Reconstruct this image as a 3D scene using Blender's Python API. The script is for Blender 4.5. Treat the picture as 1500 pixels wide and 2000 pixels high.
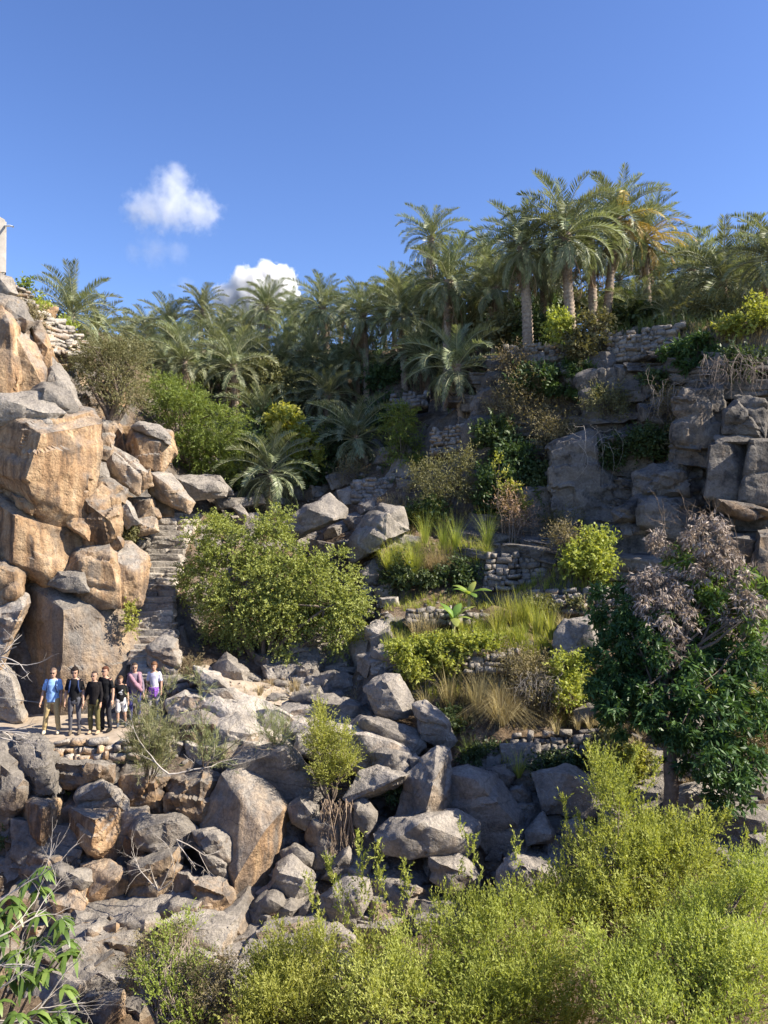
import bpy, bmesh, math, random
import numpy as np
from mathutils import Vector, Matrix, Euler
from mathutils.geometry import delaunay_2d_cdt

for o in list(bpy.data.objects): bpy.data.objects.remove(o)
SC = bpy.context.scene
COL = SC.collection
rad = math.radians

# ------------------------------------------------------------------ camera, sky, sun, exposure
F = 1500.0                                   # focal length in photograph pixels (1500 x 2000)
cam_d = bpy.data.cameras.new('camera'); cam = bpy.data.objects.new('camera', cam_d); COL.objects.link(cam)
cam_d.sensor_fit = 'VERTICAL'; cam_d.sensor_height = 24.0; cam_d.sensor_width = 24.0
cam_d.lens = 24.0 * F / 2000.0
cam_d.clip_start = 0.1; cam_d.clip_end = 9000
cam.location = (0, 0, 0); cam.rotation_euler = (rad(90), 0, 0)
SC.camera = cam

SUN_EL, SUN_A = 39.0, 10.0                   # elevation; degrees from +X towards the camera
W = bpy.data.worlds.new('World'); SC.world = W; W.use_nodes = True
wn = W.node_tree.nodes; wl = W.node_tree.links
bg = wn['Background']
sky = wn.new('ShaderNodeTexSky'); sky.sky_type = 'NISHITA'; sky.sun_disc = False
sky.sun_elevation = rad(SUN_EL); sky.sun_rotation = rad(90 + SUN_A)
sky.altitude = 1000; sky.air_density = 1.0; sky.dust_density = 0.7; sky.ozone_density = 3.0
hs = wn.new('ShaderNodeHueSaturation'); hs.inputs['Saturation'].default_value = 1.14; hs.inputs['Hue'].default_value = 0.513
wl.new(sky.outputs[0], hs.inputs['Color']); wl.new(hs.outputs[0], bg.inputs[0]); bg.inputs[1].default_value = 0.112
sd = bpy.data.lights.new('sun', 'SUN'); sd.energy = 5.0; sd.angle = rad(0.5); sd.color = (1.0, 0.91, 0.77)
so = bpy.data.objects.new('sun', sd); COL.objects.link(so)
SV = Vector((math.cos(rad(SUN_EL)) * math.cos(rad(SUN_A)), -math.cos(rad(SUN_EL)) * math.sin(rad(SUN_A)), math.sin(rad(SUN_EL))))
so.rotation_euler = SV.to_track_quat('Z', 'Y').to_euler(); so.location = SV * 60
vs = SC.view_settings
vs.view_transform = 'Standard'; vs.look = 'None'; vs.exposure = 1.1; vs.gamma = 1.0; vs.use_curve_mapping = False
SC.render.engine = 'CYCLES'
cy = SC.cycles
cy.max_bounces = 5; cy.diffuse_bounces = 1; cy.glossy_bounces = 2; cy.transmission_bounces = 3; cy.volume_bounces = 5
cy.transparent_max_bounces = 4; cy.use_denoising = True; cy.caustics_reflective = False; cy.caustics_refractive = False

# ------------------------------------------------------------------ helpers
def P(px, py, Y):
    """point of the place seen at photograph pixel (px, py) at distance Y in front of the camera"""
    return Vector(((px - 750.0) / F * Y, Y, (1000.0 - py) / F * Y))

def props(o, label=None, cat=None, group=None, kind=None):
    if label: o['label'] = label
    if cat: o['category'] = cat
    if group: o['group'] = group
    if kind: o['kind'] = kind
    return o

def empty(name, loc, label=None, cat=None, group=None, rz=0.0):
    o = bpy.data.objects.new(name, None); COL.objects.link(o); o.location = loc; o.rotation_euler = (0, 0, rz)
    o.empty_display_size = 0.2
    return props(o, label, cat, group)

def make_mesh(name, V, Fc, mat=None, smooth=True, attr=None, mats=None, midx=None, sharp=None):
    """V (n,3); Fc (m,k) int array, or a list of such arrays"""
    V = np.asarray(V, dtype=np.float32)
    Fl = Fc if isinstance(Fc, list) else [Fc]
    Fl = [np.asarray(f, dtype=np.int32) for f in Fl if len(f)]
    me = bpy.data.meshes.new(name)
    me.vertices.add(len(V)); me.vertices.foreach_set('co', V.ravel())
    nl = sum(f.size for f in Fl); npoly = sum(len(f) for f in Fl)
    me.loops.add(nl); me.polygons.add(npoly)
    me.loops.foreach_set('vertex_index', np.concatenate([f.ravel() for f in Fl]))
    tot = np.concatenate([np.full(len(f), f.shape[1], dtype=np.int32) for f in Fl])
    st = np.zeros(npoly, dtype=np.int32); st[1:] = np.cumsum(tot)[:-1]
    me.polygons.foreach_set('loop_start', st)
    if smooth: me.polygons.foreach_set('use_smooth', np.ones(npoly, dtype=bool))
    if mats:
        for m in mats: me.materials.append(m)
        if midx is not None: me.polygons.foreach_set('material_index', np.asarray(midx, dtype=np.int32))
    elif mat: me.materials.append(mat)
    me.update(calc_edges=True)
    if sharp: me.set_sharp_from_angle(angle=sharp)
    if attr:
        for k, a in attr.items():
            at = me.attributes.new(k, 'FLOAT', 'POINT'); at.data.foreach_set('value', np.asarray(a, dtype=np.float32))
    return me

def link(name, me, parent=None, loc=None):
    o = bpy.data.objects.new(name, me); COL.objects.link(o)
    if parent: o.parent = parent
    if loc is not None: o.location = loc
    return o

def _hash(ix, iy, iz, s):
    h = (ix.astype(np.int64) * 374761393 + iy.astype(np.int64) * 668265263 + iz.astype(np.int64) * 1274126177 + s * 974634777) & 0xffffffff
    h = ((h ^ (h >> 13)) * 1274126177) & 0xffffffff
    h = h ^ (h >> 16)
    return (h & 0xffff).astype(np.float64) / 32767.5 - 1.0

def vnoise(p, s=0):
    p = np.asarray(p, dtype=np.float64); i = np.floor(p).astype(np.int64); f = p - i; u = f * f * (3 - 2 * f)
    r = 0
    for dx in (0, 1):
        for dy in (0, 1):
            for dz in (0, 1):
                w = (u[:, 0] if dx else 1 - u[:, 0]) * (u[:, 1] if dy else 1 - u[:, 1]) * (u[:, 2] if dz else 1 - u[:, 2])
                r = r + w * _hash(i[:, 0] + dx, i[:, 1] + dy, i[:, 2] + dz, s)
    return r

def fbm(p, s=0, oct=4, gain=0.5):
    r = 0; a = 1.0; q = np.asarray(p, dtype=np.float64)
    for k in range(oct):
        r = r + a * vnoise(q, s + k * 17); a *= gain; q = q * 2.03 + 7.3
    return r

def unit(a):
    return a / np.maximum(np.linalg.norm(a, axis=-1, keepdims=True), 1e-9)

# ------------------------------------------------------------------ materials
def mat_new(name):
    m = bpy.data.materials.new(name); m.use_nodes = True
    return m, m.node_tree.nodes, m.node_tree.links, m.node_tree.nodes['Principled BSDF']

def nd(n, t, **k):
    x = n.new(t)
    for a, b in k.items(): setattr(x, a, b)
    return x

def noise_node(n, l, vec, scale, detail=4, rough=0.6, dist=0.0):
    x = n.new('ShaderNodeTexNoise'); x.inputs['Scale'].default_value = scale; x.inputs['Detail'].default_value = detail
    x.inputs['Roughness'].default_value = rough; x.inputs['Distortion'].default_value = dist
    if vec is not None: l.new(vec, x.inputs['Vector'])
    return x.outputs['Fac']

def ramp(n, l, fac, stops, interp='LINEAR'):
    r = n.new('ShaderNodeValToRGB'); r.color_ramp.interpolation = interp
    e = r.color_ramp.elements
    while len(e) < len(stops): e.new(0.5)
    for q, (pos, c) in zip(e, stops):
        q.position = pos; q.color = (*c, 1) if len(c) == 3 else c
    if fac is not None: l.new(fac, r.inputs[0])
    return r.outputs[0]

def mixc(n, l, f, a, b, mode='MIX'):
    m = n.new('ShaderNodeMix'); m.data_type = 'RGBA'; m.blend_type = mode; m.clamp_factor = True
    for v, i in ((f, 0), (a, 6), (b, 7)):
        if isinstance(v, (int, float)): m.inputs[i].default_value = v
        elif isinstance(v, tuple): m.inputs[i].default_value = (*v, 1)
        else: l.new(v, m.inputs[i])
    return m.outputs[2]

def math_(n, l, op, a, b=None, c=None, clamp=False):
    m = n.new('ShaderNodeMath'); m.operation = op; m.use_clamp = clamp
    for i, v in enumerate((a, b, c)):
        if v is None: continue
        if isinstance(v, (int, float)): m.inputs[i].default_value = v
        else: l.new(v, m.inputs[i])
    return m.outputs[0]

def g3(v): return (v, v, v)

def rock_material(name, tan_bias=0.0, bright=1.0):
    """limestone: grey weathered rind, warm fresh faces streaked down the face, dark joints"""
    m, n, l, b = mat_new(name)
    geo = n.new('ShaderNodeNewGeometry'); pos = geo.outputs['Position']
    oi = n.new('ShaderNodeObjectInfo')
    at = n.new('ShaderNodeAttribute'); at.attribute_type = 'OBJECT'; at.attribute_name = 'tan'
    sep = n.new('ShaderNodeSeparateXYZ'); l.new(geo.outputs['Normal'], sep.inputs[0])
    mp = n.new('ShaderNodeMapping'); l.new(pos, mp.inputs[0]); mp.inputs['Scale'].default_value = (1.0, 1.0, 0.11)
    mp.inputs['Rotation'].default_value = (0.0, 0.13, 0.0)
    streak = noise_node(n, l, mp.outputs[0], 2.6, 3, 0.62)
    big = noise_node(n, l, pos, 0.55, 2, 0.6)
    mid = noise_node(n, l, pos, 2.3, 4, 0.62)
    fine = noise_node(n, l, pos, 13.0, 5, 0.75)
    # amount of warm colour
    f = math_(n, l, 'MULTIPLY_ADD', at.outputs['Fac'], 1.55, -0.62 + tan_bias)
    f = math_(n, l, 'MULTIPLY_ADD', big, 1.15, f); f = math_(n, l, 'ADD', f, -0.30)
    up = math_(n, l, 'MULTIPLY', math_(n, l, 'MAXIMUM', sep.outputs[2], 0.0), -0.62)
    f = math_(n, l, 'ADD', f, up)
    f = math_(n, l, 'MULTIPLY_ADD', math_(n, l, 'SUBTRACT', streak, 0.5), 1.2, f)
    f = math_(n, l, 'MULTIPLY_ADD', math_(n, l, 'SUBTRACT', mid, 0.5), 0.7, f)
    f = math_(n, l, 'SMOOTHSTEP', f, 0.12, 0.78) if False else ramp(n, l, f, [(0.10, (0, 0, 0)), (0.75, (1, 1, 1))])
    k = bright
    grey = ramp(n, l, mid, [(0.25, (0.17 * k, 0.153 * k, 0.135 * k)), (0.5, (0.325 * k, 0.29 * k, 0.248 * k)), (0.75, (0.47 * k, 0.42 * k, 0.355 * k))])
    warm = ramp(n, l, streak, [(0.33, (0.105 * k, 0.068 * k, 0.045 * k)), (0.45, (0.33 * k, 0.205 * k, 0.112 * k)), (0.58, (0.46 * k, 0.315 * k, 0.185 * k)), (0.74, (0.58 * k, 0.45 * k, 0.31 * k))])
    c = mixc(n, l, f, grey, warm)
    # desert varnish / lichen: dark blotches
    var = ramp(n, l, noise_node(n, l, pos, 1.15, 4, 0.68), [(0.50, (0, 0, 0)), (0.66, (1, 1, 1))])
    at2 = n.new('ShaderNodeAttribute'); at2.attribute_type = 'OBJECT'; at2.attribute_name = 'varnish'  # even darkening per object: paints the cliff's shade into its rock colour
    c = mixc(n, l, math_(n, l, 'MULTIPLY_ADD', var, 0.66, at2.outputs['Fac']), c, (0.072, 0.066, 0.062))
    # fine grain
    c = mixc(n, l, 0.75, c, ramp(n, l, fine, [(0.25, g3(0.24)), (0.52, g3(0.50)), (0.8, g3(0.80))]), 'OVERLAY')
    # joints
    wv = n.new('ShaderNodeVectorMath'); wv.operation = 'MULTIPLY_ADD'
    nz = n.new('ShaderNodeTexNoise'); nz.inputs['Scale'].default_value = 1.6; nz.inputs['Detail'].default_value = 2; l.new(pos, nz.inputs['Vector'])
    l.new(nz.outputs['Color'], wv.inputs[0]); wv.inputs[1].default_value = (0.35, 0.35, 0.35); l.new(pos, wv.inputs[2])
    mp2 = n.new('ShaderNodeMapping'); l.new(wv.outputs[0], mp2.inputs[0]); mp2.inputs['Scale'].default_value = (0.55, 0.55, 1.0); mp2.inputs['Rotation'].default_value = (0.2, 0.35, 0.4)
    vo = n.new('ShaderNodeTexVoronoi'); vo.feature = 'DISTANCE_TO_EDGE'; vo.inputs['Scale'].default_value = 1.15; l.new(mp2.outputs[0], vo.inputs['Vector'])
    crack = ramp(n, l, vo.outputs['Distance'], [(0.0, (1, 1, 1)), (0.014, (0, 0, 0))])
    crack = math_(n, l, 'MULTIPLY', crack, math_(n, l, 'GREATER_THAN', big, 0.47))
    c = mixc(n, l, math_(n, l, 'MULTIPLY', crack, 0.4), c, (0.05, 0.042, 0.036))
    # each rock its own tone
    hv = n.new('ShaderNodeHueSaturation'); l.new(c, hv.inputs['Color'])
    l.new(math_(n, l, 'MULTIPLY_ADD', oi.outputs['Random'], 0.40, 0.80), hv.inputs['Value'])
    c = hv.outputs[0]
    l.new(c, b.inputs['Base Color'])
    b.inputs['Roughness'].default_value = 0.88; b.inputs['Specular IOR Level'].default_value = 0.25
    h = math_(n, l, 'MULTIPLY_ADD', mid, 0.9, math_(n, l, 'MULTIPLY', fine, 0.42))
    h = math_(n, l, 'MULTIPLY_ADD', streak, 0.45, h)
    bp = n.new('ShaderNodeBump'); bp.inputs['Strength'].default_value = 1.0; bp.inputs['Distance'].default_value = 0.15
    l.new(h, bp.inputs['Height']); l.new(bp.outputs[0], b.inputs['Normal'])
    return m

def leaf_material(name, stops, trans=0.35, rough=0.5, spec=0.3, objvar=0.25, tcol=(1.25, 1.2, 0.5)):
    m, n, l, b = mat_new(name)
    at = n.new('ShaderNodeAttribute'); at.attribute_name = 'rnd'
    c = ramp(n, l, at.outputs['Fac'], stops)
    oi = n.new('ShaderNodeObjectInfo')
    hv = n.new('ShaderNodeHueSaturation'); l.new(c, hv.inputs['Color'])
    l.new(math_(n, l, 'MULTIPLY_ADD', oi.outputs['Random'], objvar, 1.0 - objvar / 2), hv.inputs['Value'])
    l.new(math_(n, l, 'MULTIPLY_ADD', oi.outputs['Random'], 0.03, 0.485), hv.inputs['Hue'])
    c = hv.outputs[0]
    l.new(c, b.inputs['Base Color']); b.inputs['Roughness'].default_value = rough; b.inputs['Specular IOR Level'].default_value = spec
    t = n.new('ShaderNodeBsdfTranslucent'); l.new(mixc(n, l, 1.0, c, tcol, 'MULTIPLY'), t.inputs[0])
    mx = n.new('ShaderNodeMixShader'); mx.inputs[0].default_value = trans
    l.new(b.outputs[0], mx.inputs[1]); l.new(t.outputs[0], mx.inputs[2])
    l.new(mx.outputs[0], n['Material Output'].inputs[0])
    return m

def simple_material(name, c1, c2=None, scale=8.0, rough=0.85, bump=0.3, bdist=0.02, spec=0.2, objvar=0.0, stretch=None):
    m, n, l, b = mat_new(name)
    tc = n.new('ShaderNodeTexCoord'); v = tc.outputs['Object']
    if stretch:
        mp = n.new('ShaderNodeMapping'); l.new(v, mp.inputs[0]); mp.inputs['Scale'].default_value = stretch; v = mp.outputs[0]
    f = noise_node(n, l, v, scale, 6, 0.65)
    c = ramp(n, l, f, [(0.3, c1), (0.7, c2 or tuple(x * 1.25 for x in c1))])
    if objvar:
        oi = n.new('ShaderNodeObjectInfo'); hv = n.new('ShaderNodeHueSaturation'); l.new(c, hv.inputs['Color'])
        l.new(math_(n, l, 'MULTIPLY_ADD', oi.outputs['Random'], objvar, 1.0 - objvar / 2), hv.inputs['Value']); c = hv.outputs[0]
    l.new(c, b.inputs['Base Color']); b.inputs['Roughness'].default_value = rough; b.inputs['Specular IOR Level'].default_value = spec
    if bump:
        bp = n.new('ShaderNodeBump'); bp.inputs['Strength'].default_value = bump; bp.inputs['Distance'].default_value = bdist
        l.new(f, bp.inputs['Height']); l.new(bp.outputs[0], b.inputs['Normal'])
    return m

def ground_material():
    m, n, l, b = mat_new('ground_earth')
    geo = n.new('ShaderNodeNewGeometry'); pos = geo.outputs['Position']
    sep = n.new('ShaderNodeSeparateXYZ'); l.new(geo.outputs['Normal'], sep.inputs[0])
    a = noise_node(n, l, pos, 0.5, 5, 0.6); mid = noise_node(n, l, pos, 3.0, 7, 0.68); fine = noise_node(n, l, pos, 22.0, 5, 0.7)
    earth = ramp(n, l, mid, [(0.25, (0.075, 0.052, 0.034)), (0.5, (0.17, 0.122, 0.08)), (0.72, (0.31, 0.235, 0.16))])
    stone = ramp(n, l, mid, [(0.25, (0.07, 0.064, 0.06)), (0.5, (0.165, 0.15, 0.135)), (0.75, (0.29, 0.262, 0.23))])
    f = ramp(n, l, math_(n, l, 'MULTIPLY_ADD', a, 0.6, math_(n, l, 'MULTIPLY', sep.outputs[2], 0.45)), [(0.50, (0, 0, 0)), (0.68, (1, 1, 1))])
    c = mixc(n, l, f, stone, earth)
    c = mixc(n, l, 0.5, c, ramp(n, l, fine, [(0.25, g3(0.2)), (0.75, g3(0.8))]), 'OVERLAY')
    vo = n.new('ShaderNodeTexVoronoi'); vo.inputs['Scale'].default_value = 5.0; l.new(pos, vo.inputs['Vector'])
    l.new(c, b.inputs['Base Color']); b.inputs['Roughness'].default_value = 0.95; b.inputs['Specular IOR Level'].default_value = 0.1
    h = math_(n, l, 'MULTIPLY_ADD', mid, 1.0, math_(n, l, 'MULTIPLY', fine, 0.4)); h = math_(n, l, 'MULTIPLY_ADD', vo.outputs['Distance'], -0.4, h)
    bp = n.new('ShaderNodeBump'); bp.inputs['Strength'].default_value = 1.0; bp.inputs['Distance'].default_value = 0.15
    l.new(h, bp.inputs['Height']); l.new(bp.outputs[0], b.inputs['Normal'])
    return m

MAT = {}
MAT['rock'] = rock_material('limestone_weathered', 0.02, 0.95)
MAT['pale_rock'] = rock_material('limestone_dusty', 0.0, 1.4)
MAT['ground'] = ground_material()
MAT['path'] = simple_material('trodden_path', (0.30, 0.24, 0.18), (0.48, 0.40, 0.31), 3.0, 0.95, 0.6, 0.04)
# ------------------------------------------------------------------ ground: one sheet from the near bank to the horizon
LEDGE = -5.93
_c = []
def c_(px, py, Y): p = P(px, py, Y); _c.append((p.x, p.y, p.z))
def w_(x, y, z): _c.append((x, y, z))
for a in [  # the rock wall above the ledge and the ledge itself
    (0,1200,23.3),(0,1000,24.0),(0,800,24.8),(0,640,26),(0,560,27.5),(-350,520,27),(-350,1000,24),(-350,1250,22.8),
    (150,1200,23.6),(150,1000,25),(150,850,27),(150,730,29),(90,640,32),(40,560,30),
    (235,1200,24.2),(240,1080,25.6),(245,960,28),(250,860,31),(240,760,35),(200,700,40),
    (300,1296,22.9),(300,1200,24.7),(308,1100,26.7),(330,1020,29.0),(372,1000,31.2),
    (348,1322,22.7),(345,1200,24.9),(352,1100,26.9),(375,1035,29.3),(420,990,32.5),
    (395,1300,24.2),(400,1230,26),(450,1110,29),(450,1010,33),
    # stream bed, upward
    (450,1345,22.4),(550,1342,22.7),(680,1335,23.2),(720,1250,25.2),(700,1150,27.5),(640,1085,30),(560,1015,34),(500,975,38),(560,1250,25.5),
    (480,1430,20.9),(560,1430,20.9),(700,1425,21),(800,1435,20.8),(860,1490,20.1),(420,1400,21.3),
    (330,1500,19.9),(450,1590,19.0),(600,1600,18.6),(700,1600,18.8),(800,1600,18.6),(950,1600,18.9),(1050,1580,19.1),(1050,1510,19.6),
    (450,1780,17.1),(560,1700,17.8),(600,1800,16.7),(800,1780,16.8),(1000,1750,17.2),(1200,1650,18.0),(1400,1610,17.9),(1500,1570,17.6),(1500,1720,16.0),
    (300,2000,14.6),(600,2000,14.0),(900,2000,13.6),(1200,2000,13.5),(1500,2000,13.0),
    # under the ledge
    (0,1980,14.8),(0,1800,16.9),(0,1620,18.8),(0,1490,19.75),(150,1980,14.8),(150,1800,16.9),(150,1620,18.6),(150,1490,19.8),
    (260,1800,16.9),(260,1650,18.4),(265,1500,19.9),(-350,1600,19),(-350,1900,16),
    # terraces
    (940,1490,20.0),(1100,1500,19.9),(1200,1520,19.4),(940,1425,20.35),(1190,1420,20.1),(890,1405,21.2),(1180,1400,21.3),
    (790,1375,21.7),(900,1370,21.6),(1050,1360,21.6),(765,1265,22.2),(900,1260,22.2),(1065,1255,22.2),(765,1232,23.7),(900,1222,23.9),(1065,1222,24),
    (755,1192,23.95),(950,1195,24.05),(755,1168,25.7),(945,1172,25.7),(955,1155,26.0),(955,1082,26.25),(1095,1078,26.0),
    (1060,1195,24.5),(1205,1190,24.2),(1060,1150,24.8),(1205,1148,24.5),(760,1092,26.8),(860,1062,27.2),
    (750,1032,29.5),(900,1042,29.3),(1100,1050,28.7),(1300,1080,26.7),(1500,1100,25.0),(1100,1068,26.6),(1300,1100,25.0),
    (820,900,33),(855,835,34),(950,725,34),(1000,692,32.6),(1130,668,31.3),(1300,642,29.6),(1500,630,26.6),
    (1000,900,31.0),(1150,900,29.9),(1300,880,28.1),(1500,880,25.8),(850,960,31.2),
    (1250,1300,22),(1450,1350,20.7),(1500,1450,19.1),(1350,1480,19.6),(1250,1190,24.0),(1450,1190,22.9),
    # the slope of palms
    (430,900,37),(500,905,41),(600,885,41),(700,905,37),(600,800,45),(700,765,45),(400,785,47),(780,775,41),(885,805,37),
    (500,725,55),(750,695,51),(300,725,50),(120,640,50)]: c_(*a)
for x in (-16, -13, -10.2, -8.2, -6.6): w_(x, 19.95, LEDGE - .04)
for x in (-16, -13, -10.2, -8.2, -6.3): w_(x, 22.3, LEDGE)
w_(-6.0, 20.7, LEDGE - .1); w_(-5.5, 21.9, LEDGE + .1); w_(-6.2, 22.3, LEDGE + .05)
for x, y, z in [(20, 25, 6.5), (36, 24, 7), (20, 22.8, -1.6), (36, 21.5, -1), (18, 20, -4.6), (18, 17, -6.6), (18, 13, -8.6), (40, 14, -6), (40, 8, -5),
                (-20, 19, -7), (-20, 15, -9.5), (-30, 24, 2), (-30, 30, 9), (-30, 16, -6), (-24, 27, 9)]: w_(x, y, z)
for x in (-40, -24, -12, -4, 4, 12, 24, 40):
    w_(x, 9.5, -9.6); w_(x, 6.2, -8.4); w_(x, 3.0, -2.6); w_(x, 0.8, -1.65); w_(x, -12, -1.65)
for x in (-120, -70, -40, -20, 0, 20, 40, 70, 120):
    w_(x, 70, 15); w_(x, 110, 19); w_(x, 900, 40)
for x, y, z in [(0, 46, 9.6), (8, 44, 9.6), (16, 40, 9.2), (26, 38, 9.5), (60, 40, 10), (-40, 45, 12), (-60, 40, 12), (120, 30, 8), (-120, 30, 10), (120, -12, 0), (-120, -12, 0), (-22, 40, 12), (600, 900, 40), (-600, 900, 40), (600, -12, 0), (-600, -12, 0)]: w_(x, y, z)

CP = np.array(_c)
_r = delaunay_2d_cdt([Vector((a[0], a[1])) for a in _c], [], [], 0, 1e-5)
_tv = np.array([[v.x, v.y] for v in _r[0]]); _tz = np.array([CP[o[0], 2] if o else 0 for o in _r[3]])
def _steps(*seg):
    out = []
    for a, b, s in seg: out += list(np.arange(a, b - 1e-6, s))
    return np.array(out + [seg[-1][1]])
GX = _steps((-600, -120, 60), (-120, -40, 8), (-40, -19, 1.0), (-19, 19, 0.18), (19, 40, 1.0), (40, 120, 8), (120, 600, 60))
GY = _steps((-12, 4, 1.0), (4, 12, 0.5), (12, 37, 0.16), (37, 60, 0.6), (60, 120, 4), (120, 900, 60))
gx, gy = np.meshgrid(GX, GY)
gz = np.full(gx.shape, np.nan); _fx = gx.ravel(); _fy = gy.ravel(); _fz = gz.ravel()
for t in _r[2]:
    A, B, C = (_tv[i] for i in t); za, zb, zc = (_tz[i] for i in t)
    lo = np.minimum(np.minimum(A, B), C); hi = np.maximum(np.maximum(A, B), C)
    i0, i1 = np.searchsorted(GX, [lo[0], hi[0] + 1e-9]); j0, j1 = np.searchsorted(GY, [lo[1], hi[1] + 1e-9])
    if i0 >= i1 or j0 >= j1: continue
    X = gx[j0:j1, i0:i1]; Y = gy[j0:j1, i0:i1]
    D = (B[1] - C[1]) * (A[0] - C[0]) + (C[0] - B[0]) * (A[1] - C[1])
    if abs(D) < 1e-9: continue
    l1 = ((B[1] - C[1]) * (X - C[0]) + (C[0] - B[0]) * (Y - C[1])) / D
    l2 = ((C[1] - A[1]) * (X - C[0]) + (A[0] - C[0]) * (Y - C[1])) / D
    l3 = 1 - l1 - l2
    ok = (l1 >= -1e-6) & (l2 >= -1e-6) & (l3 >= -1e-6)
    gz[j0:j1, i0:i1][ok] = (l1 * za + l2 * zb + l3 * zc)[ok]
gz[np.isnan(gz)] = 0.0
for _ in range(2):
    g = np.pad(gz, 1, mode='edge')
    gz = 0.5 * gz + 0.125 * (g[:-2, 1:-1] + g[2:, 1:-1] + g[1:-1, :-2] + g[1:-1, 2:])
_pp = np.stack([gx.ravel(), gy.ravel(), gz.ravel()], 1)
_n = 0.30 * fbm(_pp * 0.55, 3, 3) + 0.10 * fbm(_pp * 2.4, 9, 3)
_flat = 1.0 - np.exp(-(np.maximum(np.abs(gy - 21.1) - 1.3, 0) ** 2)) * (gx < -5.6) * (gx > -18)
gz = gz + _n.reshape(gz.shape) * np.where(_flat < 0.999, 0.12 + 0.88 * np.clip(_flat, 0, 1), 1.0)

_sy = np.abs(np.gradient(gz, GY, axis=0)); _sx = np.abs(np.gradient(gz, GX, axis=1)); _steep = np.clip((np.hypot(_sx, _sy) - .75) / .6, 0, 1)
_pp = np.stack([gx.ravel(), gy.ravel(), gz.ravel()], 1); _pw = _pp + .25 * np.stack([vnoise(_pp * .8 + 7 * q, 40 + q) for q in range(3)], 1)
_R = np.array(Euler((.18, .12, .5)).to_matrix())
def _jn(d, s):
    q = (_pw @ _R) / np.array(d); i = np.floor(q).astype(np.int64); return _hash(i[:, 0], i[:, 1], i[:, 2], s).reshape(gz.shape)
gz = gz + _steep * (np.abs(gx) < 22) * (gy > 10) * (gy < 40) * (.30 * _jn((1.1, 1.2, .6), 3) + .12 * _jn((.45, .5, .3), 4))
gz = np.where((gx > -18) & (gx < -5.25) & (gy > 19.9) & (gy < 22.35), np.minimum(gz, LEDGE - .03), gz)
# the stair is cut into the bank
for t_, (px_, py_, Y_) in enumerate([(302,1318,22.45),(300,1282,23.0),(301,1205,24.5),(308,1125,26.2),(322,1050,28.2),(352,1004,30.6)]):
    pass
_sl = [P(302,1318,22.45), P(300,1282,23.0), P(301,1205,24.5), P(308,1125,26.2), P(322,1050,28.2), P(352,1004,30.6)]
for a_, b_ in zip(_sl, _sl[1:]):
    for k_ in range(12):
        q_ = a_.lerp(b_, k_ / 12); d2 = ((gx - q_.x) / 1.0) ** 2 + ((gy - q_.y) / .5) ** 2
        gz = np.where(d2 < 1, np.minimum(gz, q_.z - .25), gz)

def ground_z(x, y):
    i = int(np.clip(np.searchsorted(GX, x) - 1, 0, len(GX) - 2)); j = int(np.clip(np.searchsorted(GY, y) - 1, 0, len(GY) - 2))
    a = (x - GX[i]) / (GX[i + 1] - GX[i]); b = (y - GY[j]) / (GY[j + 1] - GY[j])
    return float((1 - b) * ((1 - a) * gz[j, i] + a * gz[j, i + 1]) + b * ((1 - a) * gz[j + 1, i] + a * gz[j + 1, i + 1]))

_RY = np.concatenate([np.arange(12, 45, .05), np.arange(45, 90, .25)])
def ground_at(px, py):
    """distance at which the line of sight through a photograph pixel meets the ground"""
    x = (px - 750.0) / F * _RY; z = (1000.0 - py) / F * _RY
    i = np.clip(np.searchsorted(GX, x) - 1, 0, len(GX) - 2); j = np.clip(np.searchsorted(GY, _RY) - 1, 0, len(GY) - 2)
    a = (x - GX[i]) / (GX[i + 1] - GX[i]); b = (_RY - GY[j]) / (GY[j + 1] - GY[j])
    h = (1 - b) * ((1 - a) * gz[j, i] + a * gz[j, i + 1]) + b * ((1 - a) * gz[j + 1, i] + a * gz[j + 1, i + 1])
    k = np.nonzero(h >= z)[0]
    return float(_RY[k[0]]) if len(k) else 90.0

_ny, _nx = gx.shape
_idx = np.arange(_ny * _nx).reshape(_ny, _nx)
_q = np.stack([_idx[:-1, :-1].ravel(), _idx[:-1, 1:].ravel(), _idx[1:, 1:].ravel(), _idx[1:, :-1].ravel()], 1)
g_o = link('ground', make_mesh('ground', np.stack([gx.ravel(), gy.ravel(), gz.ravel()], 1), _q, MAT['ground'], sharp=rad(40)))
props(g_o, 'dry stony earth of the ravine floor and its slopes', 'ground', kind='structure')

# ------------------------------------------------------------------ rocks
def hull(points):
    bm = bmesh.new()
    for p in points: bm.verts.new(p)
    r = bmesh.ops.convex_hull(bm, input=list(bm.verts))
    dead = [g for g in bm.verts if not g.link_faces]
    bmesh.ops.delete(bm, geom=dead, context='VERTS')
    bmesh.ops.triangulate(bm, faces=list(bm.faces)); bmesh.ops.recalc_face_normals(bm, faces=list(bm.faces))
    bm.verts.index_update()
    V = np.array([v.co[:] for v in bm.verts]); T = np.array([[v.index for v in f.verts] for f in bm.faces]); bm.free()
    return V, T

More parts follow.
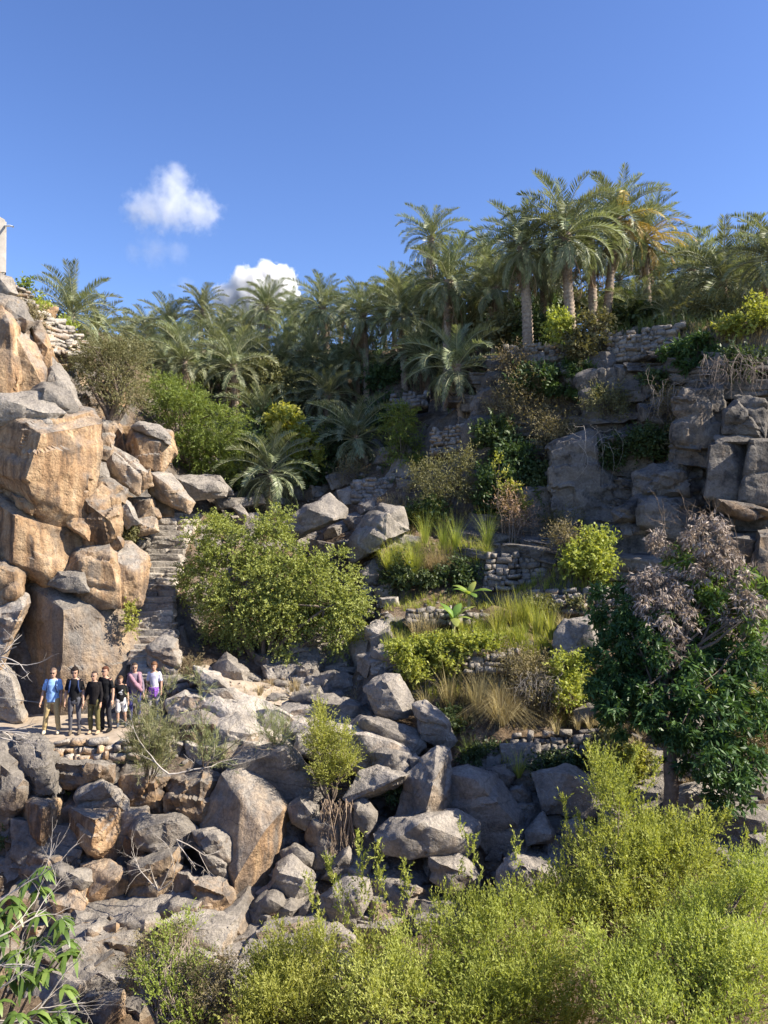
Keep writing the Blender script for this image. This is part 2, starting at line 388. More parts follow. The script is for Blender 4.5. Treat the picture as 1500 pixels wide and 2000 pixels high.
def refine(V, T, L, it=9):
    for _ in range(it):
        E = np.sort(np.concatenate([T[:, [0, 1]], T[:, [1, 2]], T[:, [2, 0]]]), 1)
        key = E[:, 0].astype(np.int64) * (len(V) + 1) + E[:, 1]
        uk, first, inv = np.unique(key, return_index=True, return_inverse=True)
        ue = E[first]; ln = np.linalg.norm(V[ue[:, 0]] - V[ue[:, 1]], axis=1)
        mk = ln > L
        if not mk.any(): break
        mid = np.full(len(ue), -1); mid[mk] = len(V) + np.arange(mk.sum())
        V = np.concatenate([V, (V[ue[mk, 0]] + V[ue[mk, 1]]) / 2])
        m = mid[inv.reshape(3, -1)].T                       # per triangle: middle of edges 01, 12, 20
        c = (m >= 0).sum(1); out = [T[c == 0]]
        for k in range(3):
            s = (c == 1) & (m[:, k] >= 0)
            if s.any():
                a, b, d, q = T[s, k], T[s, (k + 1) % 3], T[s, (k + 2) % 3], m[s, k]
                out += [np.stack([a, q, d], 1), np.stack([q, b, d], 1)]
            s = (c == 2) & (m[:, k] < 0)
            if s.any():                                     # edges k+1 and k+2 are split
                a, b, d = T[s, k], T[s, (k + 1) % 3], T[s, (k + 2) % 3]; q = m[s, (k + 1) % 3]; r = m[s, (k + 2) % 3]
                out += [np.stack([a, b, r], 1), np.stack([b, q, r], 1), np.stack([q, d, r], 1)]
        s = c == 3
        if s.any():
            a, b, d = T[s].T; q, r, t = m[s].T
            out += [np.stack([a, q, t], 1), np.stack([q, b, r], 1), np.stack([t, r, d], 1), np.stack([q, r, t], 1)]
        T = np.concatenate(out)
    return V, T

def vnormals(V, T):
    fn = np.cross(V[T[:, 1]] - V[T[:, 0]], V[T[:, 2]] - V[T[:, 0]])
    N = np.zeros_like(V)
    for k in range(3): np.add.at(N, T[:, k], fn)
    return unit(N)

def relax(V, T, it=1, w=0.5):
    E = np.concatenate([T[:, [0, 1]], T[:, [1, 2]], T[:, [2, 0]]])
    for _ in range(it):
        S = np.zeros_like(V); C = np.zeros(len(V))
        np.add.at(S, E[:, 0], V[E[:, 1]]); np.add.at(C, E[:, 0], 1)
        V = V * (1 - w) + w * S / np.maximum(C, 1)[:, None]
    return V

def joints(p, R, dims, seed):
    """blocks bounded by three joint directions: each a little proud of or behind its neighbours"""
    q = (p @ R) / dims; i = np.floor(q).astype(np.int64)
    return _hash(i[:, 0], i[:, 1], i[:, 2], seed)

def frame(rs, tilt=.25):
    return np.array(Euler((rs.uniform(-tilt, tilt), rs.uniform(-tilt, tilt), rs.uniform(0, 6.28))).to_matrix())

def rock_shape(pts, seed, L=None, rough=1.0, bed=0.5):
    """hull of the corner points, worn at the edges, pitted, and split along a bedding direction"""
    pts = np.array(pts, dtype=float)
    V, T = hull([tuple(p) for p in pts])
    size = float(np.mean(np.sort(pts.max(0) - pts.min(0))[1:])); L = L or min(max(0.085, size * 0.048), 0.16)
    V, T = refine(V, T, size * 0.3); V, T = refine(V, T, L)
    rs = np.random.RandomState(seed)
    V = relax(V, T, 1, 0.1)
    N = vnormals(V, T); off = rs.rand(3) * 50
    wl = size * 0.55
    d = 0.022 * size * fbm((V + off) / wl, seed, 2) + 0.016 * min(size, 2.0) * fbm((V + off) / (wl * 0.3), seed + 5, 3)
    Rj = frame(rs); Vw = V + off + 0.10 * size * np.stack([vnoise(V / size * 1.7 + 9 * q, seed + q) for q in range(3)], 1)
    sj = min(size, 2.6)
    ja = 0.5 if rough < 1.25 else 1.0
    d = d + ja * 0.040 * sj * joints(Vw, Rj, sj * np.array([.55, .5, .30]), seed) + ja * 0.016 * sj * joints(Vw, Rj, sj * np.array([.23, .27, .12]), seed + 1)
    k = unit(rs.randn(3) * np.array([0.5, 0.5, 0.25]) + np.array([0, 0, 1.0])); sp = size * rs.uniform(0.28, 0.5)
    s = (V @ k) / sp + 0.35 * fbm((V + off) / (size * 0.7), seed + 8, 2) + rs.rand()
    fr = np.abs(s - np.round(s)) * sp
    gate = np.clip(fbm((V + off) / size, seed + 11, 2) * 1.8 + bed - 0.2, 0, 1)
    d = d - 0.05 * min(size, 2.0) * np.exp(-(fr / (L * 0.7)) ** 2) * gate
    d = d + 0.02 * min(size, 2.0) * (np.floor(s) % 2) * gate
    return V + N * (d * rough)[:, None], T

_rs = [100]; RDY = [0.0]; GROW = [1.25]
def rock(label, Y, pts, ridge=None, tan=0.4, front=0.38, back=0.75, fs=0.55, f=(0.0, 0.0), name='boulder', cat='boulder', group=None, rough=1.0, bed=0.5, dy=None, L=None, grow=None, mat='rock'):
    """a rock whose outline is the given pixels at distance Y (None: standing on the ground below it)"""
    _rs[0] += 1; rng = random.Random(_rs[0])
    cx = sum(p[0] for p in pts) / len(pts); cyp = sum(p[1] for p in pts) / len(pts)
    if Y is None:
        by = max(p[1] for p in pts)
        Y = ground_at(cx, by - 0.12 * (by - min(p[1] for p in pts)))
    wpx = max(p[0] for p in pts) - min(p[0] for p in pts); hpx = max(p[1] for p in pts) - min(p[1] for p in pts)
    s = 0.5 * (wpx + hpx) / F * Y
    Y += RDY[0] if dy is None else dy
    grow = grow or GROW[0]
    pts = [(cx + (p[0] - cx) * grow, cyp + (p[1] - cyp) * grow, *p[2:]) for p in pts]
    C = []
    for p in pts:
        q = p[2] if len(p) > 2 else rng.uniform(-0.06, 0.06) * s
        # upper edges lie further back than lower ones
        q += -(cyp - p[1]) / max(hpx, 1) * -0.35 * s if len(p) < 3 else 0
        C.append(P(p[0], p[1], Y + q))
    if ridge:
        for r in ridge: C.append(P(r[0], r[1], Y + r[2]))
    else:
        k0 = rng.randrange(len(pts)); nf = 3 if fs < .7 else 4       # a few broad faces meet at three or four corners
        for q in range(nf):
            p = pts[(k0 + round(q * len(pts) / nf)) % len(pts)]; fq = min(.92, fs * rng.uniform(.95, 1.35))
            C.append(P(cx + (p[0] - cx) * fq + f[0] * wpx, cyp + (p[1] - cyp) * fq + f[1] * hpx, Y - front * s * rng.uniform(0.7, 1.15)))
    for p in pts: C.append(P(cx + (p[0] - cx) * 0.86, cyp + (p[1] - cyp) * 0.86 - 0.02 * hpx, Y + back * s))
    V, T = rock_shape(C, _rs[0], L, rough, bed)
    o0 = Vector((V[:, 0].mean(), V[:, 1].mean(), V[:, 2].min()))
    o = link(name, make_mesh(name, V - np.array(o0), T, MAT[mat], sharp=rad(38)), loc=o0)
    o['tan'] = float(tan); o['varnish'] = .48 if name == 'cliff_block' else 0.0  # cliff blocks get shade painted in as a darker colour
    props(o, label, cat, group)
    return o
# ------------------------------------------------------------------ the rock wall above the ledge
R = rock
R('small dark overhanging rock at the very top of the rock wall', 25.0, [(-30,548),(0,540),(20,548),(27,572),(0,584),(-30,580)], tan=.25)
R('rounded tan rock just below the topmost overhang of the rock wall', 24.6, [(-20,580),(10,580),(40,592),(58,625),(44,644),(26,630),(0,606),(-20,600)], tan=.5)
R('tall rounded tan buttress at the upper end of the rock wall', 23.9, [(-40,612),(0,606),(20,624),(36,650),(33,700),(26,738),(34,772),(0,778),(-40,775)], tan=.85, back=1.2)
R('tan slab leaning beside the tall rounded buttress', 24.2, [(32,640),(70,684),(84,720),(82,752),(63,776),(28,774),(22,728)], tan=.7, f=(-.12,0))
R('narrow brown pillar of rock under the sloping masonry wall', 24.8, [(62,640),(80,634),(98,680),(97,712),(84,726),(69,696)], tan=.75)
R('grey wedge of rock sloping down towards the olive bush', 24.8, [(95,706),(112,712),(132,738),(163,812),(142,812),(126,770),(82,754),(80,730)], tan=.3, bed=.9)
R('small dark layered rock sitting on the biggest tan boulder', 23.8, [(64,770),(86,752),(128,768),(145,804),(110,810),(78,788)], tan=.1, bed=1.2)
R('dark layered slab on top of the rock wall boulder', 23.2, [(-40,775),(0,772),(70,776),(112,806),(80,826),(0,822),(-40,830)], tan=.05, bed=1.3)
R('biggest boulder of the rock wall, tan streaked face under a grey top', 23.0,
  [(-40,790,1.2),(0,786,1.1),(90,796,1.3),(166,814,1.2),(183,836,.9),(181,884,.7),(168,950,.5),(160,1000,.5),(84,1003,-.1),(68,988,-.2),(5,922,.9),(-40,905,1.2)],
  ridge=[(80,846,-1.0),(100,838,-.6),(52,935,-1.1),(62,965,-.9),(150,830,.2),(120,990,-.3)], tan=.82, bed=.3)
R('rounded brown boulder perched below the olive bush', 26.2, [(250,872),(262,842),(300,838),(326,852),(334,884),(314,915),(281,916),(268,902)], tan=.75, f=(-.05,.05))
R('flat grey cap rock lying on the perched brown boulder', 26.0, [(264,836),(276,828),(308,830),(330,852),(326,864),(292,850)], tan=.2)
R('upright pale tan slab beside the perched brown boulder', 26.4, [(218,884),(222,828),(240,842),(246,888)], tan=.8)
R('brown rounded rock at the foot of the olive bush', 26.2, [(180,848),(200,822),(222,832),(222,880),(182,868)], tan=.55)
R('flat brown rock wedged above the pale rubble', 25.4, [(178,868),(219,878),(212,899),(180,896)], tan=.5)
R('angular brown block lying across the rubble slope', 25.4, [(208,898),(222,878),(264,902),(280,924),(264,956),(232,936),(208,916)], tan=.6, f=(.05,-.05))
R('small tan cube of rock at the end of the brown block', 25.3, [(276,924),(293,918),(298,946),(280,958)], tan=.75)
R('long pale tan boulder sloping to the top of the stair', 26.0, [(290,918),(334,932),(372,978),(362,996),(333,984),(298,962)], tan=.6)
R('grey boulder between the big tan boulder and the rubble', 24.6, [(172,900),(204,908),(213,934),(188,944),(172,930)], tan=.15)
R('tan block with cracked face above the grey outcrop of rubble', 24.4, [(160,938),(206,936),(240,956),(236,978),(200,962),(164,962)], tan=.7)
R('large smooth tan face right of the biggest boulder', 23.7, [(161,960),(200,955),(231,990),(235,1022),(231,1058),(200,1068),(172,1052),(161,1005)], tan=.85, f=(-.1,0), fs=.45)
R('grey rounded rock leaning on the smooth tan face', 24.4, [(232,966),(254,986),(269,1018),(247,1028),(232,1002)], tan=.2)
R('pale tan rock stacked near the top of the stair', 25.6, [(255,978),(296,976),(309,1010),(273,1024)], tan=.75)
R('pale cracked block directly left of the topmost stair treads', 26.4, [(299,968),(336,978),(336,1006),(302,1004)], tan=.65)
R('pale rock under the stacked rocks by the stair wall', 25.2, [(262,1018),(302,1008),(306,1036),(272,1044)], tan=.6)
R('streaked tan and grey slab below the biggest boulder', 22.9,
  [(-40,965,.8),(0,968,.7),(30,990,.6),(80,1004,.7),(134,1038,.8),(152,1063,.8),(141,1092,.6),(112,1130,.3),(90,1132,.1),(26,1106,.2),(-40,1096,.8)],
  ridge=[(30,1008,-.7),(26,1098,-.75),(92,1118,-.4)], tan=.85, bed=.3)
R('small tan rock wedged under the biggest boulder', 22.6, [(28,968),(50,971),(75,993),(60,1003),(36,990)], tan=.75)
R('tan cube wedged between two streaked slabs', 23.3, [(121,1010),(147,1005),(174,1016),(169,1050),(132,1030)], tan=.8)
R('tan slab with vertical crack above the ledge boulder', 23.4, [(148,1062),(207,1061),(222,1083),(229,1110),(226,1174),(167,1174),(160,1140),(108,1130),(140,1090)], tan=.85, f=(.05,0), fs=.6)
R('flat faced tan block bordering the stair', 23.8, [(212,1071),(254,1071),(281,1093),(284,1112),(272,1172),(240,1184),(223,1174),(226,1110)], tan=.7, f=(-.15,0), fs=.5)
R('tan rock at the picture edge above the shaded hollow', 22.3, [(-40,1090),(0,1094),(34,1108),(42,1124),(34,1160),(6,1194),(-40,1200)], tan=.85)
R('tan and grey rock hanging over the shaded hollow', 22.0, [(-40,1195),(0,1194),(27,1160),(48,1170),(52,1185),(24,1232),(0,1290),(-40,1300)], tan=.6)
R('great dark boulder behind the standing people', 22.9,
  [(32,1138,1.3),(60,1126,1.1),(112,1140,.6),(160,1152,.9),(235,1178,.9),(249,1227,.7),(259,1303,.4),(255,1345,.2),(246,1412,.1),(62,1412,.9),(24,1345,1.3),(20,1240,1.4),(44,1182,1.4)],
  ridge=[(122,1190,-.9),(118,1290,-1.05),(122,1360,-.9),(205,1330,-.45),(116,1404,-.75),(228,1400,-.2)], tan=.50, bed=.4)
R('small black rock lying on the great dark boulder', 22.6, [(98,1142),(117,1120),(160,1120),(166,1152),(127,1154)], tan=.05)
R('grey layered rock at the ledge end by the picture edge', 21.9, [(-40,1290),(0,1296),(22,1322),(45,1384),(45,1412),(-40,1414)], tan=.3, bed=1.3)
R('pale rounded rock ending the stair side wall', 22.7, [(292,1266),(318,1248),(342,1256),(346,1302),(322,1318),(296,1308)], tan=.45, front=.3)

# ------------------------------------------------------------------ below the ledge
RDY[0] = -.45; GROW[0] = 1.24
R('grey outcrop carrying the ledge at the picture edge', 19.3, [(36,1446),(84,1456),(110,1478),(110,1556),(60,1562),(36,1510)], tan=.25, rough=1.5)
R('dark overhung rock under the ledge at the picture edge', 19.4, [(-40,1455),(30,1460),(40,1520),(46,1620),(20,1700),(-40,1700)], tan=.35, rough=1.4)
R('split boulder with dark side and orange side under the ledge', 18.9, [(38,1568,.4),(60,1556,.5),(118,1562,.6),(130,1588,.5),(126,1610,.4),(96,1664,.1),(76,1660,0),(38,1624,.3)], ridge=[(84,1574,-.55),(78,1640,-.6)], tan=.75, dy=-.7, grow=1.1)
R('flat topped grey boulder in the middle of the ledge face', 19.0, [(154,1554),(168,1534),(200,1526),(226,1540),(242,1560),(242,1582),(192,1584),(154,1578)], tan=.3)
R('large orange faced block tapering downwards under the grey boulder', 18.8, [(142,1582,.2),(192,1584,.5),(242,1572,.7),(250,1588,.7),(246,1640,.5),(238,1700,.2),(200,1692,0),(172,1668,-.1),(140,1618,.1)], ridge=[(186,1600,-.55),(178,1660,-.5)], tan=.8, dy=-.8, grow=1.1)
R('dark pointed rock jutting out under the feathery bush', 18.5, [(262,1620),(284,1598),(352,1597),(374,1622),(378,1644),(332,1646),(316,1668),(266,1638)], tan=.4, f=(-.1,0))
R('orange triangular rock behind the jutting pointed rock', 18.9, [(241,1628),(266,1634),(294,1660),(290,1678),(248,1724),(238,1708)], tan=.8)
R('large orange slab in the lower part of the ledge face', 17.9, [(166,1696),(212,1690),(238,1704),(250,1728),(226,1770),(168,1804),(162,1760)], tan=.85)
R('low grey rounded rock beside the large orange slab', 17.8, [(78,1706),(120,1690),(174,1702),(178,1722),(144,1748),(86,1736)], tan=.15)
R('orange block under the low grey rounded rock', 17.5, [(100,1762),(166,1734),(168,1780),(162,1820),(110,1812)], tan=.85)
R('brown rock shaded by bare twigs in the ledge face', 17.9, [(262,1690),(308,1668),(346,1656),(354,1704),(334,1756),(296,1756),(254,1742)], tan=.65)
R('square grey topped block beside the great tilted slab', 18.0, [(384,1628),(420,1626),(458,1640),(462,1656),(458,1692),(444,1696),(398,1662)], tan=.45)
R('thin grey slab leaning under the square block', 17.8, [(386,1656),(416,1662),(444,1688),(442,1716),(420,1708)], tan=.2)
R('small tan rock below the bare branch', 17.6, [(342,1708),(368,1702),(380,1720),(374,1746),(346,1760)], tan=.7)
R('broken tan outcrop at the foot of the great tilted slab', 17.4, [(374,1720),(432,1714),(454,1744),(450,1788),(400,1806),(374,1804)], tan=.8, rough=1.5)
R('great tilted grey slab with an orange streaked flank', 18.6,
  [(434,1518,.9),(472,1490,1.2),(506,1498,1.4),(562,1566,1.1),(564,1590,1.0),(538,1706,.2),(466,1800,-.2),(446,1788,-.2),(450,1730,0),(440,1690,.2),(390,1628,.6),(398,1600,.7)],
  ridge=[(556,1578,.3),(516,1626,-.35),(458,1722,-.65),(470,1560,.15)], tan=.62, bed=.25, rough=.7, dy=-1.0, grow=1.06)
R('smooth grey slab crowning the great tilted slab', 19.5, [(455,1496),(480,1470),(556,1466),(622,1540),(592,1592),(562,1576),(506,1512)], tan=.1, fs=.7, front=.2, dy=-.7)
R('orange broken rock under the bare fallen branch', 19.3, [(330,1528),(396,1512),(436,1530),(430,1580),(398,1612),(340,1600),(318,1560)], tan=.75, rough=1.5)
R('brown rock column behind the feathery bush', 19.5, [(244,1522),(300,1510),(330,1530),(320,1590),(280,1606),(246,1576)], tan=.65, rough=1.4)
R('brown cracked rock beside the ledge masonry', 19.5, [(106,1486),(168,1488),(214,1496),(214,1528),(160,1540),(110,1530)], tan=.55, rough=1.4)
R('small square rock near the foot of the ledge face', 17.0, [(196,1800),(214,1788),(226,1796),(226,1812),(202,1816)], tan=.6)
R('grey sided boulder low down in the ledge face', 16.8, [(232,1800),(252,1782),(302,1790),(314,1806),(290,1836),(240,1828)], tan=.4, f=(-.1,0))
R('long brown slab under the grey sided boulder', 16.5, [(164,1832),(226,1812),(300,1836),(322,1852),(270,1888),(200,1900),(164,1868)], tan=.55, bed=1.0)
R('pale flat ledge of rock above the dry bush', 15.8, [(120,1905),(190,1886),(270,1900),(262,1940),(196,1966),(120,1948)], tan=.4, rough=1.3)
R('tan rock at the bottom of the ledge face', 15.2, [(180,1956),(236,1942),(250,1990),(230,2030),(186,2030)], tan=.75)

# ------------------------------------------------------------------ stream bed
RDY[0] = -.3; GROW[0] = 1.15
R('grey rock balanced beside the great tilted slab', 18.4, [(564,1578),(586,1556),(620,1574),(620,1592),(596,1620),(571,1608)], tan=.1)
R('dark grey rock above the pair of pale cubes', 18.0, [(550,1664),(580,1648),(610,1668),(606,1692),(560,1692)], tan=.1)
R('pale grey cube, upper of the pair by the dark gap', 17.6, [(542,1690),(572,1672),(614,1706),(612,1736),(586,1766),(530,1736)], tan=.2, f=(-.08,.08))
R('pale grey cube, lower of the pair by the dark gap', 17.2, [(492,1766),(524,1736),(582,1758),(587,1772),(546,1818),(492,1798)], tan=.2, f=(-.05,.08))
R('wedge of grey rock beside the lower pale cube', 17.2, [(584,1774),(608,1752),(626,1770),(590,1814),(564,1808)], tan=.1)
R('tall pale boulder half behind the tamarisk shoots', 17.0, [(630,1750),(672,1716),(714,1724),(718,1750),(690,1806),(660,1822),(630,1788)], tan=.2)
R('grey boulder at the edge of the tamarisk', 16.5, [(606,1806),(660,1804),(694,1830),(690,1866),(620,1858)], tan=.15)
R('pale upright rock under the hanging dry roots', 17.8, [(660,1672),(680,1656),(688,1690),(674,1722),(632,1714)], tan=.25)
R('brown rock behind the hanging dry roots', 18.4, [(604,1596),(640,1586),(668,1612),(664,1672),(622,1666),(600,1636)], tan=.45)
R('rounded grey rock standing on the small rubble', 18.2, [(686,1576),(708,1556),(734,1586),(734,1608),(716,1630),(694,1608)], tan=.15)
R('long rounded boulder lying under the standing rock', 17.7, [(738,1628),(772,1600),(820,1594),(884,1592),(918,1614),(922,1642),(900,1666),(804,1670),(760,1666),(742,1644)], tan=.3, bed=.8, front=.3)
R('standing pointed rock with one orange side', 18.2, [(782,1592,.2),(800,1518,.3),(836,1492,.4),(852,1466,.5),(873,1472,.6),(878,1510,.6),(891,1576,.4),(886,1590,.3),(836,1594,.1)], ridge=[(846,1530,-.45),(832,1588,-.5)], tan=.45)
R('slanting grey rock left of the standing pointed rock', 18.5, [(676,1556),(708,1510),(736,1500),(798,1512),(790,1524),(752,1538),(740,1550),(686,1566)], tan=.3)
R('dark grey block on the end of the pale slab', 19.0, [(726,1474),(756,1464),(798,1474),(798,1516),(776,1526),(738,1504)], tan=.2, f=(.1,0))
R('small rock between the grey block and the pointed rock', 19.0, [(796,1478),(820,1480),(830,1498),(804,1514)], tan=.15)
R('long pale sunlit slab beside the small bush', 19.6, [(590,1440),(640,1418),(690,1422),(758,1448),(797,1474),(724,1502),(660,1494),(586,1474)], tan=.35, front=.2, fs=.75, mat='pale_rock')
R('dark water worn boulder above the pale slab', 20.0, [(680,1420),(708,1400),(772,1412),(814,1426),(822,1456),(796,1478),(740,1450),(690,1434)], tan=.1)
R('egg shaped grey boulder below the grassy terrace', 20.8, [(715,1345),(732,1328),(752,1318),(780,1320),(802,1370),(792,1396),(767,1403),(735,1392)], tan=.12)
R('rounded boulder hanging under the dry grass bank', 20.0, [(813,1382),(832,1372),(874,1410),(887,1442),(874,1458),(826,1442)], tan=.25)
R('largest boulder of the stream bed, grey and dappled with shade', 18.7, [(878,1520),(920,1508),(970,1524),(998,1574),(1026,1614),(1030,1654),(1016,1682),(970,1686),(906,1624),(882,1574)], tan=.12, front=.3, rough=.7)
R('pale boulder poking out of the tamarisk top', 16.6, [(980,1704),(1008,1672),(1082,1684),(1104,1710),(1094,1736),(1040,1770),(976,1760)], tan=.25)
R('pale boulder under the long rounded boulder', 17.2, [(842,1676),(896,1670),(936,1706),(930,1736),(880,1740),(846,1716)], tan=.35)
R('dark rock beside the largest stream boulder', 18.2, [(1028,1624),(1060,1590),(1082,1630),(1078,1644),(1032,1650)], tan=.1)
R('square brown boulder in the shade of the vine bank', 18.9, [(1046,1512),(1110,1498),(1164,1530),(1164,1594),(1068,1586)], tan=.3)
R('small dark blue grey rock in the shaded gully', 19.2, [(990,1542),(1020,1532),(1034,1558),(1016,1578),(996,1570)], tan=.05)
R('smooth dark rock at the head of the shaded gully', 19.4, [(948,1502),(984,1496),(1004,1516),(992,1536),(956,1530)], tan=.05)
R('angular rock lying between the gully and the tamarisk', 17.8, [(1106,1610),(1130,1598),(1150,1622),(1160,1650),(1130,1660),(1108,1640)], tan=.15)
R('grey boulder at the foot of the leaning tree', 17.7, [(1310,1556),(1332,1540),(1372,1532),(1400,1554),(1396,1616),(1336,1616)], tan=.2)
R('big shaded boulder behind the tamarisk at the picture edge', 17.2, [(1396,1572),(1460,1572),(1520,1598),(1530,1660),(1432,1664),(1398,1630)], tan=.12)
R('pale rock at the picture edge between the tamarisks', 15.6, [(1450,1694),(1500,1668),(1540,1680),(1530,1730),(1470,1728)], tan=.4)
RDY[0] = 0.0; GROW[0] = 1.10
R('pale boulder on the edge of the grassy terrace', 22.0, [(1083,1294),(1086,1240),(1105,1214),(1150,1203),(1163,1225),(1154,1262),(1170,1290),(1162,1304),(1120,1300)], tan=.15, f=(.1,0))
R('tan rock showing through the leaning tree', 21.0, [(1256,1280),(1272,1262),(1286,1268),(1284,1300),(1262,1304)], tan=.7)
R('flat brown rock at the foot of the dry shrub', 20.8, [(1126,1390),(1150,1376),(1196,1384),(1204,1406),(1130,1408)], tan=.4)
R('pale rock behind the forked trunk', 19.8, [(1340,1400),(1352,1392),(1372,1396),(1376,1424),(1346,1428)], tan=.5)
R('grey rock lying on the sunny bank', 20.6, [(1414,1320),(1448,1316),(1462,1332),(1452,1346),(1418,1344)], tan=.2)

R('pale angular boulder tilted above the big round bush', 28.2, [(551,1032),(600,986),(642,968),(672,996),(668,1010),(620,1034),(580,1050)], tan=.3, f=(0,.05), front=.5)
R('large grey boulder tilted beside the tall reeds', 27.4, [(683,1080),(690,1050),(713,1010),(744,992),(782,996),(796,1038),(740,1068),(690,1094)], tan=.12, f=(.15,-.05), front=.5)
R('flat dark slab at the top of the stair', 30.0, [(332,930),(395,928),(440,952),(440,970),(404,966),(376,978)], tan=.3)
R('dark round rock behind the stair top slab', 31.5, [(398,930),(430,930),(456,966),(430,968)], tan=.1)
R('flat water worn slab beside the stream palm', 31.5, [(418,968),(466,976),(464,992),(425,994)], tan=.1)
R('small upright rock above the big round bush', 31.0, [(455,992),(470,985),(486,1008),(478,1022)], tan=.2)
R('pale flat slab in front of the stream palm', 32.5, [(460,974),(510,968),(520,984),(470,992)], tan=.15)
R('dark split boulder left under the big round bush', 23.0, [(417,1300),(443,1275),(483,1310),(479,1344),(415,1326)], tan=.1)
R('large smooth rock shaded under the big round bush', 24.6, [(538,1292),(560,1238),(612,1248),(654,1290),(642,1314),(583,1326),(538,1314)], tan=.25)
R('flat dark boulder at the head of the pool', 23.2, [(604,1322),(653,1308),(692,1322),(704,1346),(604,1348)], tan=.1)
R('squarish dark boulder between the pool and the terrace', 23.2, [(701,1318),(713,1298),(745,1302),(750,1322),(720,1341)], tan=.12)
R('large smooth grey wall of rock below the terrace end', 24.2, [(680,1264),(700,1240),(745,1228),(756,1280),(738,1300),(696,1304)], tan=.1)
R('low dark rock beside the dry pool grass', 23.0, [(514,1338),(540,1328),(563,1333),(563,1357),(518,1357)], tan=.15)
R('small flat rock behind the pool boulders', 23.8, [(652,1308),(672,1300),(694,1304),(690,1314),(658,1316)], tan=.1)
R('small grey rock between low dark rocks', 23.4, [(566,1322),(586,1312),(606,1322),(602,1344),(570,1344)], tan=.15)
GROW[0] = 1.32
R('dark pyramid rock beside the crossing', 21.9, [(575,1364),(600,1352),(622,1344),(634,1368),(610,1380)], tan=.1)
R('wide flat slab on the crossing', 21.4, [(540,1392),(567,1378),(622,1378),(636,1398),(613,1417),(561,1417)], tan=.3, mat='pale_rock')
R('wide dark slab reaching to the egg shaped boulder', 21.4, [(620,1370),(656,1362),(704,1376),(724,1404),(683,1418),(640,1411)], tan=.1)
R('little pointed rock on the dark slab', 20.9, [(650,1416),(670,1395),(686,1414),(678,1428)], tan=.1)
R('long pale slab sloping down from the path', 21.6, [(390,1312),(427,1324),(470,1363),(474,1388),(433,1382),(398,1346)], tan=.45, mat='pale_rock')
R('orange sided block under the path', 20.6, [(344,1412),(388,1396),(426,1410),(430,1450),(383,1460),(342,1446)], tan=.7)
R('pale pointed block next to the orange sided block', 20.4, [(420,1420),(462,1406),(494,1433),(490,1474),(447,1488),(426,1460)], tan=.35, mat='pale_rock')
R('pale slab behind the feathery bush', 20.2, [(366,1450),(412,1462),(414,1496),(374,1498)], tan=.4, mat='pale_rock')
R('broad sloping bedrock between path and crossing', 21.0, [(466,1394),(540,1390),(590,1423),(540,1462),(480,1428)], tan=.35, fs=.8, front=.15, mat='pale_rock')
R('low pale bedrock above the great tilted slab', 20.0, [(484,1452),(548,1458),(590,1474),(556,1494),(490,1490)], tan=.3, fs=.8, front=.2, mat='pale_rock')
R('long pale sheet of bedrock falling from the path', 21.0, [(405,1338,.5),(470,1352,.6),(560,1392,.5),(640,1432,.3),(610,1486,-.5),(520,1494,-.6),(430,1452,-.4),(392,1392,.1)], ridge=[(450,1400,-.35),(540,1440,-.45),(500,1400,-.1)], tan=.4, grow=1.0, rough=.8, mat='pale_rock')
R('pale tilted bedrock sheet beside the great tilted slab', 20.2, [(350,1448,.4),(420,1440,.5),(490,1480,.3),(480,1520,-.2),(430,1560,-.5),(370,1540,-.4),(340,1490,0)], ridge=[(420,1490,-.3),(390,1520,-.5)], tan=.55, grow=1.0, rough=.8, mat='pale_rock')
R('smooth pale bedrock hump above the long sunlit slab', 20.6, [(560,1398,.4),(640,1404,.5),(700,1420,.4),(690,1446,-.1),(620,1452,-.2),(566,1430,0)], ridge=[(620,1428,-.3),(660,1432,-.25)], tan=.3, grow=1.0, rough=.8, mat='pale_rock')
R('broad tan bedrock below the boy in white', 21.3, [(335,1372),(362,1356),(400,1362),(408,1396),(360,1408),(335,1400)], tan=.45, fs=.7, front=.2, mat='pale_rock')
R('broken pale rock at the feet of the path masonry', 20.5, [(270,1450),(300,1432),(345,1428),(362,1456),(330,1500),(272,1494)], tan=.5, rough=1.4)
GROW[0] = 1.12
for i, (l, q) in enumerate([
    ('small rock stacked directly under the tilted grey boulder', [(700,1122),(730,1092),(762,1128),(746,1144),(712,1144)]),
    ('small leaning rock in the stack below the reeds', [(732,1152),(760,1130),(774,1140),(757,1170),(736,1170)]),
    ('square rock low in the stack below the reeds', [(704,1146),(736,1146),(740,1176),(706,1178)]),
    ('smallest rock at the foot of the reed stack', [(742,1168),(776,1166),(778,1184),(744,1186)]),
    ('flat rock above the big grey wall of rock', [(690,1196),(730,1190),(744,1208),(696,1216)])]):
    R(l, None, q, tan=.15)

# ------------------------------------------------------------------ the shaded cliff
CG = 'rock'
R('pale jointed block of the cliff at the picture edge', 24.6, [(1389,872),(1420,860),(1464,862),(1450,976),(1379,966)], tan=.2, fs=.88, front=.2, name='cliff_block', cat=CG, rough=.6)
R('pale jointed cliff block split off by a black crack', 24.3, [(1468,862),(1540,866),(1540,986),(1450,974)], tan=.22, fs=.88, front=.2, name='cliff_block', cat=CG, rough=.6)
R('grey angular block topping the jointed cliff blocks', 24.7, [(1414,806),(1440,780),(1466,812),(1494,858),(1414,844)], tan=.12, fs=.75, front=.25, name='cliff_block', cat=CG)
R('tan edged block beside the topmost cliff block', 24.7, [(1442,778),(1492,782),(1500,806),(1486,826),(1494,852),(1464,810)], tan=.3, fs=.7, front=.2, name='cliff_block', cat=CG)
R('thin flat rock between the stacked cliff blocks', 24.6, [(1398,850),(1440,848),(1476,856),(1470,864),(1402,866)], tan=.2, name='cliff_block', cat=CG)
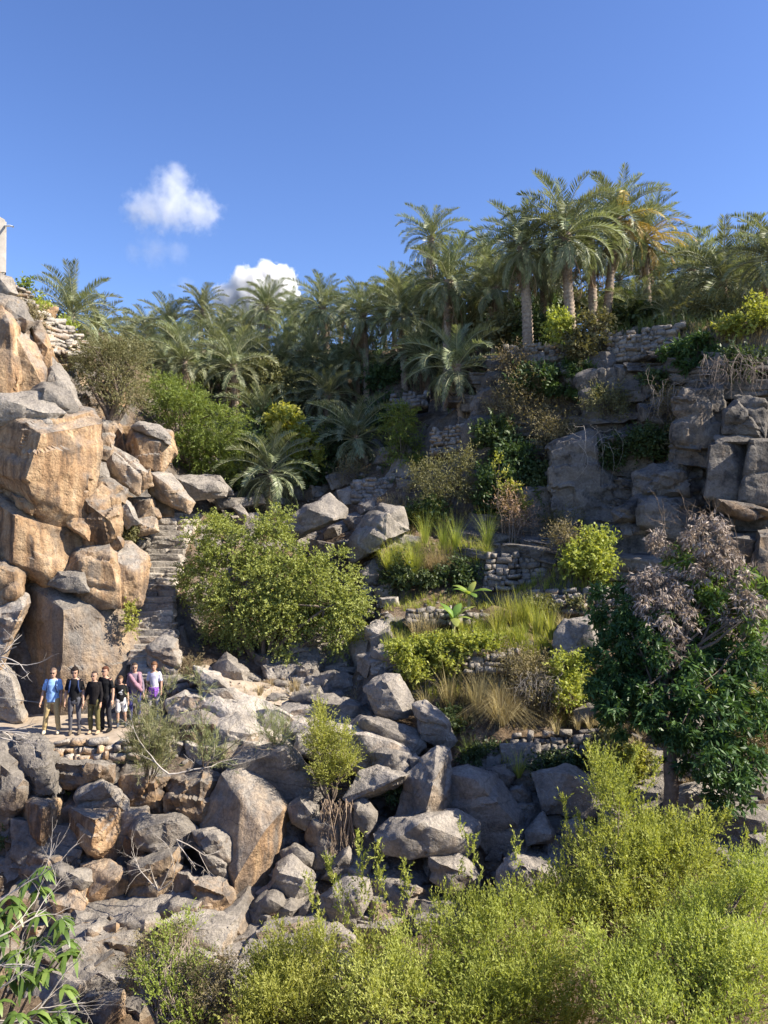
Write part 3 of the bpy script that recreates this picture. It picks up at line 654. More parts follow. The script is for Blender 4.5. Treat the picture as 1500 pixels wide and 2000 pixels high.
R('tan ledge under the jointed cliff blocks', 24.2, [(1400,974),(1490,986),(1530,1000),(1500,1016),(1445,1012),(1402,1000)], tan=.75, name='cliff_block', cat=CG)
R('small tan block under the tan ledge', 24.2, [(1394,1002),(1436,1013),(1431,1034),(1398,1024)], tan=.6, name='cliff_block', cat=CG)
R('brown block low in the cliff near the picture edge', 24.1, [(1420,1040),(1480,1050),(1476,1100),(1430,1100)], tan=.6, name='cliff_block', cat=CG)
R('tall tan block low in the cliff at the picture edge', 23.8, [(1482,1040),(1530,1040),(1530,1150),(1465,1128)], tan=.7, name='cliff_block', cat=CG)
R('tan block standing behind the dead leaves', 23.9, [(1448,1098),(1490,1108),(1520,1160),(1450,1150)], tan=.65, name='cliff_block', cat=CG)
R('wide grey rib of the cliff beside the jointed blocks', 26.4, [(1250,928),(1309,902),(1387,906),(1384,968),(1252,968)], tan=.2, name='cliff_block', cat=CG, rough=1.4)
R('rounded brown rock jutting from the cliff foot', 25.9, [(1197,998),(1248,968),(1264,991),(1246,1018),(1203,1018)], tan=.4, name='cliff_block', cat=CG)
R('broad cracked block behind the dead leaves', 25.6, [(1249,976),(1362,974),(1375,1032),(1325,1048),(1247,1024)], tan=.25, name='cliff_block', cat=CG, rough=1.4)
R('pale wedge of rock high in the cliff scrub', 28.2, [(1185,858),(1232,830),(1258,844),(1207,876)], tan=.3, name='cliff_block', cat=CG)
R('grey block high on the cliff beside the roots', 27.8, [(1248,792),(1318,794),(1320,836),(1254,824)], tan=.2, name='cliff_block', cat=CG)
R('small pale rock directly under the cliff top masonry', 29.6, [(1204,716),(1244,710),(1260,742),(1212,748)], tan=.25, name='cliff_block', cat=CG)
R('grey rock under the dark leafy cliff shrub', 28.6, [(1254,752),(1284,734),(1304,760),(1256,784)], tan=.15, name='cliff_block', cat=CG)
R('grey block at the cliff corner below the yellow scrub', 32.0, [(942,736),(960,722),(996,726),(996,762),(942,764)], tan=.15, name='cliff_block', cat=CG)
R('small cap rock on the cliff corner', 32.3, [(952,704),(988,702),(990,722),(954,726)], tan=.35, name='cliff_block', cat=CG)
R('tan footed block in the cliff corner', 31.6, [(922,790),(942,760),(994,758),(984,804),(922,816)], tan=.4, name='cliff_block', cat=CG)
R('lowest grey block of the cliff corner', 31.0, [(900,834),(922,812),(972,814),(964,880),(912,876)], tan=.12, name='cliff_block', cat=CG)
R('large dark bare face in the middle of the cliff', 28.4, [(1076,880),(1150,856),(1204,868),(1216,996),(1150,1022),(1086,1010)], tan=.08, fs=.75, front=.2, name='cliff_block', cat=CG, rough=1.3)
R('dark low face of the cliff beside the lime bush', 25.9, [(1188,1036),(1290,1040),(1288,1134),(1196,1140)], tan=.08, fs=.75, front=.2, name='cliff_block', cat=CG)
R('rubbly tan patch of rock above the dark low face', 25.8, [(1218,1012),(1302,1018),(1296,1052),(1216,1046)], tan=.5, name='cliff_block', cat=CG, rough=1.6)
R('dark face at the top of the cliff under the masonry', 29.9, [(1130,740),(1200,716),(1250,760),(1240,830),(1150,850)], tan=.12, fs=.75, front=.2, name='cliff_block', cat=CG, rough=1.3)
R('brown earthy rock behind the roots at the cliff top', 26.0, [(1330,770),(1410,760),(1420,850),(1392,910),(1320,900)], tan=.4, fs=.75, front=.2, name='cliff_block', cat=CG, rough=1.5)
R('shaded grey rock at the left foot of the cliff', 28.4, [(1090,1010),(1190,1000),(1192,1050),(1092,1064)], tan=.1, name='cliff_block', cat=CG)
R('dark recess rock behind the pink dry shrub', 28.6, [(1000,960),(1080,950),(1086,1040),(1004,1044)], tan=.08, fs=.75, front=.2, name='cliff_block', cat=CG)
for l, Y, q in [
    ('grey block among the slope stones behind the round bush', None, [(600,900),(640,890),(660,915),(620,925)]),
    ('pale slab on the shaded slope below the slope palm', None, [(624,868),(656,862),(664,880),(630,886)]),
    ('grey boulder beside the shaded slope masonry', None, [(640,930),(690,915),(700,945),(650,955)]),
    ('low rock at the foot of the shaded slope', None, [(660,960),(700,950),(716,985),(668,990)]),
    ('grey rock under the vine covered palm', None, [(700,985),(735,970),(748,995),(706,1004)])]:
    R(l, Y, q, tan=.12)

# ------------------------------------------------------------------ loose rocks, copies of a few shapes
def block_shape(seed):
    rs = np.random.RandomState(seed); b = np.array([[x, y, z] for x in (-.5, .5) for y in (-.5, .5) for z in (-.4, .4)], float)
    b = b + rs.uniform(-.17, .17, b.shape); k = rs.randint(8); b = np.concatenate([np.delete(b, k, 0), b[k:k + 1] * [.3, 1, 1], b[k:k + 1] * [1, .3, 1], b[k:k + 1] * [1, 1, .4]])
    V, T = rock_shape(b, seed, L=0.08); return make_mesh('rock', V, T, MAT['rock'], sharp=rad(38))
BLOCKS = [block_shape(s) for s in range(140, 150)]
def loose_shape(seed):
    rs = np.random.RandomState(seed); pts = unit(rs.randn(16, 3)) * (0.5 + 0.12 * rs.rand(16, 1)) * np.array([1.15, 0.95, 0.75])
    V, T = rock_shape(pts, seed, L=0.14)
    return make_mesh('rock', V, T, MAT['rock'], sharp=rad(38))
LOOSE = [loose_shape(s) for s in range(40, 48)]
def loose(px, py, size, label, group, rng, tan=.2, shapes=None, name='rock', sink=.12):
    Y = ground_at(px, py); p = P(px, py, Y); z = ground_z(p.x, p.y)
    o = link(name, rng.choice(shapes or LOOSE), loc=(p.x, p.y, z + size * sink))
    o.scale = (size * rng.uniform(.8, 1.2), size * rng.uniform(.8, 1.2), size * rng.uniform(.7, 1.0))
    o.rotation_euler = (rng.uniform(-.4, .4), rng.uniform(-.4, .4), rng.uniform(0, 6.28)); o['tan'] = tan + rng.uniform(-.1, .15)
    props(o, label, 'rock', group)
_lr = random.Random(5)
for x0, y0, x1, y1, n, s0, s1, label, group, tan in [
    (480,1310,720,1372,20,.18,.5,'small dark rock among the boulders around the pool','rocks round the pool',.1),
    (700,1100,760,1300,22,.2,.5,'small grey rock below the terrace ends','rocks below the terraces',.12),
    (560,1500,900,1720,33,.18,.55,'small grey rock wedged between stream bed boulders','rocks in the stream bed',.18),
    (930,1490,1180,1660,25,.18,.5,'small dark rock in the shaded gully','rocks in the gully',.1),
    (480,1720,720,1880,19,.18,.5,'small pale rock at the tamarisk edge','rocks by the tamarisk',.25),
    (60,1700,330,1960,20,.15,.45,'small tan rock at the foot of the ledge face','rocks under the ledge',.6),
    (200,930,350,1040,33,.15,.42,'small pale rubble rock above the stair','rubble above the stair',.6),
    (1190,1380,1500,1560,22,.18,.45,'small brown rock on the bank behind the leaning tree','rocks on the bank',.35),
    (600,860,760,1010,25,.2,.55,'small grey rock on the shaded palm slope','rocks on the palm slope',.15),
    (280,1330,480,1500,9,.15,.4,'small pale rock on the slope under the path','rocks under the path',.45)]:
    for _ in range(n):
        loose(_lr.uniform(x0, x1), _lr.uniform(y0, y1), s0 + (s1 - s0) * _lr.random() ** 2, label, group, _lr, tan)

# rock faces: packed blocks that show between the larger rocks, pieces of the face they belong to
def rock_face(name, label, poly, n, s0, s1, tan, sink=-.1, layered=False):
    root = empty(name, P((poly[0] + poly[2]) / 2, poly[3], ground_at((poly[0] + poly[2]) / 2, poly[3])), label, 'rock face'); root['kind'] = 'structure'
    for _ in range(n):
        px, py = _lr.uniform(poly[0], poly[2]), _lr.uniform(poly[1], poly[3]); Y = ground_at(px, py); p = P(px, py, Y); z = ground_z(p.x, p.y); s = _lr.uniform(s0, s1)
        o = link('block', _lr.choice(BLOCKS), root, Vector((p.x, p.y + .1 * s, z + s * sink)) - root.location)
        o.scale = (s * _lr.uniform(.8, 1.3), s * _lr.uniform(.8, 1.2), s * _lr.uniform(.7, 1.1)); o.rotation_euler = (_lr.uniform(-.3, .3), _lr.uniform(-.3, .3), _lr.uniform(0, 6.28)); o['tan'] = tan + _lr.uniform(-.2, .2); o['varnish'] = .48 if layered else 0.0  # layered cliff blocks carry the same painted shade
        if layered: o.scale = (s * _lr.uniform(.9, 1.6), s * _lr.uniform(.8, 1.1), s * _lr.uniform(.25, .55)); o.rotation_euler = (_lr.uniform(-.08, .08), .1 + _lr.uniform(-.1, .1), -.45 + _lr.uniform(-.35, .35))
rock_face('ledge_face', 'broken brown rock face below the ledge', (-10,1480,480,1930), 40, .9, 1.7, .55, -.35)
rock_face('gully_floor', 'pale broken rocks at the foot of the slope behind the tamarisk', (140,1780,760,1960), 90, .5, 1.3, .48, -.1)
rock_face('bedrock_slope', 'pale stepped bedrock between ledge and stream', (280,1340,700,1500), 16, .9, 1.7, .35, -.4)
rock_face('stream_bed', 'jumbled grey bed of the stream', (480,1480,900,1800), 50, .5, 1.1, .15, -.2)
rock_face('shaded_bank', 'dark stony bank below the terraces', (900,1480,1500,1700), 70, .4, 1.0, .15)
rock_face('rock_wall', 'tan broken face of the rock wall above the ledge', (-20,560,250,1200), 80, .5, 1.2, .75)
rock_face('pool_rim', 'dark rocky rim of the pool', (480,1230,760,1350), 40, .4, .9, .12)
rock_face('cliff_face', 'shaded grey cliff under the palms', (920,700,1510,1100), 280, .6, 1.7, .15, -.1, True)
rock_face('palm_slope', 'stony shaded slope below the palms', (380,860,800,1080), 60, .5, 1.2, .15)

# gravel and chips between the rocks
def gravel(label, regions):
    rs = np.random.RandomState(12); base = []
    for s in range(6):
        V, T = hull([tuple(p) for p in unit(rs.randn(9, 3)) * [1, .85, .65]]); base.append((V, T))
    Vs = []; Ts = []; n0 = 0
    for (x0, y0, x1, y1, n, s0, s1) in regions:
        for _ in range(n):
            px, py = rs.uniform(x0, x1), rs.uniform(y0, y1); p = P(px, py, ground_at(px, py)); V, T = base[rs.randint(6)]; s = s0 + (s1 - s0) * rs.rand() ** 3; a = rs.rand() * 6.28
            Rm = np.array([[math.cos(a), -math.sin(a), 0], [math.sin(a), math.cos(a), 0], [0, 0, 1]])
            Vs.append((V * s) @ Rm.T + np.array([p.x, p.y, ground_z(p.x, p.y) + .2 * s])); Ts.append(T + n0); n0 += len(V)
    o = link('gravel', make_mesh('gravel', np.concatenate(Vs), np.concatenate(Ts), MAT['rock'], False)); o['tan'] = .4
    props(o, label, 'gravel', kind='stuff')
gravel('loose stones and chips lying between the rocks', [(180,900,380,1050,420,.03,.13),(0,1450,500,1950,900,.03,.14),(280,1320,720,1480,600,.03,.13),(480,1480,1100,1800,900,.03,.14),(700,1040,1200,1420,600,.03,.11),(1150,1300,1500,1650,500,.03,.12),(400,860,850,1060,500,.04,.14),(930,700,1500,1080,600,.04,.15)])
# ------------------------------------------------------------------ plant materials
bark = simple_material('bark', (0.10, 0.075, 0.055), (0.23, 0.18, 0.135), 9, 0.95, 0.8, 0.02)
deadwood = simple_material('dead_wood', (0.33, 0.29, 0.25), (0.55, 0.50, 0.44), 14, 0.9, 0.5, 0.01)
palm_bark = simple_material('palm_bark', (0.17, 0.13, 0.10), (0.40, 0.325, 0.25), 9, 0.95, 0.8, 0.02)
LM = leaf_material
M_FROND = LM('palm_leaf', [(0.0, (0.11, 0.135, 0.065)), (0.5, (0.235, 0.265, 0.14)), (1.0, (0.43, 0.44, 0.27))], 0.28, 0.42, 0.45, 0.4, (1.1, 1.1, 0.6))
M_FRONDY = LM('palm_leaf_yellowing', [(0.0, (0.23, 0.18, 0.055)), (0.5, (0.40, 0.30, 0.085)), (1.0, (0.55, 0.40, 0.12))], 0.3, 0.5, 0.4, 0.3)
M_FRONDD = LM('palm_leaf_dead', [(0.0, (0.17, 0.12, 0.075)), (0.5, (0.31, 0.225, 0.145)), (1.0, (0.45, 0.35, 0.235))], 0.2, 0.8, 0.1, 0.3, (1, .9, .7))
M_RACH = simple_material('palm_rib', (0.24, 0.24, 0.11), (0.36, 0.33, 0.17), 6, 0.6, 0)
M_TAM = LM('tamarisk_leaf', [(0.0, (0.20, 0.245, 0.055)), (0.45, (0.36, 0.40, 0.10)), (0.8, (0.50, 0.52, 0.16)), (1.0, (0.64, 0.59, 0.27))], 0.42, 0.6, 0.2, 0.2, (1.25, 1.22, 0.55))
M_ZIZ = LM('thorn_bush_leaf', [(0.0, (0.16, 0.205, 0.05)), (0.5, (0.32, 0.38, 0.10)), (1.0, (0.52, 0.56, 0.20))], 0.36, 0.5, 0.3, 0.15)
M_MANGO = LM('broad_dark_leaf', [(0.0, (0.030, 0.062, 0.021)), (0.6, (0.068, 0.124, 0.036)), (1.0, (0.162, 0.247, 0.065))], 0.25, 0.45, 0.3, 0.15)
M_MANGOL = LM('broad_fresh_leaf', [(0.0, (0.09, 0.15, 0.03)), (0.6, (0.17, 0.26, 0.055)), (1.0, (0.27, 0.36, 0.09))], 0.38, 0.38, 0.5, 0.15)
M_DEADL = LM('withered_leaf', [(0.0, (0.20, 0.16, 0.125)), (0.5, (0.365, 0.305, 0.245)), (1.0, (0.56, 0.49, 0.41))], 0.2, 0.8, 0.1, 0.1, (1, .9, .75))
M_OLIVE = LM('grey_olive_leaf', [(0.0, (0.106, 0.106, 0.050)), (0.5, (0.194, 0.188, 0.090)), (1.0, (0.325, 0.300, 0.150))], 0.25, 0.7, 0.15, 0.2)
M_FEATH = LM('feathery_leaf', [(0.0, (0.081, 0.125, 0.028)), (0.5, (0.189, 0.250, 0.056)), (1.0, (0.338, 0.388, 0.105))], 0.38, 0.5, 0.3, 0.2)
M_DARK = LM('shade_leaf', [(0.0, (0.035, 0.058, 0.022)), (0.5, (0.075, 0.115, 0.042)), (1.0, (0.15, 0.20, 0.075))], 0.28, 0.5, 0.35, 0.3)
M_YEL = LM('yellow_green_leaf', [(0.0, (0.20, 0.245, 0.05)), (0.5, (0.36, 0.41, 0.09)), (1.0, (0.58, 0.56, 0.17))], 0.42, 0.5, 0.3, 0.2)
M_SCRUB = LM('dry_scrub_leaf', [(0.0, (0.12, 0.095, 0.055)), (0.5, (0.22, 0.18, 0.105)), (1.0, (0.36, 0.30, 0.18))], 0.25, 0.8, 0.1, 0.3)
M_GRASS = LM('green_grass', [(0.0, (0.17, 0.21, 0.045)), (0.5, (0.36, 0.40, 0.09)), (1.0, (0.60, 0.56, 0.19))], 0.42, 0.6, 0.2, 0.15)
M_DRYG = LM('dry_grass', [(0.0, (0.26, 0.20, 0.10)), (0.5, (0.44, 0.36, 0.19)), (1.0, (0.62, 0.54, 0.32))], 0.35, 0.7, 0.15, 0.15, (1, .95, .7))
M_PINK = LM('dry_pink_flower', [(0.0, (0.25, 0.16, 0.11)), (0.5, (0.42, 0.29, 0.20)), (1.0, (0.56, 0.42, 0.30))], 0.3, 0.8, 0.1)
M_BAN = LM('banana_leaf', [(0.0, (0.14, 0.25, 0.05)), (0.6, (0.26, 0.40, 0.09)), (1.0, (0.40, 0.46, 0.12))], 0.45, 0.35, 0.5, 0.1)
M_GREYG = LM('grey_green_needle', [(0.0, (0.180, 0.204, 0.096)), (0.5, (0.300, 0.324, 0.168)), (1.0, (0.456, 0.444, 0.264))], 0.35, 0.6, 0.2, 0.15)
for k, v in (('bark', bark), ('deadwood', deadwood), ('palm_bark', palm_bark)): MAT[k] = v

# ------------------------------------------------------------------ wood
def tube_arrays(pts, radii, seg=6):
    pts = [Vector(p) for p in pts]; V = []; Fq = []
    prev = None
    for i, p in enumerate(pts):
        t = (pts[min(i + 1, len(pts) - 1)] - pts[max(i - 1, 0)])
        t = t.normalized() if t.length > 1e-9 else Vector((0, 0, 1))
        a = prev if prev is not None else (Vector((1, 0, 0)) if abs(t.x) < 0.8 else Vector((0, 1, 0)))
        a = (a - t * a.dot(t)); a = a.normalized() if a.length > 1e-6 else t.orthogonal().normalized()
        prev = a; b = t.cross(a)
        for k in range(seg):
            q = 2 * math.pi * k / seg
            V.append(p + (a * math.cos(q) + b * math.sin(q)) * radii[i])
    for i in range(len(pts) - 1):
        for k in range(seg):
            Fq.append((i * seg + k, i * seg + (k + 1) % seg, (i + 1) * seg + (k + 1) % seg, (i + 1) * seg + k))
    return np.array([v[:] for v in V]), np.array(Fq)

class Acc:
    def __init__(s): s.V = []; s.F = []; s.A = []; s.n = 0
    def add(s, V, Fq, a=None):
        if len(V) == 0: return
        s.V.append(np.asarray(V)); s.F.append(np.asarray(Fq) + s.n); s.n += len(V)
        s.A.append(np.full(len(V), 0.5) if a is None else np.asarray(a))
    def mesh(s, name, mat, smooth=True):
        return make_mesh(name, np.concatenate(s.V), s.F, mat, smooth, {'rnd': np.concatenate(s.A)})

def bez(a, b, c, n):
    return [a * (1 - t) ** 2 + b * 2 * t * (1 - t) + c * t * t for t in [i / (n - 1) for i in range(n)]]

def limb(acc, a, c, r0, r1, rng, sag=0.15, n=7, seg=6, up=0.25):
    d = (c - a).length
    b = (a + c) / 2 + Vector((rng.uniform(-1, 1), rng.uniform(-1, 1), rng.uniform(-.3, .6) + up)) * d * sag
    pts = bez(a, b, c, n)
    for p in pts[1:-1]: p += Vector((rng.uniform(-1, 1), rng.uniform(-1, 1), rng.uniform(-1, 1))) * d * 0.018
    acc.add(*tube_arrays(pts, [r0 + (r1 - r0) * i / (n - 1) for i in range(n)], seg))
    return pts

def twigs(acc, p, d, L, r, depth, rng, spread=0.7, curl=0.25, seg=5):
    """a bare branching twig"""
    n = 5; pts = [p.copy()]; q = p.copy(); v = d.normalized()
    for i in range(n):
        v = (v + Vector((rng.uniform(-1, 1), rng.uniform(-1, 1), rng.uniform(-1, 1))) * curl).normalized(); q = q + v * (L / n); pts.append(q.copy())
    acc.add(*tube_arrays(pts, [r * (1 - 0.55 * i / n) for i in range(n + 1)], seg))
    if depth > 0:
        for k in range(rng.randint(2, 3)):
            i = rng.randint(2, n); dd = (pts[i] - pts[i - 1]).normalized()
            twigs(acc, pts[i], dd + Vector((rng.uniform(-1, 1), rng.uniform(-1, 1), rng.uniform(-1, 1))) * spread, L * rng.uniform(.5, .75), r * 0.5, depth - 1, rng, spread, curl, max(3, seg - 1))

# ------------------------------------------------------------------ leaves
def leaf_quads(p, d, nrm, L, Wd, fold=0.0):
    s = unit(np.cross(d, nrm)); L = np.asarray(L)[:, None]; Wd = np.asarray(Wd)[:, None]
    mid = p + d * L * 0.42
    V = np.stack([p, mid + s * Wd / 2, p + d * L, mid - s * Wd / 2], 1).reshape(-1, 3)
    n = len(p)
    return V, np.arange(4 * n).reshape(n, 4)

def blob_points(blobs, n, rs, shell=0.5):
    """points through the volume of pixel ellipsoids (px, py, Y, rx_px, ry_px, depth_m), denser to the outside"""
    B = np.array([[*P(b[0], b[1], b[2]), b[3] / F * b[2], b[5], b[4] / F * b[2]] for b in blobs])
    w = B[:, 3] * B[:, 5] * np.maximum(B[:, 4], .2) ** .5; w = w / w.sum()
    i = rs.choice(len(B), n, p=w)
    u = unit(rs.randn(n, 3)); r = (shell ** 3 + (1 - shell ** 3) * rs.rand(n)) ** (1 / 3.)
    r = r * (1 + 0.30 * vnoise(u * 2.6 + B[i, :3] * 0.9, 5) + 0.22 * vnoise(u * 5.5 + B[i, :3], 8))
    c = B[i, :3] + u * B[i, 3:6] * r[:, None]
    # leaves gather in clumps with gaps between them
    q = c[rs.choice(n, max(8, n // 22))]; best = np.full(n, 1e9); at_ = np.zeros(n, int)
    for a in range(0, n, 400):
        d2 = ((c[a:a + 400, None, :] - q[None]) ** 2).sum(2); at_[a:a + 400] = d2.argmin(1)
    c = c + (q[at_] - c) * 0.45
    return c, u, i

def sprigs(acc, c, u, rs, k, tl, L, Wd, up=0.3, out=0.6, droop=0.0, along=0.6, spread=0.8, jit=0.4, tint=None, arc=0.0):
    """at every point a small twig with k leaves along it"""
    n = len(c)
    A = unit(u * out + rs.randn(n, 3) * jit + np.array([0, 0, up]))
    t = np.tile((np.arange(k) + 0.5) / k, (n, 1)) + rs.rand(n, k) * 0.15
    ln = tl * (0.6 + 0.8 * rs.rand(n, 1))
    pos = c[:, None, :] + A[:, None, :] * (t * ln)[:, :, None]
    if arc: pos[:, :, 2] -= arc * (t * t) * ln
    D = unit(A[:, None, :] * along + rs.randn(n, k, 3) * spread + np.array([0, 0, -droop]))
    N = unit(rs.randn(n, k, 3) * 0.8 + np.array([0.1, -0.2, 0.7]))
    Ls = L * (0.65 + 0.7 * rs.rand(n, k)); Ws = Wd * (0.65 + 0.7 * rs.rand(n, k))
    V, Q = leaf_quads(pos.reshape(-1, 3), D.reshape(-1, 3), N.reshape(-1, 3), Ls.ravel(), Ws.ravel())
    base = rs.rand(n, 1) if tint is None else np.asarray(tint).reshape(n, 1)
    a = np.clip(base * 0.65 + rs.rand(n, k) * 0.35, 0, 1)
    acc.add(V, Q, np.repeat(a.ravel(), 4))

STY = {  # leaves per twig, twig length, leaf length, leaf width, keyword arguments
    'broad':   (9, 0.16, 0.175, 0.05, dict(droop=.55, along=.5, spread=.75, up=.25)),
    'fine':    (15, 0.36, 0.062, 0.040, dict(droop=.15, up=.1, out=.7, arc=.25)),
    'tam':     (14, 0.36, 0.060, 0.021, dict(droop=0., up=.75, out=.45, along=.9, spread=.42, jit=.38)),
    'feather': (16, 0.42, 0.105, 0.026, dict(droop=.25, up=.15, out=.7, along=.7, spread=.6, arc=.35)),
    'bush':    (10, 0.26, 0.095, 0.052, dict(droop=.2, up=.3)),
    'scrub':   (9, 0.34, 0.07, 0.020, dict(droop=.0, up=.35, jit=.6, spread=.6)),
    'needle':  (22, 0.5, 0.13, 0.010, dict(droop=-.15, up=.55, out=.3, along=1.0, spread=.45, jit=.4)),
    'vine':    (9, 0.22, 0.12, 0.085, dict(droop=.4, up=.0, out=.7)),
}
def ragged(blobs, rng, k=5):
    """break each rounded mass into smaller uneven ones"""
    out = []
    for (x, y, Y, rx, ry, d) in blobs:
        for _ in range(k):
            a = rng.uniform(0, 6.28); r = rng.uniform(.25, .8); s = rng.uniform(.28, .58)
            out.append((x + math.cos(a) * r * rx, y + math.sin(a) * r * ry, Y + rng.uniform(-.5, .5) * d, rx * s * rng.uniform(.8, 1.3), ry * s * rng.uniform(.7, 1.2), d * s))
        out.append((x, y, Y, rx * .78, ry * .78, d * .7))
    return out
_ps = [900]
def plant(name, label, cat, base, blobs, n, sty, mat, trunk=0.05, stems=5, group=None, woods=None, shell=.5, Yb=None, scale=1.0, wood_mat=None, leaf_name='foliage', extra=None):
    """a bush or tree: an Empty at its foot, stem and foliage"""
    _ps[0] += 1; rng = random.Random(_ps[0]); rs = np.random.RandomState(_ps[0])
    if len(base) == 3: b = P(*base)
    else: b = P(base[0], base[1], ground_at(*base))
    if name in ('shrub', 'thicket', 'dry_bush', 'small_bush'): blobs = ragged(blobs, rng)
    if name in ('thorn_bush', 'feathery_bush', 'olive_bush', 'tamarisk'): blobs = ragged(blobs, rng, 4)
    root = empty(name, b, label, cat, group)
    acc = Acc(); c, u, bi = blob_points(blobs, n, rs, shell)
    k, tl, L, Wd, kw = STY[sty]
    tint = 0.5 + 0.5 * vnoise(c * 0.9, 3); tint = np.clip(tint * 0.7 + 0.3 * rs.rand(n), 0, 1)
    sprigs(acc, c - np.array(b), u, rs, k, tl * scale, L * scale, Wd * scale, tint=tint, **kw)
    if extra: extra(acc, rs, np.array(b))
    link(leaf_name, acc.mesh(leaf_name, mat, False), root)
    wa = Acc()
    for s in range(stems):
        j = rng.randrange(n); tgt = Vector(c[j]) * 0.8 + Vector(P(*blobs[bi[j]][:3])) * 0.2 - b
        pts = limb(wa, Vector((rng.uniform(-1, 1) * trunk, rng.uniform(-1, 1) * trunk, -0.15)), tgt, trunk * rng.uniform(.6, 1), trunk * .12, rng, .2, 7, 5)
        for _ in range(3):
            j2 = rng.randrange(n); q = pts[rng.randint(3, 5)]; t2 = Vector(c[j2]) - b
            if (t2 - q).length < 2.2: limb(wa, q, t2, trunk * .35, trunk * .08, rng, .2, 5, 4)
    link('stem', wa.mesh('stem', wood_mat or bark), root)
    return root

# ------------------------------------------------------------------ date palms
def frond_mesh(name, L, bend, seed, mat, n=54, lw=0.042, ll=0.5, vee=0.55, droop=0.0, twist=0.5, ragged=0.0):
    rs = np.random.RandomState(seed); S = 12
    t = np.linspace(0, 1, S + 1); th = -bend * t ** 1.5; side = rs.uniform(-.12, .12)
    x = np.concatenate([[0], np.cumsum(np.cos((th[1:] + th[:-1]) / 2)) / S]) * L
    z = np.concatenate([[0], np.cumsum(np.sin((th[1:] + th[:-1]) / 2)) / S]) * L
    y = side * L * t ** 2
    C = np.stack([x, y, z], 1)
    acc = Acc()
    v, q = tube_arrays([Vector(p) for p in C], [0.035 * (1 - .85 * k / S) + .003 for k in range(S + 1)], 4)
    acc.add(v, q, np.full(len(v), 0.95))
    tt = 0.13 + 0.87 * (np.arange(n) + .5) / n
    for sg in (-1, 1):
        tq = np.clip(tt + rs.uniform(-.008, .008, n), 0, 1)
        pos = np.stack([np.interp(tq, t, C[:, k]) for k in range(3)], 1)
        a = np.interp(tq, t, th)
        tan = np.stack([np.cos(a), 2 * side * tq, np.sin(a)], 1); up = np.stack([-np.sin(a), np.zeros(n), np.cos(a)], 1)
        sd = np.array([0, sg * 1.0, 0])
        roll = twist * (tq - .5) * 0.6
        fw = 0.42 + 0.85 * tq ** 2
        dv = unit(tan * fw[:, None] + sd * 0.85 + up * (vee + rs.uniform(-.28, .28, n) - droop * 1.2)[:, None] + rs.randn(n, 3) * 0.07 + np.array([0, 0, -droop]))
        ln = ll * np.clip(1.25 * np.sin(np.pi * (0.18 + 0.70 * tq)), .3, 1) * rs.uniform(.8, 1.15, n)
        nrm = unit(up + sd * -0.5 + rs.randn(n, 3) * 0.25)
        keep = rs.rand(n) > ragged
        V, Q = leaf_quads(pos[keep], dv[keep], nrm[keep], ln[keep], (lw * rs.uniform(.8, 1.25, n))[keep])
        acc.add(V, Q, np.repeat(np.clip(rs.rand(keep.sum()) * .6 + .2, 0, 1), 4))
    return acc.mesh(name, mat, False)

FR = {'up': [frond_mesh('frond', 2.9, 1.05, 1, M_FROND), frond_mesh('frond', 2.8, 1.25, 2, M_FROND), frond_mesh('frond', 2.9, .85, 11, M_FROND)],
      'mid': [frond_mesh('frond', 3.0, 1.45, 3, M_FROND, vee=.35), frond_mesh('frond', 2.9, 1.7, 4, M_FROND, vee=.35), frond_mesh('frond', 3.0, 1.2, 12, M_FROND, vee=.3)],
      'low': [frond_mesh('frond', 3.1, 1.15, 5, M_FROND, vee=.15, droop=.2), frond_mesh('frond', 3.0, 1.5, 6, M_FROND, vee=.1, droop=.25)],
      'yel': [frond_mesh('frond', 3.0, 1.3, 7, M_FRONDY, vee=.1, droop=.3), frond_mesh('frond', 3.1, 1.1, 8, M_FRONDY, vee=.1, droop=.25)],
      'dead': [frond_mesh('dead_frond', 2.3, .5, 9, M_FRONDD, n=30, vee=-.2, droop=.5, ragged=.25), frond_mesh('dead_frond', 2.4, .8, 10, M_FRONDD, n=30, vee=-.2, droop=.5, ragged=.3)]}

def frond_layout(nf, rng, spread=1.0, dead=6, yellow=0.0, ysec=None, top=82, low=-42):
    """(mesh, azimuth, elevation, roll, scale, height below the heart)"""
    out = []
    for i in range(nf):
        q = (i + .5) / nf; el = top - (top - low) * q ** 0.92 + rng.uniform(-8, 8); az = i * 2.39996 + rng.uniform(-.25, .25)
        k = 'up' if el > 42 else ('mid' if el > 2 else 'low')
        if ysec is not None and el < 35 and abs((math.degrees(az) - ysec + 180) % 360 - 180) < 60 and rng.random() < yellow: k = 'yel'
        sc = (0.72 + 0.3 * math.sin(math.pi * min(1, q * 1.25 + .12))) * rng.uniform(.9, 1.1) * spread * .88
        out.append((rng.choice(FR[k]), az, rad(el), rng.uniform(-.35, .35), sc, 0.35 * q))
    for i in range(int(dead * 1.7)):
        out.append((rng.choice(FR['dead']), rng.uniform(0, 6.28), rad(rng.uniform(-82, -48)), rng.uniform(-.4, .4), spread * rng.uniform(.6, .95), .45))
    return out

def frond_matrix(az, el, roll, sc, dz):
    return Matrix.Translation((0, 0, -dz)) @ Matrix.Rotation(az, 4, 'Z') @ Matrix.Rotation(-el, 4, 'Y') @ Matrix.Rotation(roll, 4, 'X') @ Matrix.Translation((.08, 0, 0)) @ Matrix.Diagonal((sc, sc, sc, 1))

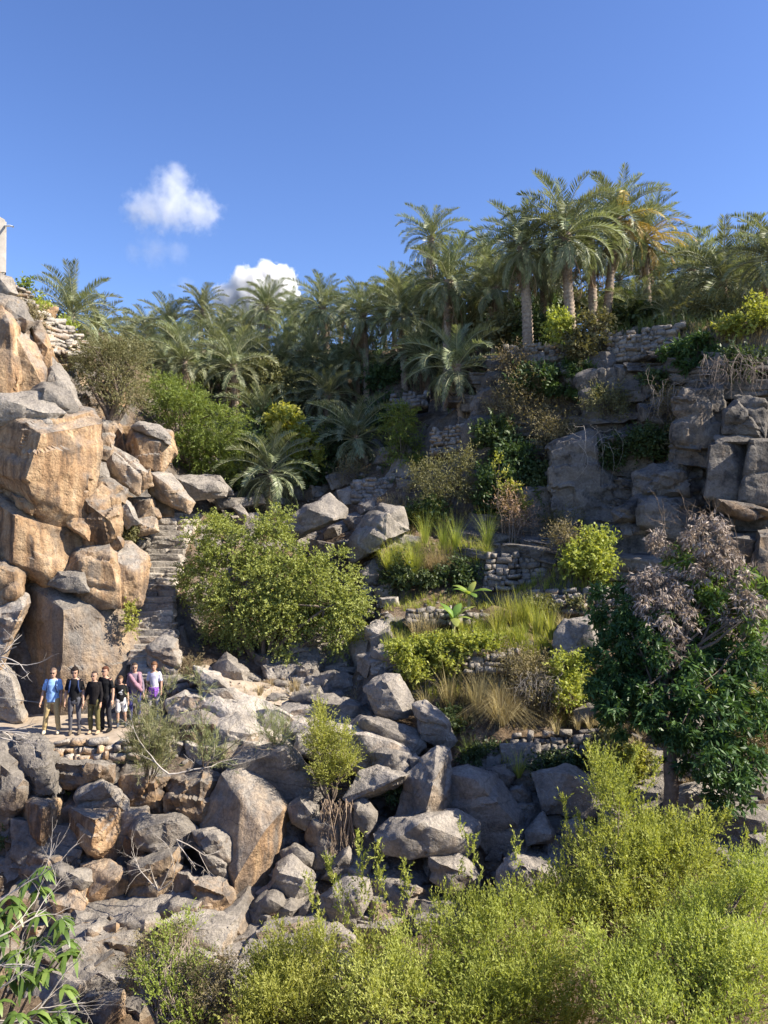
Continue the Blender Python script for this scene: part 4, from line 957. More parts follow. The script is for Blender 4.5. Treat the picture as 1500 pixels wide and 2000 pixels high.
def palm_trunk(a, b, r, rng):
    """tapered stem from a to b, shingled with old leaf bases in spirals"""
    H = (b - a).length; rings_ = int(max(16, min(110, H / 0.056))); seg = 18
    m = (a + b) / 2 + Vector((rng.uniform(-1, 1), rng.uniform(-1, 1), 0)) * H * .035
    C = np.array([c[:] for c in bez(a, m, b, rings_)]); t = np.linspace(0, 1, rings_)[:, None]; z = C[:, 2:3] - C[0, 2]
    rr = r * (1.12 - .28 * t + .35 * np.maximum(0, .06 - t) / .06 + .5 * np.maximum(0, t - .94) / .06)
    row = np.floor(z / .17); fu = z / .17 - row; q = np.linspace(0, 2 * math.pi, seg, endpoint=False)[None, :]
    v = q * 10 / (2 * math.pi) + .5 * row; v = v - np.floor(v)
    bump = fu * (1 - np.abs(2 * v - 1) ** 1.5)
    R_ = rr * (.9 + .38 * bump + np.array([[rng.uniform(-.04, .04) for _ in range(seg)] for _ in range(rings_)]))
    V = np.stack([C[:, 0:1] + R_ * np.cos(q), C[:, 1:2] + R_ * np.sin(q), np.repeat(C[:, 2:3], seg, 1)], -1)
    idx = np.arange(rings_ * seg).reshape(rings_, seg)
    Q = np.stack([idx[:-1], np.roll(idx[:-1], -1, 1), np.roll(idx[1:], -1, 1), idx[1:]], -1).reshape(-1, 4)
    return make_mesh('trunk', V.reshape(-1, 3), Q, palm_bark, False, {'rnd': np.clip(bump, 0, 1).ravel()})

_crowns = {}
def merged_crown(kind):
    if kind not in _crowns:
        rng = random.Random(700 + kind); acc = Acc()
        for me, az, el, roll, sc, dz in frond_layout(50, rng, 1.0, 10 if kind % 2 else 4):
            M = frond_matrix(az, el, roll, sc, dz); n = len(me.vertices)
            co = np.empty(n * 3, np.float32); me.vertices.foreach_get('co', co); co = co.reshape(-1, 3) @ np.array(M.to_3x3()).T + np.array(M.translation)
            li = np.empty(len(me.loops), np.int32); me.loops.foreach_get('vertex_index', li)
            at = np.empty(n, np.float32); me.attributes['rnd'].data.foreach_get('value', at)
            if me.name.startswith('dead'): at = at * 0 + 2
            acc.add(co, li.reshape(-1, 4), at)
        A = np.concatenate(acc.A); Fq = np.concatenate(acc.F)
        me = make_mesh('crown', np.concatenate(acc.V), Fq, None, False, {'rnd': np.where(A > 1.5, .5, A)}, [M_FROND, M_FRONDD], (A[Fq[:, 0]] > 1.5).astype(np.int32))
        _crowns[kind] = me
    return _crowns[kind]

_pn = [0]
def palm(label, crown, Y, base_px=None, nf=62, size=1.0, dead=6, far=False, r=.2, group=None, yellow=0., ysec=None, top=82, low=-42, base_y=None, tilt=0.0):
    _pn[0] += 1; rng = random.Random(300 + _pn[0])
    h = P(crown[0], crown[1], Y); size *= .95 * rng.uniform(.9, 1.1); r *= .88
    if base_y is not None: b = P(base_px, base_y, Y)
    else:
        bx = P(base_px if base_px is not None else crown[0] + rng.uniform(-8, 8), 0, Y).x
        b = Vector((bx, Y, ground_z(bx, Y) - .1))
    if b.z > h.z - .25: b.z = h.z - .25
    root = empty('date_palm', b, label, 'palm tree', group)
    link('trunk', palm_trunk(Vector((0, 0, -.2)), h - b, r, rng), root)
    if far:
        c = link('crown', merged_crown(rng.randrange(4)), root, h - b); c.rotation_euler = (rng.uniform(-.08, .08), rng.uniform(-.08, .08), rng.uniform(0, 6.28)); s = size * rng.uniform(.92, 1.08); c.scale = (s, s, s)
    else:
        M0 = Matrix.Translation(h - b) @ Matrix.Rotation(tilt, 4, 'Y')
        az0 = rng.uniform(0, 6.28) if ysec is None else 0
        for me, az, el, roll, sc, dz in frond_layout(nf, rng, size, dead, yellow, ysec, top, low):
            o = link('dead_frond' if me.name.startswith('dead') else 'frond', me, root)
            o.matrix_local = M0 @ frond_matrix(az + az0, el, roll, sc, dz)
    return root

G1, G2, G3 = 'palms on the cliff top', 'palms on the slope', 'palms along the skyline'
palm('stout date palm standing first at the cliff corner, thick trunk', (1020,478), 32.8, 1032, size=.95, dead=5, r=.24, group=G1)
palm('tallest date palm on the cliff top, long bare scaly trunk', (1103,456), 32.2, 1117, size=1.05, dead=4, r=.22, group=G1)
palm('date palm with straight trunk behind the tallest palm', (1150,470), 34.5, 1156, size=1.0, dead=8, r=.22, group=G1)
palm('leaning date palm with curved trunk on the cliff top', (1205,425), 34.8, 1180, size=1.12, dead=6, r=.2, group=G1, yellow=.6, ysec=-40)
palm('date palm with orange yellow lower fronds', (1258,462), 37, 1268, size=1.05, dead=6, r=.2, group=G1, yellow=.95, ysec=-50)
palm('thin trunked date palm between the stout and tallest palms', (1058,520), 37.5, 1064, size=.95, dead=6, r=.17, group=G1)
palm('wide low date palm behind the yellow shrubs', (1412,545), 33.5, 1416, size=1.15, dead=2, r=.22, group=G1, low=-25)
palm('date palm cut by the picture edge with brown hanging fronds', (1508,500), 30, 1512, size=1.05, dead=16, r=.2, group=G1)
palm('date palm filling the gap behind the wide low palm', (1350,525), 39, 1352, size=1.05, dead=4, group=G1, low=-30)
palm('small young palm between the scaly trunks and the masonry', (1315,612), 33, 1315, nf=32, size=.68, dead=0, group=G1, low=5, r=.13)
palm('young palm beside the curved trunk', (1245,612), 35, 1245, nf=32, size=.75, dead=0, group=G1, low=0, r=.13)
palm('young palm behind the yellow green shrub', (1428,625), 31, 1428, nf=30, size=.62, dead=0, group=G1, low=10, r=.13)
palm('young palm behind the pale leafed wall shrub', (1165,618), 36, 1165, nf=32, size=.75, dead=0, group=G1, low=0, r=.13)
palm('lone tall palm rising above the slope skyline', (842,462), 44, 838, nf=45, size=1.0, dead=5, group=G2, r=.2)
palm('broad palm below the lone tall palm', (876,548), 38, 872, size=1.1, dead=9, group=G2, r=.22)
palm('palm with hanging brown skirt left of the stout palm', (968,560), 37, 964, size=1.0, dead=14, group=G2, r=.18)
palm('palm half hidden behind the stout cliff palm', (948,508), 41, 950, size=1.0, dead=6, group=G2, far=True)
palm('palm with wide brown skirt of dead fronds', (790,612), 42, 792, size=1.05, dead=18, group=G2, r=.2)
palm('palm with straight trunk and thin brown skirt', (708,612), 43, 716, size=1.0, dead=13, group=G2, r=.19)
palm('palm with leaning dark trunk on the slope', (630,598), 47, 645, size=1.05, dead=8, group=G2, r=.2)
palm('slender palm standing in front of the white cloud', (520,598), 52, 521, size=1.0, dead=5, group=G2, r=.18)
palm('palm of the slope with upright fronds beside the thorny shrubs', (456,712), 41, 460, nf=42, size=.95, dead=3, group=G2, low=-20)
palm('full palm low on the slope above the feathery bush', (360,702), 45, 362, nf=45, size=1.05, dead=3, group=G2, low=-25)
palm('short palm on the stream bed with dark trunk', (527,916), 33, 525, nf=42, size=.98, dead=3, low=-38, base_y=1000, r=.17)
palm('shaded palm leaning over the slope masonry', (694,850), 36, 724, nf=45, size=1.05, dead=5, low=-40, r=.2)
palm('silvery palm overhanging the cliff corner', (892,712), 33, 905, nf=40, size=1.12, dead=2, low=-45, r=.2)
palm('short dark palm deep in the shaded hollow', (506,815), 40, 506, nf=37, size=.95, dead=2, low=-20)
palm('dark low palm beside the vine in the hollow', (420,880), 38, 420, nf=35, size=.85, dead=2, low=-20)
palm('palm behind the sloping masonry wall', (140,612), 36, 140, nf=45, size=1.0, dead=2, low=-25)
palm('low palm touching the end of the sloping masonry wall', (190,648), 40, 190, nf=37, size=.9, dead=2, low=-20)
_sky = [((395,602),55,.95,'palm with bare dark trunk left of the white cloud'),((330,632),56,1.0,'palm at the low end of the skyline'),((288,650),60,1.0,'last low palm at the skyline dip'),
 ((250,662),62,.9,'small palm top in the skyline dip'),((480,640),58,1.0,'palm below the white cloud'),((572,612),56,1.0,'palm half in front of the white cloud edge'),((606,640),54,1.0,'palm tucked below the skyline beside the cloud'),
 ((668,610),55,1.0,'palm between the leaning and straight trunks'),((746,598),52,1.05,'palm between the thin and wide brown skirts'),((820,575),50,1.0,'palm crown under the lone tall palm'),
 ((770,570),58,1.0,'distant palm crown behind the brown skirted palms'),((350,665),52,1.0,'palm crown behind the full slope palm'),
 ((440,648),58,1.0,'palm crown low under the cloud'),((500,690),48,.95,'palm crown in the middle of the slope'),((590,740),46,.9,'palm crown in the shaded slope centre'),((900,660),39,.9,'palm crown behind the silvery palm'),((320,705),47,.9,'palm crown beside the olive bush top'),((545,715),46,.95,'palm crown below the slender palm foot'),((700,700),44,.95,'palm crown beside the straight trunk foot'),((420,672),50,1.0,'palm crown above the upright slope palm'),((560,670),50,1.0,'palm crown under the slender palm'),
 ((610,700),46,1.0,'palm crown left of the leaning trunk foot'),((660,730),44,.95,'palm crown above the shaded palm'),
 ((640,770),41,.9,'palm crown low in the shaded slope'),((300,690),52,.95,'palm crown behind the olive bush'),((850,610),43,1.0,'palm crown under the broad palm'),((920,600),42,1.0,'palm crown between broad and skirted palms'),
 ((1000,560),43,1.0,'palm crown behind the stout trunk'),((1090,545),43,1.0,'palm crown behind the tallest trunk'),((1210,540),43,1.0,'palm crown behind the curved trunk'),((1290,545),43,1.0,'palm crown behind the orange fronds'),
 ((1460,540),40,1.0,'palm crown behind the wide low palm'),((1375,580),42,.95,'palm crown under the gap palm'),
 ((540,760),43,.85,'palm crown beside the dark hollow'),((830,690),40,.9,'palm crown left of the silvery palm')]
for cxy, Y, s, l in _sky: palm(l, cxy, Y, size=s * .97 * (1 + .003 * (Y - 40)), far=True, group=G3, r=.17)
# ------------------------------------------------------------------ dry stone walls: every stone a piece
def stone_shape(seed, mat=None):
    rs = np.random.RandomState(seed)
    b = np.array([[x, y, z] for x in (-.5, .5) for y in (-.5, .5) for z in (-.5, .5)], float)
    pts = np.concatenate([b * (0.72 + 0.38 * rs.rand(8, 3)), rs.uniform(-.55, .55, (5, 3))])
    V, T = hull([tuple(p) for p in pts]); V, T = refine(V, T, .9)
    V = relax(V, T, 1, .06); N = vnormals(V, T); V = V + N * (0.05 * fbm(V * 2.5 + seed, seed, 2))[:, None]
    return make_mesh('stone', V, T, mat or MAT['rock'], False)
STONES = [stone_shape(60 + i) for i in range(14)]; PALE = [stone_shape(60 + i, MAT['pale_rock']) for i in range(14)]
M_CORE = simple_material('wall_core', (0.055, 0.045, 0.036), (0.12, 0.10, 0.08), 10, .95, .5)
_wr = [0]
def stone_wall(label, bl, br, tr, tl, size, depth=.35, tan=.35, name='stone_wall', rag=.25, cat='wall', shapes=None):
    """corners are (px, py, Y); stones laid in uneven courses over a rubble core"""
    _wr[0] += 1; rng = random.Random(50 + _wr[0])
    A, B, C, D = P(*bl), P(*br), P(*tr), P(*tl)
    root = empty(name, (A + B) / 2, label, cat); root['kind'] = 'thing'
    n_ = (B - A).cross(D - A).normalized()
    if n_.y > 0: n_ = -n_
    H = max((D - A).length, (C - B).length); rows = max(2, round(H / (size * .72)))
    Wd = max((B - A).length, (C - D).length); k = 0
    for r in range(rows):
        v0, v1 = r / rows, (r + 1) / rows; u = -rng.random() * .4 * size / Wd
        while u < 1:
            w = size * rng.choice((.5, .7, .9, 1.2, 1.7)) * rng.uniform(.85, 1.15) / Wd
            um, vm = min(max(u + w / 2, 0), 1), (v0 + v1) / 2 + rng.uniform(-.12, .12) / rows
            if k < 298 and not (r == rows - 1 and rng.random() < rag):
                p = A.lerp(B, um).lerp(D.lerp(C, um), vm)
                hh = (A.lerp(B, um) - D.lerp(C, um)).length / rows
                o = link('stone', rng.choice(shapes or STONES), root); o['tan'] = tan + rng.uniform(-.3, .3)
                q = (-n_).to_track_quat('Y', 'Z').to_matrix().to_4x4()
                o.matrix_local = Matrix.Translation(p - root.location + n_ * rng.uniform(-.05, .07)) @ q @ Euler((rng.uniform(-.2, .2), rng.uniform(-.22, .22), rng.uniform(-.2, .2))).to_matrix().to_4x4() @ Matrix.Diagonal((w * Wd * 1.06, depth * rng.uniform(.7, 1.1), hh * rng.uniform(.7, 1.4), 1))
                k += 1
            u += w
    q = [A, B, C, D]; c0 = [p - n_ * .06 - root.location for p in q]; c0 = [c0[0], c0[1], c0[2] - Vector((0, 0, .12)), c0[3] - Vector((0, 0, .12))]
    c1 = [p - n_ * .5 for p in c0]
    V = np.array([v[:] for v in c0 + c1])
    link('core', make_mesh('core', V, np.array([(0, 1, 2, 3), (7, 6, 5, 4), (0, 4, 5, 1), (1, 5, 6, 2), (2, 6, 7, 3), (3, 7, 4, 0)]), M_CORE, False), root)
    return root

stone_wall('dry stone masonry carrying the ledge under the people', (104,1490,19.72), (266,1486,19.75), (268,1440,20.0), (100,1447,19.95), .24, tan=.5, shapes=PALE)
stone_wall('low dry stone edging of the path above the bedrock', (330,1358,22.35), (425,1352,22.35), (420,1324,22.55), (330,1322,22.55), .25, tan=.4, shapes=PALE)
stone_wall('long dry stone wall along the cliff top under the palms', (1190,712,30.3), (1300,696,28.9), (1330,634,28.9), (1190,654,30.6), .27, tan=.25)
stone_wall('low dry stone wall at the feet of the stout palm', (1010,712,31.6), (1130,704,31.2), (1128,664,31.3), (985,680,32.0), .28, tan=.3)
stone_wall('crumbling stone wall high above the olive scrub', (842,892,31.4), (905,880,31.0), (908,830,31.2), (846,838,31.8), .26, tan=.3)
stone_wall('rounded dry stone wall above the reed terrace', (948,1156,25.7), (1086,1152,25.4), (1092,1076,25.7), (952,1082,25.9), .28, tan=.15)
stone_wall('dry stone wall under the lime bush', (1040,1204,24.0), (1205,1200,23.7), (1205,1150,24.0), (1040,1154,24.3), .24, tan=.3)
stone_wall('low stone wall behind the banana plants', (795,1222,23.4), (950,1222,23.4), (952,1188,23.6), (795,1188,23.6), .24, tan=.2)
stone_wall('lowest terrace wall under the dry grass strip', (1000,1490,19.75), (1195,1476,19.5), (1192,1424,19.9), (1000,1430,20.1), .25, tan=.25)
stone_wall('stone facing seen between the grasses of the bank', (905,1318,21.6), (1010,1316,21.6), (1010,1268,21.95), (905,1272,21.95), .24, tan=.3)
stone_wall('shaded stone wall on the slope below the shaded palm', (690,985,32.2), (800,975,31.6), (800,930,32.4), (690,940,32.8), .3, tan=.2)
stone_wall('short stone wall on the palm slope near the silvery palm', (760,805,37.5), (830,795,37.0), (835,765,37.4), (765,772,37.8), .32, tan=.2)

# masonry wall above the rock wall, and the building corner
def slab_block(name, corners_px, thick, mat, label, cat):
    q = [P(*c) for c in corners_px]; o0 = q[0].copy()
    n_ = (q[1] - q[0]).cross(q[3] - q[0]).normalized()
    if n_.y < 0: n_ = -n_
    V = np.array([(p - o0)[:] for p in q] + [(p - o0 + n_ * thick)[:] for p in q])
    Fq = np.array([(0, 1, 2, 3), (7, 6, 5, 4), (0, 4, 5, 1), (1, 5, 6, 2), (2, 6, 7, 3), (3, 7, 4, 0)])
    bm = bmesh.new()
    vs_ = [bm.verts.new(v) for v in V]
    for f in Fq: bm.faces.new([vs_[i] for i in f])
    bmesh.ops.recalc_face_normals(bm, faces=list(bm.faces))
    bmesh.ops.bevel(bm, geom=list(bm.edges), offset=.05, segments=2, affect='EDGES')
    me = bpy.data.meshes.new(name); bm.to_mesh(me); bm.free(); me.materials.append(mat)
    return link(name, me, loc=o0)
stone_wall('pale masonry wall sloping down behind the rock wall', (82,690,27.2), (178,702,28.6), (180,672,28.8), (60,588,27.2), .3, depth=.3, tan=.35, shapes=PALE)
stone_wall('masonry on the crest of the rock wall under the building', (-40,562,25.6), (62,600,26.6), (50,572,26.6), (-40,505,25.8), .26, depth=.3, tan=.3)
M_PLAST = simple_material('weathered_plaster', (0.34, 0.31, 0.27), (0.55, 0.51, 0.46), 2.2, .95, .5, .03)
b_root = empty('stone_building', P(-20, 530, 26.2), 'grey plastered corner of a building above the rock wall', 'building')
w_ = slab_block('wall', [(-160,545,25.2), (12,534,26.4), (13,430,26.4), (-160,330,25.2)], .6, M_PLAST, None, None); w_.parent = b_root; w_.location -= b_root.location
pa = Acc(); pa.add(*tube_arrays([P(10, 441, 26.4), P(20, 441, 26.1), P(26, 443, 26.0)], [.035, .032, .03], 8))
sp_ = link('water_spout', pa.mesh('water_spout', simple_material('white_pipe', (.75, .74, .72), None, 4, .5, 0)), b_root)
sp_.location -= b_root.location

# ------------------------------------------------------------------ path and stair
def strip(name, pts, label, lift=.05):
    """pts: (px_left, px_right, py, Y, z or None)"""
    V = []; Fq = []; K = 7
    for (xl, xr, Y, z) in pts:
        for k in range(K):
            x = xl + (xr - xl) * k / (K - 1)
            V.append((x, Y, z))
    for i in range(len(pts) - 1):
        for k in range(K - 1): Fq.append((i * K + k, i * K + k + 1, (i + 1) * K + k + 1, (i + 1) * K + k))
    V, T = np.array(V), np.array(Fq)
    T = np.concatenate([T[:, [0, 1, 2]], T[:, [0, 2, 3]]]); V, T = refine(V, T, .16)
    V[:, 2] += .03 * fbm(V * 1.7, 4, 3) + lift; V[:, :2] += .05 * np.stack([vnoise(V * 2, 1), vnoise(V * 2, 2)], 1)
    o = link(name, make_mesh(name, V, T, MAT['path'])); props(o, label, 'path', kind='structure'); return o
# ledge: runs along X, so the strip is laid in Y
strip('path', [(-18, -6.35, 19.86, LEDGE - .55), (-18, -6.33, 19.9, LEDGE - .03), (-18, -6.2, 20.4, LEDGE), (-18, -5.6, 21.2, LEDGE), (-18, -5.4, 22.0, LEDGE + .02), (-18, -5.6, 22.6, LEDGE + .1)], 'trodden ledge path the people stand on', .02)
_p2 = [P(330, 1330, 22.9), P(420, 1335, 22.75), P(520, 1350, 22.3), P(640, 1362, 22.2)]
def strip_along(name, pts, w, label):
    V = []; Fq = []; n = len(pts) * 6
    C = []
    for i in range(len(pts) - 1):
        for k in range(8): C.append(pts[i].lerp(pts[i + 1], k / 8))
    C.append(pts[-1])
    for i, c in enumerate(C):
        for k in range(6): V.append((c.x, c.y + (k / 5 - .5) * w, ground_z(c.x, c.y + (k / 5 - .5) * w) + .05))
    for i in range(len(C) - 1):
        for k in range(5): Fq.append((i * 6 + k, (i + 1) * 6 + k, (i + 1) * 6 + k + 1, i * 6 + k + 1))
    V = np.array(V)
    o = link(name, make_mesh(name, V, np.array(Fq), MAT['path'])); props(o, label, 'path', kind='structure')
strip_along('path', _p2, .9, 'narrow trodden path crossing below the round bush')

def step_shape(seed):
    rs = np.random.RandomState(seed)
    pts = [[x, y, z] for x in (-.5, -.2, .2, .5) for y in (-.5, .5) for z in (-.5, .5)]
    pts = np.array(pts) + rs.uniform(-.07, .07, (16, 3)) * np.array([1, 1.4, 1.2])
    V, T = hull([tuple(p) for p in pts]); V, T = refine(V, T, .13); V = relax(V, T, 1, .4); N = vnormals(V, T)
    V = V + N * (0.05 * fbm(V * np.array([5, 2, 2.]) + seed, seed, 3))[:, None]
    return make_mesh('step', V, T, MAT['pale_rock'], sharp=rad(40))
STEPS = [step_shape(80 + i) for i in range(7)]
st_root = empty('stone_stair', P(300, 1320, 22.6), 'long flight of rough stone steps beside the tan rocks', 'stairs')
def stair_pt(t):   # centre pixel, distance and half width of the stair from foot to head
    T_ = [(0, 302, 1318, 22.45, 42), (.12, 300, 1282, 23.0, 44), (.35, 301, 1205, 24.5, 36), (.6, 308, 1125, 26.2, 36), (.85, 322, 1050, 28.2, 42), (1, 352, 1004, 30.6, 40)]
    for a, b in zip(T_, T_[1:]):
        if t <= b[0]:
            k = (t - a[0]) / (b[0] - a[0]); return [a[i] + (b[i] - a[i]) * k for i in range(1, 5)]
    return T_[-1][1:]
_sr = random.Random(8); NS = 27
for i in range(NS):
    t = i / (NS - 1); px, py, Y, hw = stair_pt(t); p = P(px, py, Y); w = 2 * hw / F * Y
    nx = stair_pt(min(1, t + 1 / NS)); rise = max(.14, (P(nx[0], nx[1], nx[2]) - p).z); run = max(.3, nx[2] - Y)
    cuts = [0, 1] if _sr.random() < .4 else [0, _sr.uniform(.35, .65), 1]
    for a, b in zip(cuts, cuts[1:]):
        o = link('step', _sr.choice(STEPS), st_root); o['tan'] = _sr.uniform(.2, .5)
        o.location = p - st_root.location + Vector(((a + b - 1) / 2 * w, .16 + _sr.uniform(-.05, .05), -rise * .5 + _sr.uniform(-.03, .03) - .02))
        o.rotation_euler = (_sr.uniform(-.05, .05), _sr.uniform(-.05, .05), _sr.uniform(-.08, .08))
        o.scale = ((b - a) * w * 1.04, run * 1.7, rise * 1.5)
# side wall of the stair
stone_wall('dry stone cheek wall along the upper stair', (268,1070,25.3), (290,1066,25.9), (296,1016,27.3), (276,1026,26.8), .2, tan=.35)

# ------------------------------------------------------------------ thin line strung along the ledge
ha = Acc(); ha.add(*tube_arrays(bez(P(-20, 1360, 20.9), P(30, 1367, 20.9), P(86, 1373, 20.75), 10), [.012] * 10, 5))
ho = link('water_hose', ha.mesh('water_hose', simple_material('grey_hose', (.22, .21, .19), None, 5, .7, 0)))
props(ho, 'thin grey hose strung low along the ledge behind the people', 'hose')
# ------------------------------------------------------------------ bushes and trees
# great round thorn bush in front of the stair
plant('thorn_bush', 'great round green thorn bush beside the stone stair', 'bush', (510,1312,24.6), [
    (448,1065,24.9,70,60,.9),(525,1058,24.9,72,56,.9),(415,1135,24.9,58,70,.9),(495,1150,24.4,98,85,1.1),(590,1120,24.4,82,78,1.1),
    (645,1185,24.1,62,65,1.0),(672,1210,24,40,55,.8),(555,1225,24.1,62,52,.9),(435,1215,24.8,55,62,.8),(535,1012,24.9,42,30,.6),(400,1045,25.2,36,36,.6),(570,1270,24,24,34,.5),(660,1255,24,26,36,.5),(690,1165,24.1,32,36,.6),(500,1210,24.3,80,60,.9),(560,1170,24.2,70,60,.9)],
    5600, 'fine', M_ZIZ, trunk=.14, stems=26, scale=1.15)
plant('olive_bush', 'grey olive bush rounded on top of the rock wall', 'bush', (216,826,26.6), [(210,735,27,78,70,1.5),(250,700,27.4,55,50,1.2),(190,700,27.2,55,48,1.2),(235,775,26.8,70,42,1.2)], 2300, 'scrub', M_OLIVE, trunk=.12, stems=12, scale=1.25)
plant('feathery_bush', 'bright feathery green bush behind the rock wall', 'bush', (385,925), [(350,800,34,62,55,1.6),(415,835,33,58,62,1.5),(372,880,33,62,48,1.4),(440,900,33.5,40,40,1.2),(320,760,35,40,40,1.2)], 2000, 'feather', M_FEATH, trunk=.12, stems=10, scale=1.3)
plant('vine_bush', 'leafy vine bush catching the sun above the stream palm', 'bush', (585,925), [(565,845,36,34,42,1.0),(598,885,35.5,28,34,.9),(545,815,36.5,26,26,.8)], 620, 'vine', M_YEL, trunk=.08, stems=6, scale=1.5)
